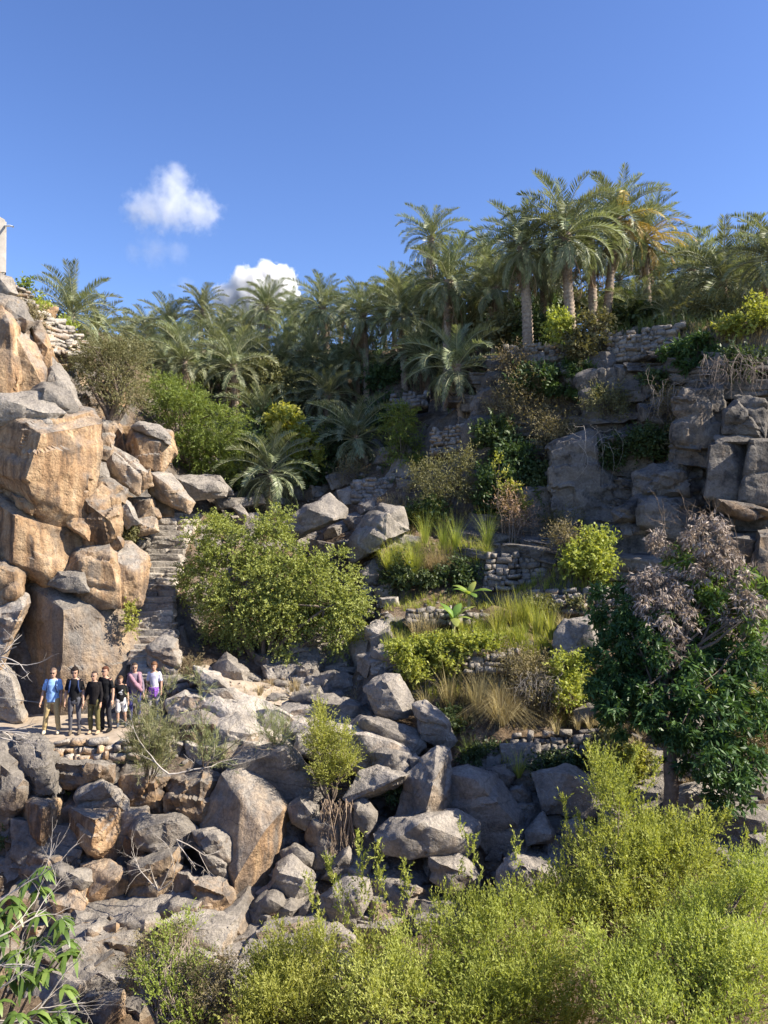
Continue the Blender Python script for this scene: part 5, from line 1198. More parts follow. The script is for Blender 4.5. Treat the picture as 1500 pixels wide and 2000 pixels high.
for l, b, bl, n, sty, m, sc in [
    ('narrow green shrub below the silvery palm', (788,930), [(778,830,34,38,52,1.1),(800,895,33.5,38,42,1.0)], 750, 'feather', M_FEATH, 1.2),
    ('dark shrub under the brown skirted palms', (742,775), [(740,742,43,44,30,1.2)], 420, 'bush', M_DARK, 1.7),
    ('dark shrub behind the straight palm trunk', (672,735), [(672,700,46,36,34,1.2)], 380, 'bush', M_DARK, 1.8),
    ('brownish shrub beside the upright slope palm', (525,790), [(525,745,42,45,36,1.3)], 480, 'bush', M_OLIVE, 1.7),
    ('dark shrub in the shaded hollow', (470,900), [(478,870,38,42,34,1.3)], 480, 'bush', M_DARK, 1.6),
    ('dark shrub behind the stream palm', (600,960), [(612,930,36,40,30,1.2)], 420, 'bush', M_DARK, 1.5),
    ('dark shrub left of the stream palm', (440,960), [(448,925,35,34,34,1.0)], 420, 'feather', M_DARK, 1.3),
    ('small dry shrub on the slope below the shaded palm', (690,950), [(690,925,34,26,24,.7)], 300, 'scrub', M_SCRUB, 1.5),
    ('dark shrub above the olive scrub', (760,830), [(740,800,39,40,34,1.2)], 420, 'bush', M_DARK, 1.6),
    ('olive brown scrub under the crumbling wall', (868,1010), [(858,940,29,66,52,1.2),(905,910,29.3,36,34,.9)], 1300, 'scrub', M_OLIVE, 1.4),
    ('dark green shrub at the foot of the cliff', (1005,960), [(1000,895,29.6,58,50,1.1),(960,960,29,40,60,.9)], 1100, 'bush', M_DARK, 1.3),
    ('brown twiggy scrub hanging on the cliff', (1040,880), [(1040,785,30.4,78,60,1.1),(985,810,30.6,40,40,.9),(1080,830,30,50,36,.9)], 1500, 'scrub', M_SCRUB, 1.4),
    ('dark leafy shrub under the cliff top wall', (1120,790), [(1108,735,30.2,62,40,1.0),(1160,765,29.8,36,28,.8)], 900, 'broad', M_MANGO, 1.0),
    ('pale leafed shrub in front of the cliff top wall', (1150,700), [(1150,645,30.6,46,36,.8),(1130,680,30.5,40,24,.7)], 560, 'bush', M_OLIVE, 1.4),
    ('yellow shrub between the two tallest trunks', (1090,670), [(1090,640,31,26,26,.7)], 260, 'bush', M_YEL, 1.3),
    ('dry yellow scrub at the cliff corner', (1015,720), [(1005,708,31.2,32,20,.7)], 300, 'scrub', M_SCRUB, 1.5),
    ('dark leafy shrub spilling over the long cliff top wall', (1355,740), [(1360,690,27.9,58,46,1.0),(1320,700,28.2,34,34,.7)], 900, 'broad', M_MANGO, 1.0),
    ('yellow green shrub on the cliff top at the picture edge', (1470,645), [(1475,622,26.8,46,26,.8),(1430,636,27.4,26,18,.6)], 520, 'bush', M_YEL, 1.2),
    ('dark green shrub rooted in the middle of the cliff', (1230,930), [(1225,872,28,44,34,.8),(1190,890,28.2,30,26,.6)], 700, 'bush', M_DARK, 1.2),
    ('brown dry scrub below the dark leafy shrub', (1330,830), [(1330,800,27.2,50,36,.7)], 500, 'scrub', M_SCRUB, 1.4),
    ('green shrub under the roots at the cliff top', (1290,760), [(1290,750,28.4,40,24,.6)], 380, 'bush', M_DARK, 1.1),
    ('thin yellow green sapling in the cliff shade', (992,1060), [(975,925,28.2,7,30,.25),(1000,955,28.2,26,18,.5),(1010,985,28.2,22,20,.5)], 190, 'bush', M_YEL, 1.1),
    ('pinkish dry flowering shrub in the cliff shade', (1000,1070), [(992,985,27.9,24,26,.6),(1015,1020,27.8,34,26,.7)], 520, 'scrub', M_PINK, 1.3),
    ('lime green bush on the upper terrace', (1150,1135), [(1150,1068,24.6,42,36,.9),(1175,1105,24.4,36,30,.8),(1125,1100,24.4,30,28,.7)], 900, 'bush', M_YEL, 1.1),
    ('dark bush on the upper cliff below the stout palm wall', (1060,770), [(1050,740,30.6,50,30,.9)], 600, 'bush', M_DARK, 1.3),
    ('grey brown scrub spreading over the middle cliff', (1090,900), [(1085,850,29.6,56,40,.9)], 700, 'scrub', M_SCRUB, 1.4),
    ('dark scrub beside the bare cliff face', (1190,810), [(1185,790,28.9,50,30,.8)], 600, 'scrub', M_OLIVE, 1.3),
    ('green creeper below the grey cliff block', (1270,900), [(1270,866,27.4,46,36,.7)], 600, 'bush', M_DARK, 1.1),
    ('olive scrub between the cliff block and the roots', (1340,870), [(1345,860,26.4,40,44,.6)], 500, 'scrub', M_OLIVE, 1.2),
    ('dark ivy hanging from the cliff top at the picture edge', (1450,730), [(1450,700,25.8,50,34,.5)], 500, 'bush', M_DARK, 1.0),
    ('dark bush beside the crumbling wall', (960,880), [(960,850,30.2,44,34,.9)], 560, 'bush', M_DARK, 1.3),
    ('dark bush filling the foot of the cliff corner', (1060,990), [(1060,950,28.9,40,44,.8)], 600, 'bush', M_DARK, 1.2),
    ('low olive scrub at the cliff foot behind the round wall', (1130,1040), [(1110,1020,28,60,24,.7)], 480, 'scrub', M_OLIVE, 1.1),
    ('dark creeper on the terrace front beside the reeds', (900,1140), [(900,1120,26,44,26,.5)], 480, 'bush', M_DARK, 1.0),
    ('shaded bush beside the large grey boulder', (830,1030), [(830,1000,28.9,50,34,.8)], 600, 'bush', M_DARK, 1.1),
    ('dark brown dry bush beside the lime bush', (1110,1110), [(1108,1055,25,26,26,.6)], 300, 'scrub', M_SCRUB, 1.2),
    ('yellow green shrub below the pale terrace boulder', (1110,1395), [(1110,1305,21.2,42,36,.7),(1100,1350,21,34,34,.6)], 900, 'bush', M_YEL, .85),
    ('dry brown thicket on the terrace front', (1010,1395), [(1015,1310,21.4,60,38,.6),(1050,1350,21.2,40,30,.5)], 1000, 'scrub', M_SCRUB, 1.1),
    ('bright green drape of vines over the terrace corner', (790,1330), [(785,1275,21.8,34,30,.6),(800,1305,21.6,34,28,.5),(835,1262,22,36,18,.5)], 1100, 'bush', M_YEL, .8),
    ('green vine drape along the terrace edge', (900,1300), [(900,1258,22.0,60,16,.5),(960,1262,22,50,16,.5),(880,1290,21.8,36,24,.4)], 800, 'bush', M_GRASS, .9),
    ('dark creeper hanging below the dry grass', (890,1430), [(880,1415,20.8,40,34,.5)], 500, 'bush', M_DARK, .9),
    ('dark green growth in the damp gully', (960,1500), [(950,1480,20.0,46,30,.6)], 600, 'bush', M_DARK, .9),
    ('brown creeper covering the bank beside the trunk', (1200,1530), [(1190,1470,19.4,50,44,.6),(1240,1500,19.2,40,40,.5)], 1100, 'bush', M_OLIVE, .85),
    ('sunlit creeper hanging on the bank beside the trunk', (1230,1550), [(1225,1490,18.9,36,40,.4)], 500, 'bush', M_YEL, .75),
    ('dark creeper under the lowest terrace wall', (1080,1520), [(1080,1490,19.6,70,20,.5)], 600, 'bush', M_DARK, .9),
    ('green shrub under the upper terrace reeds', (770,1150), [(775,1120,26.0,36,36,.7),(830,1130,25.8,50,24,.6)], 700, 'bush', M_DARK, 1.0),
    ('low shrub on the terrace behind the pale boulder', (1100,1215), [(1060,1185,24,40,18,.5),(1120,1180,24,30,16,.5)], 400, 'bush', M_OLIVE, .9),
    ('sunny shrub on the bank behind the leaning tree', (1450,1420), [(1450,1390,19.9,50,30,.7),(1400,1360,20.4,40,26,.6)], 800, 'bush', M_YEL, .8),
    ('dry shrub on the sunny bank at the picture edge', (1480,1480), [(1480,1440,19,44,40,.6)], 700, 'scrub', M_SCRUB, 1.0),
    ('pale yellow shrub beside the great dark boulder', (258,1240), [(254,1195,23.0,11,26,.25),(257,1222,22.9,10,14,.25)], 120, 'bush', M_YEL, .7),
    ('pale green shrub beside the upper stair', (246,1068), [(247,1045,24.9,20,26,.4)], 260, 'bush', M_OLIVE, .9),
    ('green weeds hanging below the ledge', (128,1580), [(128,1540,19.2,14,32,.25)], 300, 'bush', M_FEATH, .6),
    ('green creeper in the shade of the ledge face', (130,1695), [(130,1692,18.2,48,14,.4)], 300, 'bush', M_DARK, .7),
    ('green weeds at the picture edge below the ledge', (5,1660), [(0,1630,18.4,18,40,.4)], 300, 'bush', M_DARK, .7),
    ('small green tuft topping the masonry on the crest', (46,590,27.2), [(46,566,27.2,11,11,.2)], 80, 'bush', M_FEATH, 1.0),
    ('low yellow green shrub on the sloping masonry wall', (82,610,28), [(80,597,28,20,12,.3),(120,640,28.8,26,14,.3)], 200, 'bush', M_YEL, 1.1),
    ('dry twiggy scrub behind the tall tan buttress', (62,640,25.6), [(62,622,25.6,30,28,.5)], 320, 'scrub', M_SCRUB, 1.0),
    ('dry twigs at the foot of the round bush', (370,1325), [(370,1312,23,34,16,.4)], 300, 'scrub', M_SCRUB, .9),
    ('green growth under the tilted slope rock', (560,1550), [(768,1545,18.6,26,22,.4)], 300, 'bush', M_DARK, .7)]:
    plant('shrub', l, 'shrub', b, bl, int(n * .56), sty, m, trunk=.03, stems=8, scale=sc * 1.2, shell=.15)

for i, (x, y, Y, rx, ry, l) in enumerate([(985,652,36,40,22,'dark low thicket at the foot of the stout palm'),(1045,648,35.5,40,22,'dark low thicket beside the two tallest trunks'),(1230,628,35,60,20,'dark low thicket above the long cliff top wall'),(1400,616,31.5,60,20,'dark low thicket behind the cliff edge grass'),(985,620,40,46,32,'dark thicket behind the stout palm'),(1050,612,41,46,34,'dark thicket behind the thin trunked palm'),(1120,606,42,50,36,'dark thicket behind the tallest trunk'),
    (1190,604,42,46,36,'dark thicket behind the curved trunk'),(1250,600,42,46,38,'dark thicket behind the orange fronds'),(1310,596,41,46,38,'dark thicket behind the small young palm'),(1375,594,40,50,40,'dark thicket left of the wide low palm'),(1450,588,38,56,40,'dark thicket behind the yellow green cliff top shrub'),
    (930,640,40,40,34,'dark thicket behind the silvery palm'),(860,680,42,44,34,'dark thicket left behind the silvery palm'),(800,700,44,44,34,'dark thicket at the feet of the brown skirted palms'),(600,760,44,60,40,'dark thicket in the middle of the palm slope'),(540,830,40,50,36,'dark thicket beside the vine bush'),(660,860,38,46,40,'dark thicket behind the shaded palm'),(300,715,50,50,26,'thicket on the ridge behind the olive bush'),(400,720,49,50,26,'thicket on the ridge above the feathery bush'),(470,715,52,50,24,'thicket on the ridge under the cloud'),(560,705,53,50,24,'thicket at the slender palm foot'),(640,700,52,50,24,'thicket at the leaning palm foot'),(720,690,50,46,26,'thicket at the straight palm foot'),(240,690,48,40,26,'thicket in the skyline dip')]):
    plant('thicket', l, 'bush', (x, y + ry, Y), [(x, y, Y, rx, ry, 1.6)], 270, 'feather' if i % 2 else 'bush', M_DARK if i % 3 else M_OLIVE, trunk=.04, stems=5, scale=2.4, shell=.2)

# small bush growing on the rocks, with a beard of dry roots
plant('small_bush', 'small green bush growing out of the pale slab', 'bush', (648,1570,18.2), [(625,1415,18.6,14,30,.35),(620,1450,18.5,34,32,.5),(655,1480,18.4,44,36,.5),(640,1515,18.3,34,30,.4),(670,1440,18.5,26,18,.3)], 1000, 'tam', M_TAM, trunk=.04, stems=9, scale=.95)
def roots(label, x0, x1, y0, y1, Y, n, mat, thick=.012, seed=1, name='dry_roots', cat='roots', tang=.2):
    rng = random.Random(seed); acc = Acc(); b = P((x0 + x1) / 2, y0, Y); root = b
    for _ in range(n):
        px = rng.uniform(x0, x1); a = P(px, y0 + rng.uniform(0, .35) * (y1 - y0), Y + rng.uniform(-.15, .15)); c = P(px + rng.uniform(-14, 14), y0 + rng.uniform(.5, 1) * (y1 - y0), Y + rng.uniform(-.3, .2))
        limb(acc, a - b, c - b, thick * rng.uniform(.6, 1.2), thick * .3, rng, tang, 6, 4, -.1)
        if tang > .3: twigs(acc, a - b, Vector((rng.uniform(-1, 1), -.3, rng.uniform(-1, .5))), .5, thick * .6, 1, rng, .9, .5, 4)
    o = link(name, acc.mesh(name, mat), loc=b); props(o, label, cat)
roots('beard of dry roots hanging below the small bush', 625, 690, 1560, 1700, 17.9, 150, simple_material('dry_root', (.27, .19, .13), (.46, .36, .26), 9, .95, .3), .011, 3)
roots('bare brown roots trailing down the cliff top', 1270, 1370, 740, 850, 26.8, 16, simple_material('pale_root', (.22, .18, .14), (.38, .32, .26), 9, .95, .3), .014, 4, tang=.45)
roots('tangled grey roots above the jointed cliff blocks', 1370, 1490, 690, 790, 25.2, 44, simple_material('grey_root', (.16, .125, .10), (.30, .25, .205), 9, .95, .3), .016, 5, tang=.7)
roots('thin roots trailing across the dark cliff face', 1100, 1200, 830, 960, 27.6, 9, deadwood, .008, 6, tang=.5)
roots('dry stalks hanging from the terrace bank', 1020, 1110, 1310, 1400, 20.9, 40, deadwood, .006, 7, tang=.5)

# feathery plants growing in front of the ledge
def wispy(label, base, tips, n, mat, Y, spread=10):
    rng = random.Random(len(label)); b = P(*base, Y); root = empty('wispy_shrub', b, label, 'shrub'); wa = Acc(); la = Acc(); rs = np.random.RandomState(len(label) * 3)
    for tx, ty in tips:
        pts = limb(wa, Vector((rng.uniform(-.1, .1), rng.uniform(-.1, .1), 0)), P(tx, ty, Y + rng.uniform(-.3, .3)) - b, .016, .004, rng, .1, 8, 4, .3)
        c = []
        for _ in range(n):
            t = rng.uniform(.18, 1); i = min(6, int(t * 7)); q = pts[i].lerp(pts[i + 1], t * 7 - i)
            c.append(q + Vector((rng.gauss(0, 1), rng.gauss(0, 1), rng.gauss(0, .7))) * .09 * spread / 10 * (1.4 - t))
        c = np.array([v[:] for v in c]); k, tl, L, Wd, kw = STY['needle']
        sprigs(la, c, unit(rs.randn(len(c), 3)), rs, k, tl * .75, L, Wd, **kw)
    link('foliage', la.mesh('foliage', mat, False), root); link('stem', wa.mesh('stem', bark), root)
wispy('wispy grey green shrub growing before the ledge end', (290,1525), [(268,1375),(285,1370),(300,1400),(325,1330),(262,1420),(322,1420),(345,1440),(255,1450),(310,1440),(280,1430)], 44, M_GREYG, 17.6, 16)
wispy('thin wispy sapling below the long pale slab', (405,1500), [(390,1320),(400,1400),(425,1440),(385,1440),(440,1470)], 22, M_GREYG, 17.8, 10)
wispy('low wispy shrub on the pale bedrock', (540,1470), [(500,1400),(530,1395),(560,1410),(575,1420),(515,1430)], 20, M_GREYG, 18.8, 10)

# bare branches
def bare(label, start, dirs, L, r, Y, depth=3, seed=1, mat=None, name='bare_branch'):
    rng = random.Random(seed); acc = Acc(); b = P(*start, Y)
    for d in dirs: twigs(acc, Vector((0, 0, 0)), Vector(d), L, r, depth, rng, .75, .22)
    o = link(name, acc.mesh(name, mat or deadwood), loc=b); props(o, label, 'branch')
bare('fallen grey branch lying across the feathery shrub', (330,1512), [(1, -.1, .25), (-.6, 0, .4)], .95, .022, 17.0, 2, 2)
bare('dark bare branch reaching over the bedrock', (400,1490), [(1, 0, .45), (.8, .1, .1)], 1.1, .014, 17.0, 3, 12, bark)
bare('bleached branch bent down in the ledge face', (345,1640), [(.3, -.2, -.9), (.8, 0, -.4)], .7, .014, 16.6, 2, 5)
bare('bleached twigs reaching in beside the great dark boulder', (-35,1290), [(1, 0, .15), (1, 0, -.05), (.9, 0, .4)], .75, .018, 13.0, 2, 7)
bare('bleached twigs reaching in at ledge height', (-35,1430), [(1, 0, .2), (.9, 0, -.3), (1, .1, -.05)], .8, .018, 13.0, 2, 8)
bare('dry twigs crossing the brown shaded rock', (310,1740), [(-.3, 0, .9), (.4, 0, .9), (.8, 0, .5), (-.7, 0, .6)], .8, .014, 16.4, 3, 9)

# the leaning broad leafed tree: dark crown with withered tops
def mango():
    def P(x, y, Y): return globals()['P'](x, y, Y - 1.0)
    rng = random.Random(77); rs = np.random.RandomState(77); b = P(1312, 1590, 17.6); root = empty('mango_tree', b, 'dark broad leafed tree with withered brown upper branches', 'tree')
    k, tl, L, Wd, kw = STY['broad']
    wa = Acc(); f1 = P(1308, 1440, 18.0) - b; f2 = P(1300, 1300, 18.6) - b
    wa.add(*tube_arrays([Vector((0, .3, -1.6)), Vector((.02, .05, .6)), f1 * .6, f1], [.17, .155, .15, .14], 9))
    wa.add(*tube_arrays([f1, f1.lerp(f2, .5) + Vector((-.1, 0, 0)), f2], [.14, .11, .09], 8))
    wa.add(*tube_arrays([f1, f1.lerp(P(1345, 1370, 18.2) - b, .6) + Vector((.05, 0, 0)), P(1345, 1370, 18.2) - b, P(1350, 1280, 18.6) - b], [.11, .10, .09, .06], 8))
    green = [(1230,1230,19.2,60,60,1.0),(1200,1300,19,55,50,1.0),(1195,1190,19.6,40,50,.9),(1290,1340,18.4,85,50,1.1),(1210,1370,18.4,60,40,.9),(1380,1400,17.8,70,50,.9),(1370,1480,17.4,70,42,.8),(1300,1280,19,80,60,1.1),(1420,1510,17.3,50,30,.7),(1240,1410,18.2,60,34,.8),(1390,1330,18.6,60,45,.9),(1395,1550,17.1,24,28,.4),(1300,1400,18,50,40,.8),(1440,1270,18.8,60,45,.9),(1180,1350,18.6,36,36,.7),(1460,1330,18.6,50,40,.8),(1470,1400,18.2,45,40,.7),(1460,1480,17.6,45,40,.6),(1340,1440,17.8,40,30,.6),(1430,1560,17.2,36,24,.5)]
    fresh = [(1345,1150,19.4,44,40,.7),(1400,1160,19.2,60,45,.8),(1440,1210,18.8,60,50,.8),(1330,1090,19.6,30,30,.5),(1360,1200,19,50,40,.7),(1470,1150,18.9,40,40,.6)]
    dead = [(1390,1060,19.2,52,52,.8),(1300,1060,19.6,36,30,.6),(1280,1150,19,60,40,.7),(1310,1210,18.6,55,45,.6),(1420,1110,18.9,45,45,.6),(1450,1190,18.5,50,40,.5),(1300,1270,18.3,30,34,.3),(1350,1130,19,40,30,.5),(1260,1180,19,40,26,.5)]
    for nm, bl, n, m, up in (('foliage', green, 3600, M_MANGO, .2), ('fresh_foliage', fresh, 620, M_MANGOL, .35), ('withered_foliage', dead, 1250, M_DEADL, .0)):
        acc = Acc(); c, u, bi = blob_points([(q[0], q[1], q[2] - 1.0, *q[3:]) for q in bl], n, rs, .4); kk = dict(kw); kk['up'] = up
        if nm == 'withered_foliage': kk['droop'] = 1.1
        sprigs(acc, c - np.array(b), u, rs, k, tl, L * (.8 if m is M_DEADL else 1), Wd * (.7 if m is M_DEADL else 1), **kk)
        link(nm, acc.mesh(nm, m, False), root)
        for _ in range(16):
            j = rng.randrange(n); src = rng.choice([f1, f2, f2, P(1350, 1280, 18.6) - b]); pts = limb(wa, src, Vector(c[j]) - b, .05, .012, rng, .15, 7, 5)
            for _ in range(4):
                j = rng.randrange(n); t = Vector(c[j]) - b; q = rng.choice(pts[2:])
                if (t - q).length < 1.6: limb(wa, q, t, .018, .005, rng, .15, 5, 4)
    for (tx, ty) in ((1275,1020),(1300,1010),(1375,995),(1400,1000),(1350,1010),(1440,1040),(1470,1130),(1245,1130)):
        twigs(wa, P(tx, ty + 60, 19.2) - b, Vector((rng.uniform(-.4, .4), 0, 1)), .75, .014, 2, rng, .6)
    link('trunk', wa.mesh('trunk', bark), root)
mango()

# tamarisks in front
def tamarisk(label, base, blobs, n, shoots=(), tone=M_TAM, sc=1.0):
    def ex(acc, rs, b):
        for (x0, y0, x1, y1, Y, m) in shoots:
            a = np.array(P(x0, y0, Y)) - b; c = np.array(P(x1, y1, Y)) - b; t = rs.rand(m) ** .8
            p = a + (c - a) * t[:, None] + rs.randn(m, 3) * (.10 * (1.05 - t))[:, None]
            k, tl, L, Wd, kw = STY['tam']; sprigs(acc, p, np.tile(unit(c - a), (m, 1)), rs, k, tl * .5, L, Wd, **kw)
    return plant('tamarisk', label, 'bush', base, blobs, n, 'tam', tone, trunk=.05, stems=40, shell=.1, scale=sc, extra=ex)
tamarisk('tall tamarisk with pointed top before the leaning tree', (1230,1900,13.2), [(1178,1505,14.4,26,34,.6),(1200,1560,14.2,42,44,.8),(1215,1625,14,62,44,1.0),(1310,1650,13.8,72,36,1.0),(1375,1625,13.6,34,22,.5),(1190,1700,13.4,105,60,1.3),(1330,1720,13.2,100,60,1.3),(1120,1760,13.2,90,50,1.2),(1250,1790,12.8,120,60,1.4)], 3600,
    [(1170,1560,1148,1462,14.4,30),(1200,1560,1245,1470,14.4,34),(1240,1580,1290,1490,14.3,30),(1120,1680,1098,1560,14,26),(1150,1690,1130,1600,14,24),(1350,1650,1420,1600,13.6,40),(1420,1700,1460,1640,13,20),(1300,1650,1310,1590,13.8,26)], sc=1.05)
tamarisk('broad tamarisk filling the foreground centre', (850,2050,11.4), [(900,1815,12.8,90,30,1.0),(1020,1810,12.4,90,42,1.1),(830,1890,12,120,54,1.3),(980,1900,11.6,140,70,1.5),(750,1950,11.4,120,60,1.3),(900,1990,11,150,55,1.3),(1070,1960,11.2,110,70,1.2)], 4300,
    [(700,1870,640,1690,12.6,50),(720,1860,700,1640,12.6,46),(750,1850,735,1660,12.6,44),(800,1800,790,1690,12.8,28),(860,1780,930,1640,12.8,24),(960,1780,900,1620,12.8,22),(1000,1770,1010,1640,12.8,24),(660,1900,600,1730,12.4,40)], sc=.95)
tamarisk('dense tamarisk in the foreground corner', (1350,2080,9.6), [(1400,1800,11.2,110,60,1.2),(1480,1730,11.4,60,50,1.0),(1330,1880,10.4,120,60,1.2),(1450,1900,10,110,80,1.3),(1230,1960,10,110,55,1.1),(1380,1990,9.4,140,50,1.2),(1180,1880,10.8,80,50,1.0)], 4400,
    [(1480,1700,1510,1600,11.4,24)], sc=.85)
tamarisk('olive green tamarisk growing below the pale cubes', (560,2060,12.2), [(535,1905,13,66,46,1.0),(600,1890,13,70,44,1.0),(560,1960,12.4,120,50,1.1),(660,1960,12.2,70,50,1.0),(500,1980,12,60,40,.8),(620,1990,12,80,40,.8),(720,1900,12.4,60,36,.7)], 2900,
    [(560,1880,540,1800,13,16)], tone=M_TAM, sc=.95)
plant('dry_bush', 'half dry bush with yellow leaves under the ledge face', 'bush', (330,2040,12.6), [(340,1830,14,45,50,.7),(320,1900,13.4,70,55,.9),(390,1900,13.4,50,50,.8),(340,1970,12.6,90,50,.9)], 420, 'tam', M_YEL, trunk=.05, stems=60, shell=.2, scale=.9, wood_mat=simple_material('dry_twig', (.17, .135, .105), (.33, .275, .225), 9, .95, .2))
plant('dry_bush', 'grey leafless thicket behind the half dry bush', 'bush', (400,2030,12.9), [(400,1940,13,70,60,.8),(310,1870,14,60,60,.8)], 1900, 'scrub', M_SCRUB, trunk=.022, stems=200, shell=.2, scale=.8, wood_mat=deadwood)

# broad leafed branch and bare twigs in the near corner
def corner():
    rng = random.Random(31); rs = np.random.RandomState(31); b = P(-60, 2150, 7.2); root = empty('mango_sapling', b, 'fresh green broad leafed branches with bare twigs in the corner', 'tree')
    la = Acc(); wa = Acc()
    tips = [(30,1752,7.4),(75,1745,7.5),(100,1790,7.4),(20,1830,7.2),(70,1870,7.2),(130,1860,7.3),(40,1930,7),(110,1930,7.1),(150,1985,7),(20,1985,6.8),(80,1990,6.9),(0,1780,7.3),(5,1880,7)]
    for i, t in enumerate(tips):
        c = P(*t) - b; pts = limb(wa, Vector((rng.uniform(-.1, .1), 0, 0)), c, .022, .006, rng, .12, 8, 5)
        for h in range(3):
            m = 11; cc = np.array(c) + rs.randn(3) * .09; az = rs.rand(m) * 6.28; A = np.stack([np.cos(az), np.sin(az), rs.uniform(-.1, .7, m)], 1); A = unit(A)
            V, Q = leaf_quads(cc + A * .02, A, np.tile([0., 0, 1], (m, 1)) + rs.randn(m, 3) * .25, rs.uniform(.08, .11, m), rs.uniform(.03, .042, m)); Lh = rs.uniform(.15, .24, m); S_ = unit(np.cross(A, [0, 0, 1.]))
            R_ = []                                  # a leaf bends over and hangs
            for t in (0, .3, .65, 1.0):
                ctr = cc + A * (Lh * t * .8)[:, None]; ctr[:, 2] -= Lh * .75 * t * t; wd = (.024 * math.sin(math.pi * min(1, .12 + .86 * t)) ** .7)
                R_ += [ctr - S_ * wd, ctr + S_ * wd]
            V = np.stack(R_, 1).reshape(-1, 3); q0 = (np.arange(m) * 8)[:, None]
            la.add(V, np.concatenate([q0 + np.array([[0, 1, 3, 2]]), q0 + np.array([[2, 3, 5, 4]]), q0 + np.array([[4, 5, 7, 6]])]), np.repeat(rs.rand(m), 8))
    link('foliage', la.mesh('foliage', M_MANGOL, False), root); link('stem', wa.mesh('stem', bark), root)
    ta = Acc()
    for (x, y, d) in [(-40,1960,(1,0,.5)),(-40,1900,(1,0,.7)),(0,2000,(1,0,.6)),(-30,1840,(1,0,.35)),(40,2010,(.8,0,.8)),(-30,1780,(.8,0,.7)),(-40,1990,(1,0,.15))]:
        twigs(ta, P(x, y, 6.9) - b, Vector(d), .55, .011, 3, rng, .55, .2)
    link('bare_twigs', ta.mesh('bare_twigs', deadwood), root)
corner()

# banana plants
def banana(label, px, py, Y, n, s):
    rng = random.Random(int(px)); rs = np.random.RandomState(int(px)); b = P(px, py, Y); root = empty('banana_plant', b, label, 'banana plant')
    wa = Acc(); wa.add(*tube_arrays([Vector((0, 0, -.1)), Vector((.02, 0, .25 * s)), Vector((.03, 0, .5 * s))], [.07 * s, .06 * s, .04 * s], 8)); link('stem', wa.mesh('stem', M_RACH), root)
    for i in range(n):
        az = i * 2.4 + rng.uniform(-.3, .3); L = s * rng.uniform(.75, 1.05); el0 = rng.uniform(.5, 1.35); V = []; Fq = []; K = 9
        p = Vector((.03, 0, .45 * s)); th = el0
        for k in range(K + 1):
            t = k / K; wdt = L * .17 * math.sin(math.pi * min(1, .06 + t * .94)) ** .6 * (1 if k else .15)
            d = Vector((math.cos(az) * math.cos(th), math.sin(az) * math.cos(th), math.sin(th))); sd_ = Vector((-math.sin(az), math.cos(az), 0)); upv = sd_.cross(d)
            V += [(p + sd_ * wdt - upv * wdt * -.35)[:], p[:], (p - sd_ * wdt - upv * wdt * -.35)[:]]
            p = p + d * L / K; th -= rng.uniform(.10, .22)
        for k in range(K): Fq += [(3 * k, 3 * k + 1, 3 * k + 4, 3 * k + 3), (3 * k + 1, 3 * k + 2, 3 * k + 5, 3 * k + 4)]
        link('leaf', make_mesh('leaf', np.array(V), np.array(Fq), M_BAN, True, {'rnd': np.full(len(V), rng.random())}), root)
banana('sunlit banana plant on the narrow upper terrace', 915, 1185, 23.9, 8, .8)
banana('dark banana plant below the low stone wall', 885, 1235, 22.9, 7, .8)

# ------------------------------------------------------------------ grasses
def tuft_arrays(rs, pos, n, h, w, lean, arch, acc, tint=None):
    az = rs.rand(n) * 6.283; hh = h * (.5 + .7 * rs.rand(n)); d = np.stack([np.cos(az), np.sin(az), np.zeros(n)], 1)
    p0 = pos + d * (.06 * rs.rand(n))[:, None]; s = np.stack([-np.sin(az + rs.randn(n) * .5), np.cos(az), np.zeros(n)], 1) * (w / 2)
    out = lean * (.3 + rs.rand(n)); R_ = []
    for t in (0, .55, 1.0):
        c = p0 + d * (hh * out * t ** 1.6)[:, None]; c[:, 2] += hh * (t - arch * out * t ** 3); k = 1 - t * .9
        R_ += [c - s * k, c + s * k]
    V = np.stack(R_, 1).reshape(-1, 3); b = (np.arange(n) * 6)[:, None]
    Q = np.concatenate([b + np.array([[0, 1, 3, 2]]), b + np.array([[2, 3, 5, 4]])])
    acc.add(V, Q, np.repeat(np.clip(rs.rand(n) * .5 + (rs.rand() * .5 if tint is None else tint), 0, 1), 6))

def reed(label, px, py, n, h, lean, arch, mat, w=.02, Y=None, parts=1, spread=.25, name='grass_clump'):
    Y = Y or ground_at(px, py); b = P(px, py, Y); rs = np.random.RandomState(int(px * 3 + py)); acc = Acc()
    for _ in range(parts): tuft_arrays(rs, np.array([rs.randn() * spread, rs.randn() * spread * .6, -.05]), n // parts, h * rs.uniform(.8, 1.1), w, lean, arch, acc)
    o = link(name, acc.mesh(name, mat, False), loc=b); props(o, label, 'grass')
reed('tall arching reed clump beside the tilted grey boulder', 790, 1120, 620, 1.7, .6, .8, M_GRASS, .012, 26.2, 3, .4)
reed('arching reed clump with dry blades on the reed terrace', 850, 1125, 560, 1.6, .65, .9, M_DRYG, .011, 26.0, 3, .4)
reed('tall green reeds under the shaded cliff', 850, 1070, 520, 1.4, .4, .4, M_GRASS, .011, 27.0, 4, .6)
reed('low green reeds behind the rounded stone wall', 930, 1090, 420, 1.0, .45, .6, M_GRASS, .011, 26.6, 4, .6)
reed('tall sunlit grass clump in the middle of the terrace', 1000, 1240, 420, 1.45, .35, .4, M_GRASS, .018, 22.9, 5, .4)
reed('tall sunlit grass clump next to the pale boulder', 1055, 1245, 420, 1.35, .35, .4, M_GRASS, .018, 22.8, 5, .4)
reed('yellow grass clump at the terrace corner above the vines', 830, 1250, 300, 1.0, .5, .6, M_DRYG, .018, 22.6, 4, .4)
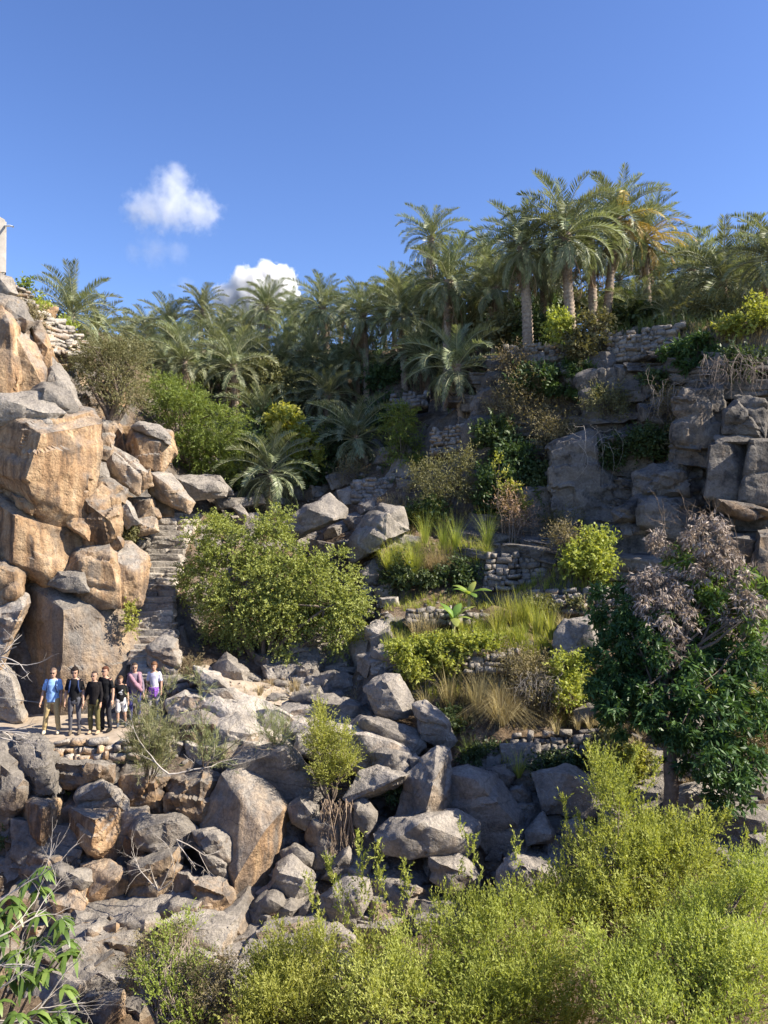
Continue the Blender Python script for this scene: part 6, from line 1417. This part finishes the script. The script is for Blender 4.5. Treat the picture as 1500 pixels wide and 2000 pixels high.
reed('green grass clump between banana and terrace edge', 930, 1245, 360, 1.0, .4, .5, M_GRASS, .018, 22.8, 5, .5)
reed('pale arching dry grass spilling over the lowest terrace', 985, 1415, 420, 1.5, .9, 1.0, M_DRYG, .014, 20.4, 3, .25)
reed('tall dry grass below the stone facing', 920, 1385, 380, 1.4, .45, .6, M_DRYG, .016, 21.1, 5, .35)
reed('dry grass clump in the middle of the bank', 970, 1395, 320, 1.1, .5, .7, M_DRYG, .016, 20.9, 4, .35)
reed('dry grass tuft above the hanging boulder', 860, 1385, 260, .9, .6, .8, M_DRYG, .016, 21.1, 3, .3)
reed('green rushes in the damp gully', 945, 1500, 220, 1.0, .5, .7, M_FEATH, .018, 19.7, 3, .3)
reed('dark rushes below the lowest terrace', 1010, 1510, 220, .9, .6, .9, M_GRASS, .016, 19.4, 3, .3)
reed('dry tuft under the dark rock at the shaded bank', 1085, 1545, 200, .8, .7, 1.0, M_DRYG, .014, 18.9, 3, .3)
reed('low dry grass strip at the foot of the path rocks', 545, 1350, 260, .45, .6, .6, M_DRYG, .016, 22.2, 6, .6)
reed('golden grass beside the flat brown rock', 1140, 1420, 260, .5, .5, .6, M_DRYG, .014, 20.2, 6, .7)
reed('tall dry grass on the sunny bank at the picture edge', 1490, 1420, 400, .9, .45, .6, M_DRYG, .016, 19.3, 6, .6)
reed('dry grass behind the dark leafed branches', 1440, 1360, 300, .7, .45, .6, M_DRYG, .016, 20.3, 6, .7)
reed('golden tuft beside the pale terrace boulder', 1100, 1230, 160, .6, .5, .6, M_DRYG, .016, 23.0, 3, .3)
reed('brown grass clump on the slope beside the shaded wall', 760, 990, 200, .8, .6, .8, M_DRYG, .02, 30.6, 4, .6)
reed('brown grass clump at the top of the reed slope', 800, 1020, 200, .8, .6, .8, M_DRYG, .02, 29.5, 4, .6)

def turf(label, regions, mat, name='grass'):
    rs = np.random.RandomState(len(label)); acc = Acc()
    for (x0, y0, x1, y1, n, h) in regions:
        for _ in range(n):
            px, py = rs.uniform(x0, x1), rs.uniform(y0, y1); Y = ground_at(px, py); p = P(px, py, Y)
            tuft_arrays(rs, np.array([p.x, p.y, ground_z(p.x, p.y) - .03]), 9, h * rs.uniform(.6, 1.2), .016, .5, .5, acc)
    o = link(name, acc.mesh(name, mat, False)); props(o, label, 'grass', kind='stuff')
turf('green grass growing along the terraces', [(750,1225,1080,1310,900,.42),(770,1300,900,1370,260,.35),(750,1165,960,1195,160,.3),(1000,1120,1210,1160,200,.35),(740,1060,960,1120,220,.5),(1360,1340,1500,1480,260,.35),(1080,1395,1200,1425,90,.22)], M_GRASS)
turf('dry straw coloured grass on the terrace fronts', [(860,1290,1180,1420,900,.42),(1000,1400,1195,1425,160,.22),(1180,1380,1500,1560,380,.35),(760,960,960,1060,200,.4),(940,690,1350,720,160,.4),(1330,640,1500,680,180,.4),(460,1335,700,1370,120,.2)], M_DRYG)
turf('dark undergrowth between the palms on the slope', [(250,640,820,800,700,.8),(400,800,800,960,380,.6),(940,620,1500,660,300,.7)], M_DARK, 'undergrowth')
# ------------------------------------------------------------------ the seven people on the ledge
def cloth(name, c, rough=.85, var=.18, scale=22):
    return simple_material(name, tuple(x * (1 - var) for x in c), tuple(min(1, x * (1 + var)) for x in c), scale, rough, .25, .01, .15)
M_SKIN = simple_material('skin', (.42, .25, .17), (.50, .31, .22), 6, .55, .05, .003, .3)
M_LENS = simple_material('dark_lens', (.012, .012, .014), None, 4, .15, 0, spec=.6)
M_LIP = simple_material('lip', (.33, .13, .11), None, 4, .5, 0)
M_EYE = simple_material('eye', (.05, .035, .03), None, 4, .25, 0, spec=.5)

def rings(rows, seg=20):
    """rows: (x, y, z, rx, ry); a closed surface of horizontal ellipses"""
    V = []; Fq = []; T3 = []
    for (x, y, z, rx, ry) in rows:
        for k in range(seg):
            a = 2 * math.pi * k / seg; V.append((x + rx * math.cos(a), y + ry * math.sin(a), z))
    for i in range(len(rows) - 1):
        for k in range(seg): Fq.append((i * seg + k, i * seg + (k + 1) % seg, (i + 1) * seg + (k + 1) % seg, (i + 1) * seg + k))
    n = len(V); V += [(rows[0][0], rows[0][1], rows[0][2]), (rows[-1][0], rows[-1][1], rows[-1][2])]; o = (len(rows) - 1) * seg
    for k in range(seg): T3 += [(n, (k + 1) % seg, k), (n + 1, o + k, o + (k + 1) % seg)]
    return V, Fq, T3

def capsule(pts, rad_, seg=12):
    """tapered limb with rounded ends"""
    pts = [Vector(p) for p in pts]
    d0 = (pts[0] - pts[1]).normalized(); d1 = (pts[-1] - pts[-2]).normalized()
    pp = [pts[0] + d0 * rad_[0] * .9, pts[0] + d0 * rad_[0] * .55] + pts + [pts[-1] + d1 * rad_[-1] * .55, pts[-1] + d1 * rad_[-1] * .9]
    rr = [rad_[0] * .35, rad_[0] * .8] + list(rad_) + [rad_[-1] * .8, rad_[-1] * .35]
    V, Q = tube_arrays(pp, rr, seg); n = len(V); V = np.concatenate([V, [np.array(pp[0])], [np.array(pp[-1])]])
    T3 = [(n, (k + 1) % seg, k) for k in range(seg)] + [(n + 1, (len(pp) - 1) * seg + k, (len(pp) - 1) * seg + (k + 1) % seg) for k in range(seg)]
    return [tuple(v) for v in V], [tuple(q) for q in Q], T3

def ball(c, r, n=10):
    c = Vector(c); r = Vector(r) if not isinstance(r, (int, float)) else Vector((r, r, r))
    rows = [(c.x, c.y, c.z + r.z * math.cos(math.pi * (1 - (i + .5) / n)), r.x * math.sin(math.pi * (i + .5) / n), r.y * math.sin(math.pi * (i + .5) / n)) for i in range(n)]
    return rings(rows, 14)

def skin_over(name, shapes, voxel, mat, parent, smooth=2, wrinkle=0.0, seed=0, dec=.5):
    """one continuous surface grown over overlapping closed shapes"""
    V = []; Fa = []
    for s in shapes:
        o = len(V); V += list(s[0])
        for f in list(s[1]) + list(s[2]): Fa.append(tuple(int(i) + o for i in f))
    me = bpy.data.meshes.new('tmp'); me.from_pydata(V, [], Fa); me.update()
    ob = bpy.data.objects.new('tmp', me); COL.objects.link(ob)
    bm = bmesh.new(); bm.from_mesh(me); bmesh.ops.recalc_face_normals(bm, faces=list(bm.faces)); bm.to_mesh(me); bm.free()
    m = ob.modifiers.new('r', 'REMESH'); m.mode = 'VOXEL'; m.voxel_size = voxel; m.use_smooth_shade = True
    if smooth:
        s = ob.modifiers.new('s', 'SMOOTH'); s.factor = .5; s.iterations = smooth
    dm = ob.modifiers.new('d', 'DECIMATE'); dm.ratio = dec
    dg = bpy.context.evaluated_depsgraph_get(); dg.update()
    out = bpy.data.meshes.new_from_object(ob.evaluated_get(dg)); bpy.data.objects.remove(ob); bpy.data.meshes.remove(me)
    if wrinkle:
        n = len(out.vertices); co = np.empty(n * 3, np.float32); out.vertices.foreach_get('co', co); co = co.reshape(-1, 3)
        nr = np.empty(n * 3, np.float32); out.vertices.foreach_get('normal', nr); nr = nr.reshape(-1, 3)
        w = fbm(co * np.array([9, 9, 17.]) + seed * 3.1, seed, 2); co = co + nr * (w * wrinkle)[:, None]; out.vertices.foreach_set('co', co.ravel())
    out.name = name; out.materials.clear(); out.materials.append(mat)
    out.polygons.foreach_set('use_smooth', np.ones(len(out.polygons), dtype=bool)); out.update()
    return link(name, out, parent)

def person(label, px, py, Y, H, top, bottom, shoe, hair, sleeve='short', legs='long', hairstyle='short', glasses=True, stance=.06, lean=0.0, turn=0.0, fem=False, build=1.0, sock=None, armout=(0, 0), fwd=(0, 0), seed=0):
    k = H / 1.75; q = P(px, py, Y); root = empty('person', (q.x, q.y, LEDGE + .035), label, 'person', 'people standing on the ledge', turn)
    sh = (.148 if fem else .163) * k * (.5 + .5 * build); hp = .095 * k
    def at(x, y, z): return Vector((x + lean * z, y, z))
    zs, zh, zc = 1.43 * k, .93 * k, .84 * k
    arms = {}; legsk = {}; body = []
    for i, s in enumerate((-1, 1)):
        S = at(s * sh, .01, zs); E = at(s * (sh + .045 * k + armout[i] * .6), .02 - fwd[i] * .3, 1.13 * k); Wr = at(s * (sh + .05 * k + armout[i]), -.05 * k - fwd[i], .89 * k)
        arms[s] = (S, E, Wr); legsk[s] = (at(s * hp, 0, zh), at(s * (hp + stance * .55), -.02, .49 * k), at(s * (hp + stance), .02, .08 * k))
        body.append(capsule([S, S.lerp(E, .5), E, E.lerp(Wr, .45), Wr], [.050 * k, .046 * k, .038 * k, .037 * k, .026 * k]))
        body.append(capsule([legsk[s][0], legsk[s][0].lerp(legsk[s][1], .5), legsk[s][1], legsk[s][1].lerp(legsk[s][2], .35), legsk[s][2]], [.082 * k, .072 * k, .052 * k, .053 * k, .034 * k]))
        # hand: palm, four fingers of different length, thumb from the side of the palm
        d = (Wr - E).normalized(); fr = Vector((0, -1, 0)); fr = (fr - d * fr.dot(d)).normalized(); sd_ = d.cross(fr)
        pc = Wr + d * .055 * k
        body.append(capsule([Wr, pc - fr * .012 * k, pc + d * .028 * k + fr * -.012 * k], [.024 * k, .026 * k, .025 * k], 8)); body.append(capsule([Wr + d * .02 * k, pc + fr * .014 * k, pc + d * .028 * k + fr * .016 * k], [.022 * k, .024 * k, .021 * k], 8))
        for j, (o, L) in enumerate(((.033, .072), (.011, .082), (-.011, .076), (-.033, .06))):
            b0 = pc + d * .03 * k + fr * o * k; b1 = b0 + d * L * .5 * k + sd_ * (-s) * .006; b2 = b0 + d * L * .92 * k + sd_ * s * (.022 if s > 0 else -.022) * s
            body.append(capsule([b0, b1, b2], [.0105 * k, .0098 * k, .0085 * k], 7))
        t0 = Wr + d * .03 * k + fr * .022 * k; body.append(capsule([t0, t0 + fr * .03 * k + d * .022 * k, t0 + fr * .036 * k + d * .05 * k], [.013 * k, .0115 * k, .0095 * k], 7))
    L_ = lean
    tb = [(0, .84, .115, .085), (0, .93, .150 if fem else .145, .105), (0, 1.05, .125 if fem else .140, .095), (0, 1.2, .145 * build, .105), (0, 1.34, .165 * build, .11), (0, 1.44, .15, .085), (0, 1.50, .07, .06)]
    body.append(rings([(L_ * z * k, .01, z * k, rx * k, ry * k) for (_, z, rx, ry) in tb]))
    body.append(capsule([at(0, .012, 1.42 * k), at(0, -.005, 1.56 * k)], [.056 * k, .05 * k]))
    zb = 1.515 * k; hh = .265 * k
    hr = [(.0, -.022, .026, .03), (.06, -.02, .043, .05), (.16, -.012, .055, .068), (.3, -.004, .063, .08), (.45, .0, .068, .088), (.6, .004, .072, .094), (.75, .008, .071, .093), (.88, .01, .058, .076), (.96, .01, .037, .048), (1, .01, .012, .016)]
    hx = L_ * (zb + hh * .5)
    body.append(rings([(hx, y * k, zb + hh * z, rx * k * 1.08, ry * k * 1.05) for (z, y, rx, ry) in hr]))
    body.append(capsule([(hx, -.088 * k, zb + hh * .52), (hx, -.107 * k, zb + hh * .38)], [.009 * k, .0135 * k], 8))   # nose
    for s in (-1, 1): body.append(ball((hx + s * .070 * k, .012 * k, zb + hh * .45), (.010 * k, .02 * k, .032 * k), 7))   # ears
    skin_over('body', body, .0095, M_SKIN, root, 1, dec=.3)
    # eyes, mouth
    for s in (-1, 1):
        b_ = ball((hx + s * .03 * k, -.087 * k, zb + hh * .52), (.0125 * k, .008 * k, .0075 * k), 7); link('eye', make_mesh('eye', b_[0], [np.array(b_[1]), np.array(b_[2])], M_EYE), root)
    b_ = ball((hx, -.086 * k, zb + hh * .205), (.023 * k, .010 * k, .0065 * k), 7); link('mouth', make_mesh('mouth', b_[0], [np.array(b_[1]), np.array(b_[2])], M_LIP), root)
    # hair
    U = ball((0, 0, 0), 1.0, 26); V = np.array(U[0]); ctr = np.array([hx, .012 * k, zb + hh * .60]); sc = np.array([.090, .112, .113]) * k
    puff = {'short': 1.0, 'curly': 1.2, 'bowl': 1.12, 'tied': 1.02, 'swept': 1.08}[hairstyle]
    R_ = sc * puff; n1 = fbm(V * (5 if hairstyle == 'curly' else 3.0) + seed, seed, 3) * (.10 if hairstyle == 'curly' else .045)
    low = {'short': -.18, 'curly': -.62, 'bowl': -.62, 'tied': -.5, 'swept': -.3}[hairstyle]; brow = {'short': .46, 'curly': .30, 'bowl': .22, 'tied': .5, 'swept': .38}[hairstyle]
    face = (V[:, 1] < -.18) & (V[:, 2] < brow) | (V[:, 2] < low) | ((V[:, 1] < .15) & (V[:, 2] < -.05) & (hairstyle in ('short', 'swept', 'tied')))
    f_ = np.where(face, .62, 1 + n1); V = ctr + V * R_ * f_[:, None]
    hm = cloth(hairstyle + '_hair', hair, .7, .35, 40); ho_ = link('hair', make_mesh('hair', V, [np.array(U[1]), np.array(U[2])], hm), root)
    if hairstyle == 'tied':
        t_ = ball((hx, .115 * k, zb + hh * .72), .035 * k, 9); link('bun', make_mesh('bun', t_[0], [np.array(t_[1]), np.array(t_[2])], hm), ho_)
    if glasses:
        g_ = []
        for s in (-1, 1): g_.append(ball((hx + s * .031 * k, -.096 * k, zb + hh * .52), (.026 * k, .007 * k, .019 * k), 8))
        g_.append(capsule([(hx - .02 * k, -.099 * k, zb + hh * .545), (hx + .02 * k, -.099 * k, zb + hh * .545)], [.004 * k, .004 * k], 6))
        for s in (-1, 1): g_.append(capsule([(hx + s * .056 * k, -.085 * k, zb + hh * .55), (hx + s * .075 * k, .01 * k, zb + hh * .53)], [.004 * k, .004 * k], 6))
        acc = Acc(); Vg = []; Q_ = []; T_ = []
        for g in g_:
            o = len(Vg); Vg += list(g[0]); Q_ += [tuple(int(i) + o for i in f) for f in g[1]]; T_ += [tuple(int(i) + o for i in f) for f in g[2]]
        link('sunglasses', make_mesh('sunglasses', Vg, [np.array(Q_), np.array(T_)], M_LENS), root)
    # shirt
    hem = .86 if not fem else .84
    tr = [(hem, .160 if not fem else .165, .122), (.93, .162, .125), (1.05, .152 if not fem else .14, .118), (1.2, .162 * build, .124), (1.34, .182 * build, .128), (1.43, .168, .10), (1.485, .085, .072)]
    tp = [rings([(L_ * z * k, .01, z * k, rx * k * (1 if z > 1.3 else build), ry * k * build) for (z, rx, ry) in tr])]
    for s in (-1, 1):
        S, E, Wr = arms[s]
        if sleeve == 'long': tp.append(capsule([S, S.lerp(E, .5), E, E.lerp(Wr, .5), E.lerp(Wr, .86)], [.056 * k, .053 * k, .047 * k, .043 * k, .036 * k]))
        else: tp.append(capsule([S, S.lerp(E, .45), S.lerp(E, .72)], [.055 * k, .057 * k, .059 * k]))
    skin_over('shirt', tp, .013, top, root, 2, .007, seed)
    # trousers or shorts
    bt = [rings([(L_ * z * k, .008, z * k, rx * k, ry * k) for (z, rx, ry) in ((.80, .10, .10), (.86, .150, .115), (.93, .160, .118), (1.02, .146, .110))])]
    for s in (-1, 1):
        A, B, C = legsk[s]
        if legs == 'long': bt.append(capsule([A, A.lerp(B, .5), B, B.lerp(C, .4), B.lerp(C, .93)], [.098 * k, .090 * k, .070 * k, .069 * k, .060 * k]))
        elif legs == 'slim': bt.append(capsule([A, A.lerp(B, .5), B, B.lerp(C, .4), B.lerp(C, .95)], [.092 * k, .080 * k, .059 * k, .060 * k, .043 * k]))
        else: bt.append(capsule([A, A.lerp(B, .5), A.lerp(B, .82)], [.098 * k, .096 * k, .096 * k]))
    skin_over('shorts' if legs == 'short' else 'trousers', bt, .013, bottom, root, 2, .008, seed + 3)
    for s in (-1, 1):
        C = legsk[s][2]; x = C.x; y = C.y
        skin_over('shoe', [rings([(x, y - .055 * k, -.005, .046 * k, .125 * k), (x, y - .055 * k, .03 * k, .047 * k, .13 * k), (x, y - .045 * k, .058 * k, .041 * k, .11 * k), (x, y + .005, .085 * k, .042 * k, .062 * k), (x, y + .012, .125 * k, .041 * k, .05 * k)])], .012, shoe, root, 2)
        if sock: skin_over('sock', [capsule([C + Vector((0, 0, .02)), C + Vector((0, 0, .16 * k))], [.045 * k, .05 * k])], .013, sock, root, 1)
    return root, k, at, arms

BLACK = cloth('black_cotton', (.013, .013, .015), .9, .3); BLACK2 = cloth('black_knit', (.016, .014, .015), .92, .3)
pr, k, at, ar = person('man in light blue shirt and khaki trousers with rucksack straps', 100, 1434, 20.5, 1.70, cloth('light_blue_cotton', (.30, .50, .82)), cloth('khaki', (.47, .36, .18)), cloth('beige_suede', (.55, .47, .36)), (.16, .11, .08), stance=.09, lean=.035, build=1.1, turn=.12, fwd=(.05, .0), armout=(.05, .02), seed=1)
def straps(root, k, at, mat, width=.022):
    for s in (-1, 1):
        skin_over('rucksack_strap', [capsule([at(s * .095 * k, .06 * k, 1.465 * k), at(s * .100 * k, -.075 * k, 1.43 * k), at(s * .115 * k, -.135 * k, 1.28 * k), at(s * .145 * k, -.09 * k, 1.14 * k)], [width * k] * 4)], .012, mat, root, 1)
def rucksack(root, k, at, mat, x=0.0, y=.2):
    skin_over('rucksack', [rings([(at(x, 0, z * k).x, y * k, z * k, rx * k, ry * k) for (z, rx, ry) in ((1.02, .11, .07), (1.06, .145, .095), (1.25, .15, .10), (1.4, .125, .085), (1.46, .07, .05))])], .016, mat, root, 2, .006, 4)
NAVY = cloth('navy_nylon', (.03, .05, .13), .6)
straps(pr, k, at, NAVY); rucksack(pr, k, at, NAVY)
pr, k, at, ar = person('tall youth with dark curly hair, black tee shirt and grey jeans', 146, 1436, 20.45, 1.72, BLACK, cloth('grey_denim', (.10, .10, .115)), cloth('brown_trainer', (.14, .11, .08)), (.022, .016, .013), hairstyle='curly', legs='slim', stance=.02, armout=(.03, .02), fwd=(-.03, .05), turn=.2, seed=2)
straps(pr, k, at, NAVY); rucksack(pr, k, at, NAVY)
pr, k, at, ar = person('woman in black long sleeved top and olive trousers', 184, 1434, 20.5, 1.62, BLACK2, cloth('olive_cotton', (.15, .13, .055)), cloth('tan_shoe', (.42, .30, .20)), (.055, .038, .03), sleeve='long', fem=True, stance=.02, armout=(.05, .03), fwd=(.08, .02), turn=-.12, build=1.08, seed=3)
pr, k, at, ar = person('man with reddish hair in black tee shirt and charcoal trousers', 207, 1430, 20.75, 1.69, BLACK, cloth('charcoal_cotton', (.03, .03, .036)), cloth('black_boot', (.015, .014, .014)), (.09, .035, .02), hairstyle='swept', stance=.03, lean=-.02, armout=(.0, .06), turn=-.3, seed=4)
pr, k, at, ar = person('small child in black printed tee shirt and white shorts', 238, 1421, 21.15, 1.36, BLACK, cloth('white_cotton', (.72, .70, .68)), cloth('grey_trainer', (.09, .10, .12)), (.11, .065, .035), hairstyle='bowl', glasses=False, legs='short', stance=.03, armout=(.05, .03), fwd=(.16, .04), turn=.25, lean=-.03, sock=cloth('grey_sock', (.10, .11, .14)), seed=5)
WHITEP = cloth('white_print', (.55, .56, .58), .9, .1)
pa_ = []
for (x, z, w, h, tl) in ((.02, 1.26, .05, .012, .5), (-.01, 1.22, .055, .014, .2), (.035, 1.2, .03, .010, -.4), (.05, 1.29, .022, .018, .3), (0, 1.17, .03, .007, .1), (.03, 1.14, .035, .006, 0)):
    p0 = at((x - w * math.cos(tl)) * k, -.118 * k, (z - w * math.sin(tl)) * k); p1 = at((x + w * math.cos(tl)) * k, -.118 * k, (z + w * math.sin(tl)) * k); pa_.append(capsule([p0, p0.lerp(p1, .5) + Vector((0, -.014 * k, 0)), p1], [h * k] * 3, 6))
V_ = []; Q_ = []; T_ = []
for g in pa_:
    o = len(V_); V_ += list(g[0]); Q_ += [tuple(int(i) + o for i in f) for f in g[1]]; T_ += [tuple(int(i) + o for i in f) for f in g[2]]
link('shirt_print', make_mesh('shirt_print', V_, [np.array(Q_), np.array(T_)], WHITEP), pr)
pr, k, at, ar = person('woman in mauve jacket and navy leggings with sunglasses', 263, 1415, 21.4, 1.66, cloth('grey_lilac_cotton', (.20, .16, .20)), cloth('navy_leggings', (.05, .05, .17)), cloth('dusty_shoe', (.24, .20, .17)), (.075, .048, .033), sleeve='long', hairstyle='tied', legs='slim', fem=True, stance=.02, armout=(.03, .05), fwd=(.05, .14), turn=.3, seed=6)
MAUVE = cloth('mauve_wool', (.33, .19, .23))
skin_over('draped_jacket', [capsule([at(-.13 * k, -.08 * k, 1.44 * k), at(-.03 * k, -.15 * k, 1.28 * k), at(.09 * k, -.165 * k, 1.12 * k), at(.20 * k, -.13 * k, .98 * k)], [.055 * k, .06 * k, .062 * k, .05 * k]), capsule([at(.13 * k, -.07 * k, 1.44 * k), at(.15 * k, -.12 * k, 1.28 * k), at(.16 * k, -.12 * k, 1.12 * k)], [.05 * k, .05 * k, .045 * k]), capsule([at(-.14 * k, .03, 1.44 * k), at(.14 * k, .03, 1.44 * k)], [.07 * k, .07 * k])], .014, MAUVE, pr, 2, .008, 3)
rucksack(pr, k, at, cloth('black_nylon', (.02, .02, .022), .6), -.12, .2)
pr, k, at, ar = person('boy in white tee shirt with purple cloth round his waist', 301, 1405, 21.95, 1.58, cloth('lavender_white_cotton', (.66, .64, .76)), cloth('pale_grey_cotton', (.46, .42, .45)), cloth('white_trainer', (.62, .61, .60)), (.15, .075, .04), hairstyle='bowl', glasses=False, legs='slim', stance=.04, armout=(.03, .03), build=.92, seed=7)
skin_over('waist_cloth', [rings([(at(0, 0, z * k).x, .0, z * k, rx * k, ry * k) for (z, rx, ry) in ((.70, .15, .115), (.76, .172, .135), (.9, .178, .14), (1.0, .165, .13))]), capsule([at(.06 * k, -.13 * k, .95 * k), at(.07 * k, -.145 * k, .72 * k)], [.035 * k, .028 * k])], .014, cloth('purple_cotton', (.26, .09, .50)), pr, 2, .008, 5)
# ------------------------------------------------------------------ clouds: closed bodies of vapour
def cloud(label, Y, puffs, dens, scale, ragged_, edge, seed):
    """puffs: (px, py, r_px) billows; density falls off round them and is broken up by noise"""
    s = Y / F; c0 = P(sum(p[0] for p in puffs) / len(puffs), sum(p[1] for p in puffs) / len(puffs), Y)
    m = bpy.data.materials.new('cloud_vapour'); m.use_nodes = True; n = m.node_tree.nodes; l = m.node_tree.links; n.clear()
    out = n.new('ShaderNodeOutputMaterial'); v = n.new('ShaderNodeVolumePrincipled'); v.inputs['Color'].default_value = (1, 1, 1, 1); v.inputs['Anisotropy'].default_value = 0.2
    pos = n.new('ShaderNodeTexCoord').outputs['Object']
    f = None; lo = Vector((1e9,) * 3); hi = -lo
    for (x, y, r) in puffs:
        c = P(x, y, Y) - c0; R_ = r * s
        d = n.new('ShaderNodeVectorMath'); d.operation = 'DISTANCE'; l.new(pos, d.inputs[0]); d.inputs[1].default_value = c
        g = math_(n, l, 'MULTIPLY_ADD', d.outputs['Value'], -1.0 / R_, 1.0); f = g if f is None else math_(n, l, 'SMOOTH_MAX', f, g, .15)
        e = R_ * (1 + .5 * ragged_)
        lo = Vector((min(lo[i], c[i] - e) for i in range(3))); hi = Vector((max(hi[i], c[i] + e) for i in range(3)))
    nz = noise_node(n, l, pos, scale / (puffs[0][2] * s), 6, .62)
    f = math_(n, l, 'MULTIPLY_ADD', math_(n, l, 'SUBTRACT', nz, .5), ragged_ * 2.2, f)
    f = ramp(n, l, f, [(0.06, (0, 0, 0)), (0.06 + edge, (1, 1, 1))], 'EASE')
    l.new(math_(n, l, 'MULTIPLY', f, dens), v.inputs['Density']); l.new(v.outputs[0], out.inputs['Volume'])
    b_ = ball(((lo + hi) / 2)[:], ((hi - lo) * .64)[:], 14)
    o = link('cloud', make_mesh('cloud', b_[0], [np.array(b_[1]), np.array(b_[2])], m), loc=c0); props(o, label, 'cloud'); o['kind'] = 'thing'
cy.volume_step_rate = .4; cy.volume_max_steps = 256
cloud('bright white cumulus cloud rising behind the palm tops', 1600, [(500,580,58),(452,590,42),(545,555,42),(522,540,34),(480,555,36),(562,585,32),(470,620,46)], .10, 3.0, .55, .22, 3)
cloud('soft triangular cloud alone in the blue sky', 1500, [(335,402,62),(290,410,50),(385,412,50),(340,362,46),(345,338,27),(264,414,32),(412,416,30)], .019, 3.2, .95, .85, 5)
cloud('faint wisp of cloud under the triangular cloud', 1500, [(300,490,40),(262,494,26),(345,492,30)], .006, 2.2, .8, .9, 7)
cloud('tiny faint cloud shred beside the cumulus', 1500, [(362,557,24),(340,560,14)], .006, 2.0, .8, .9, 8)
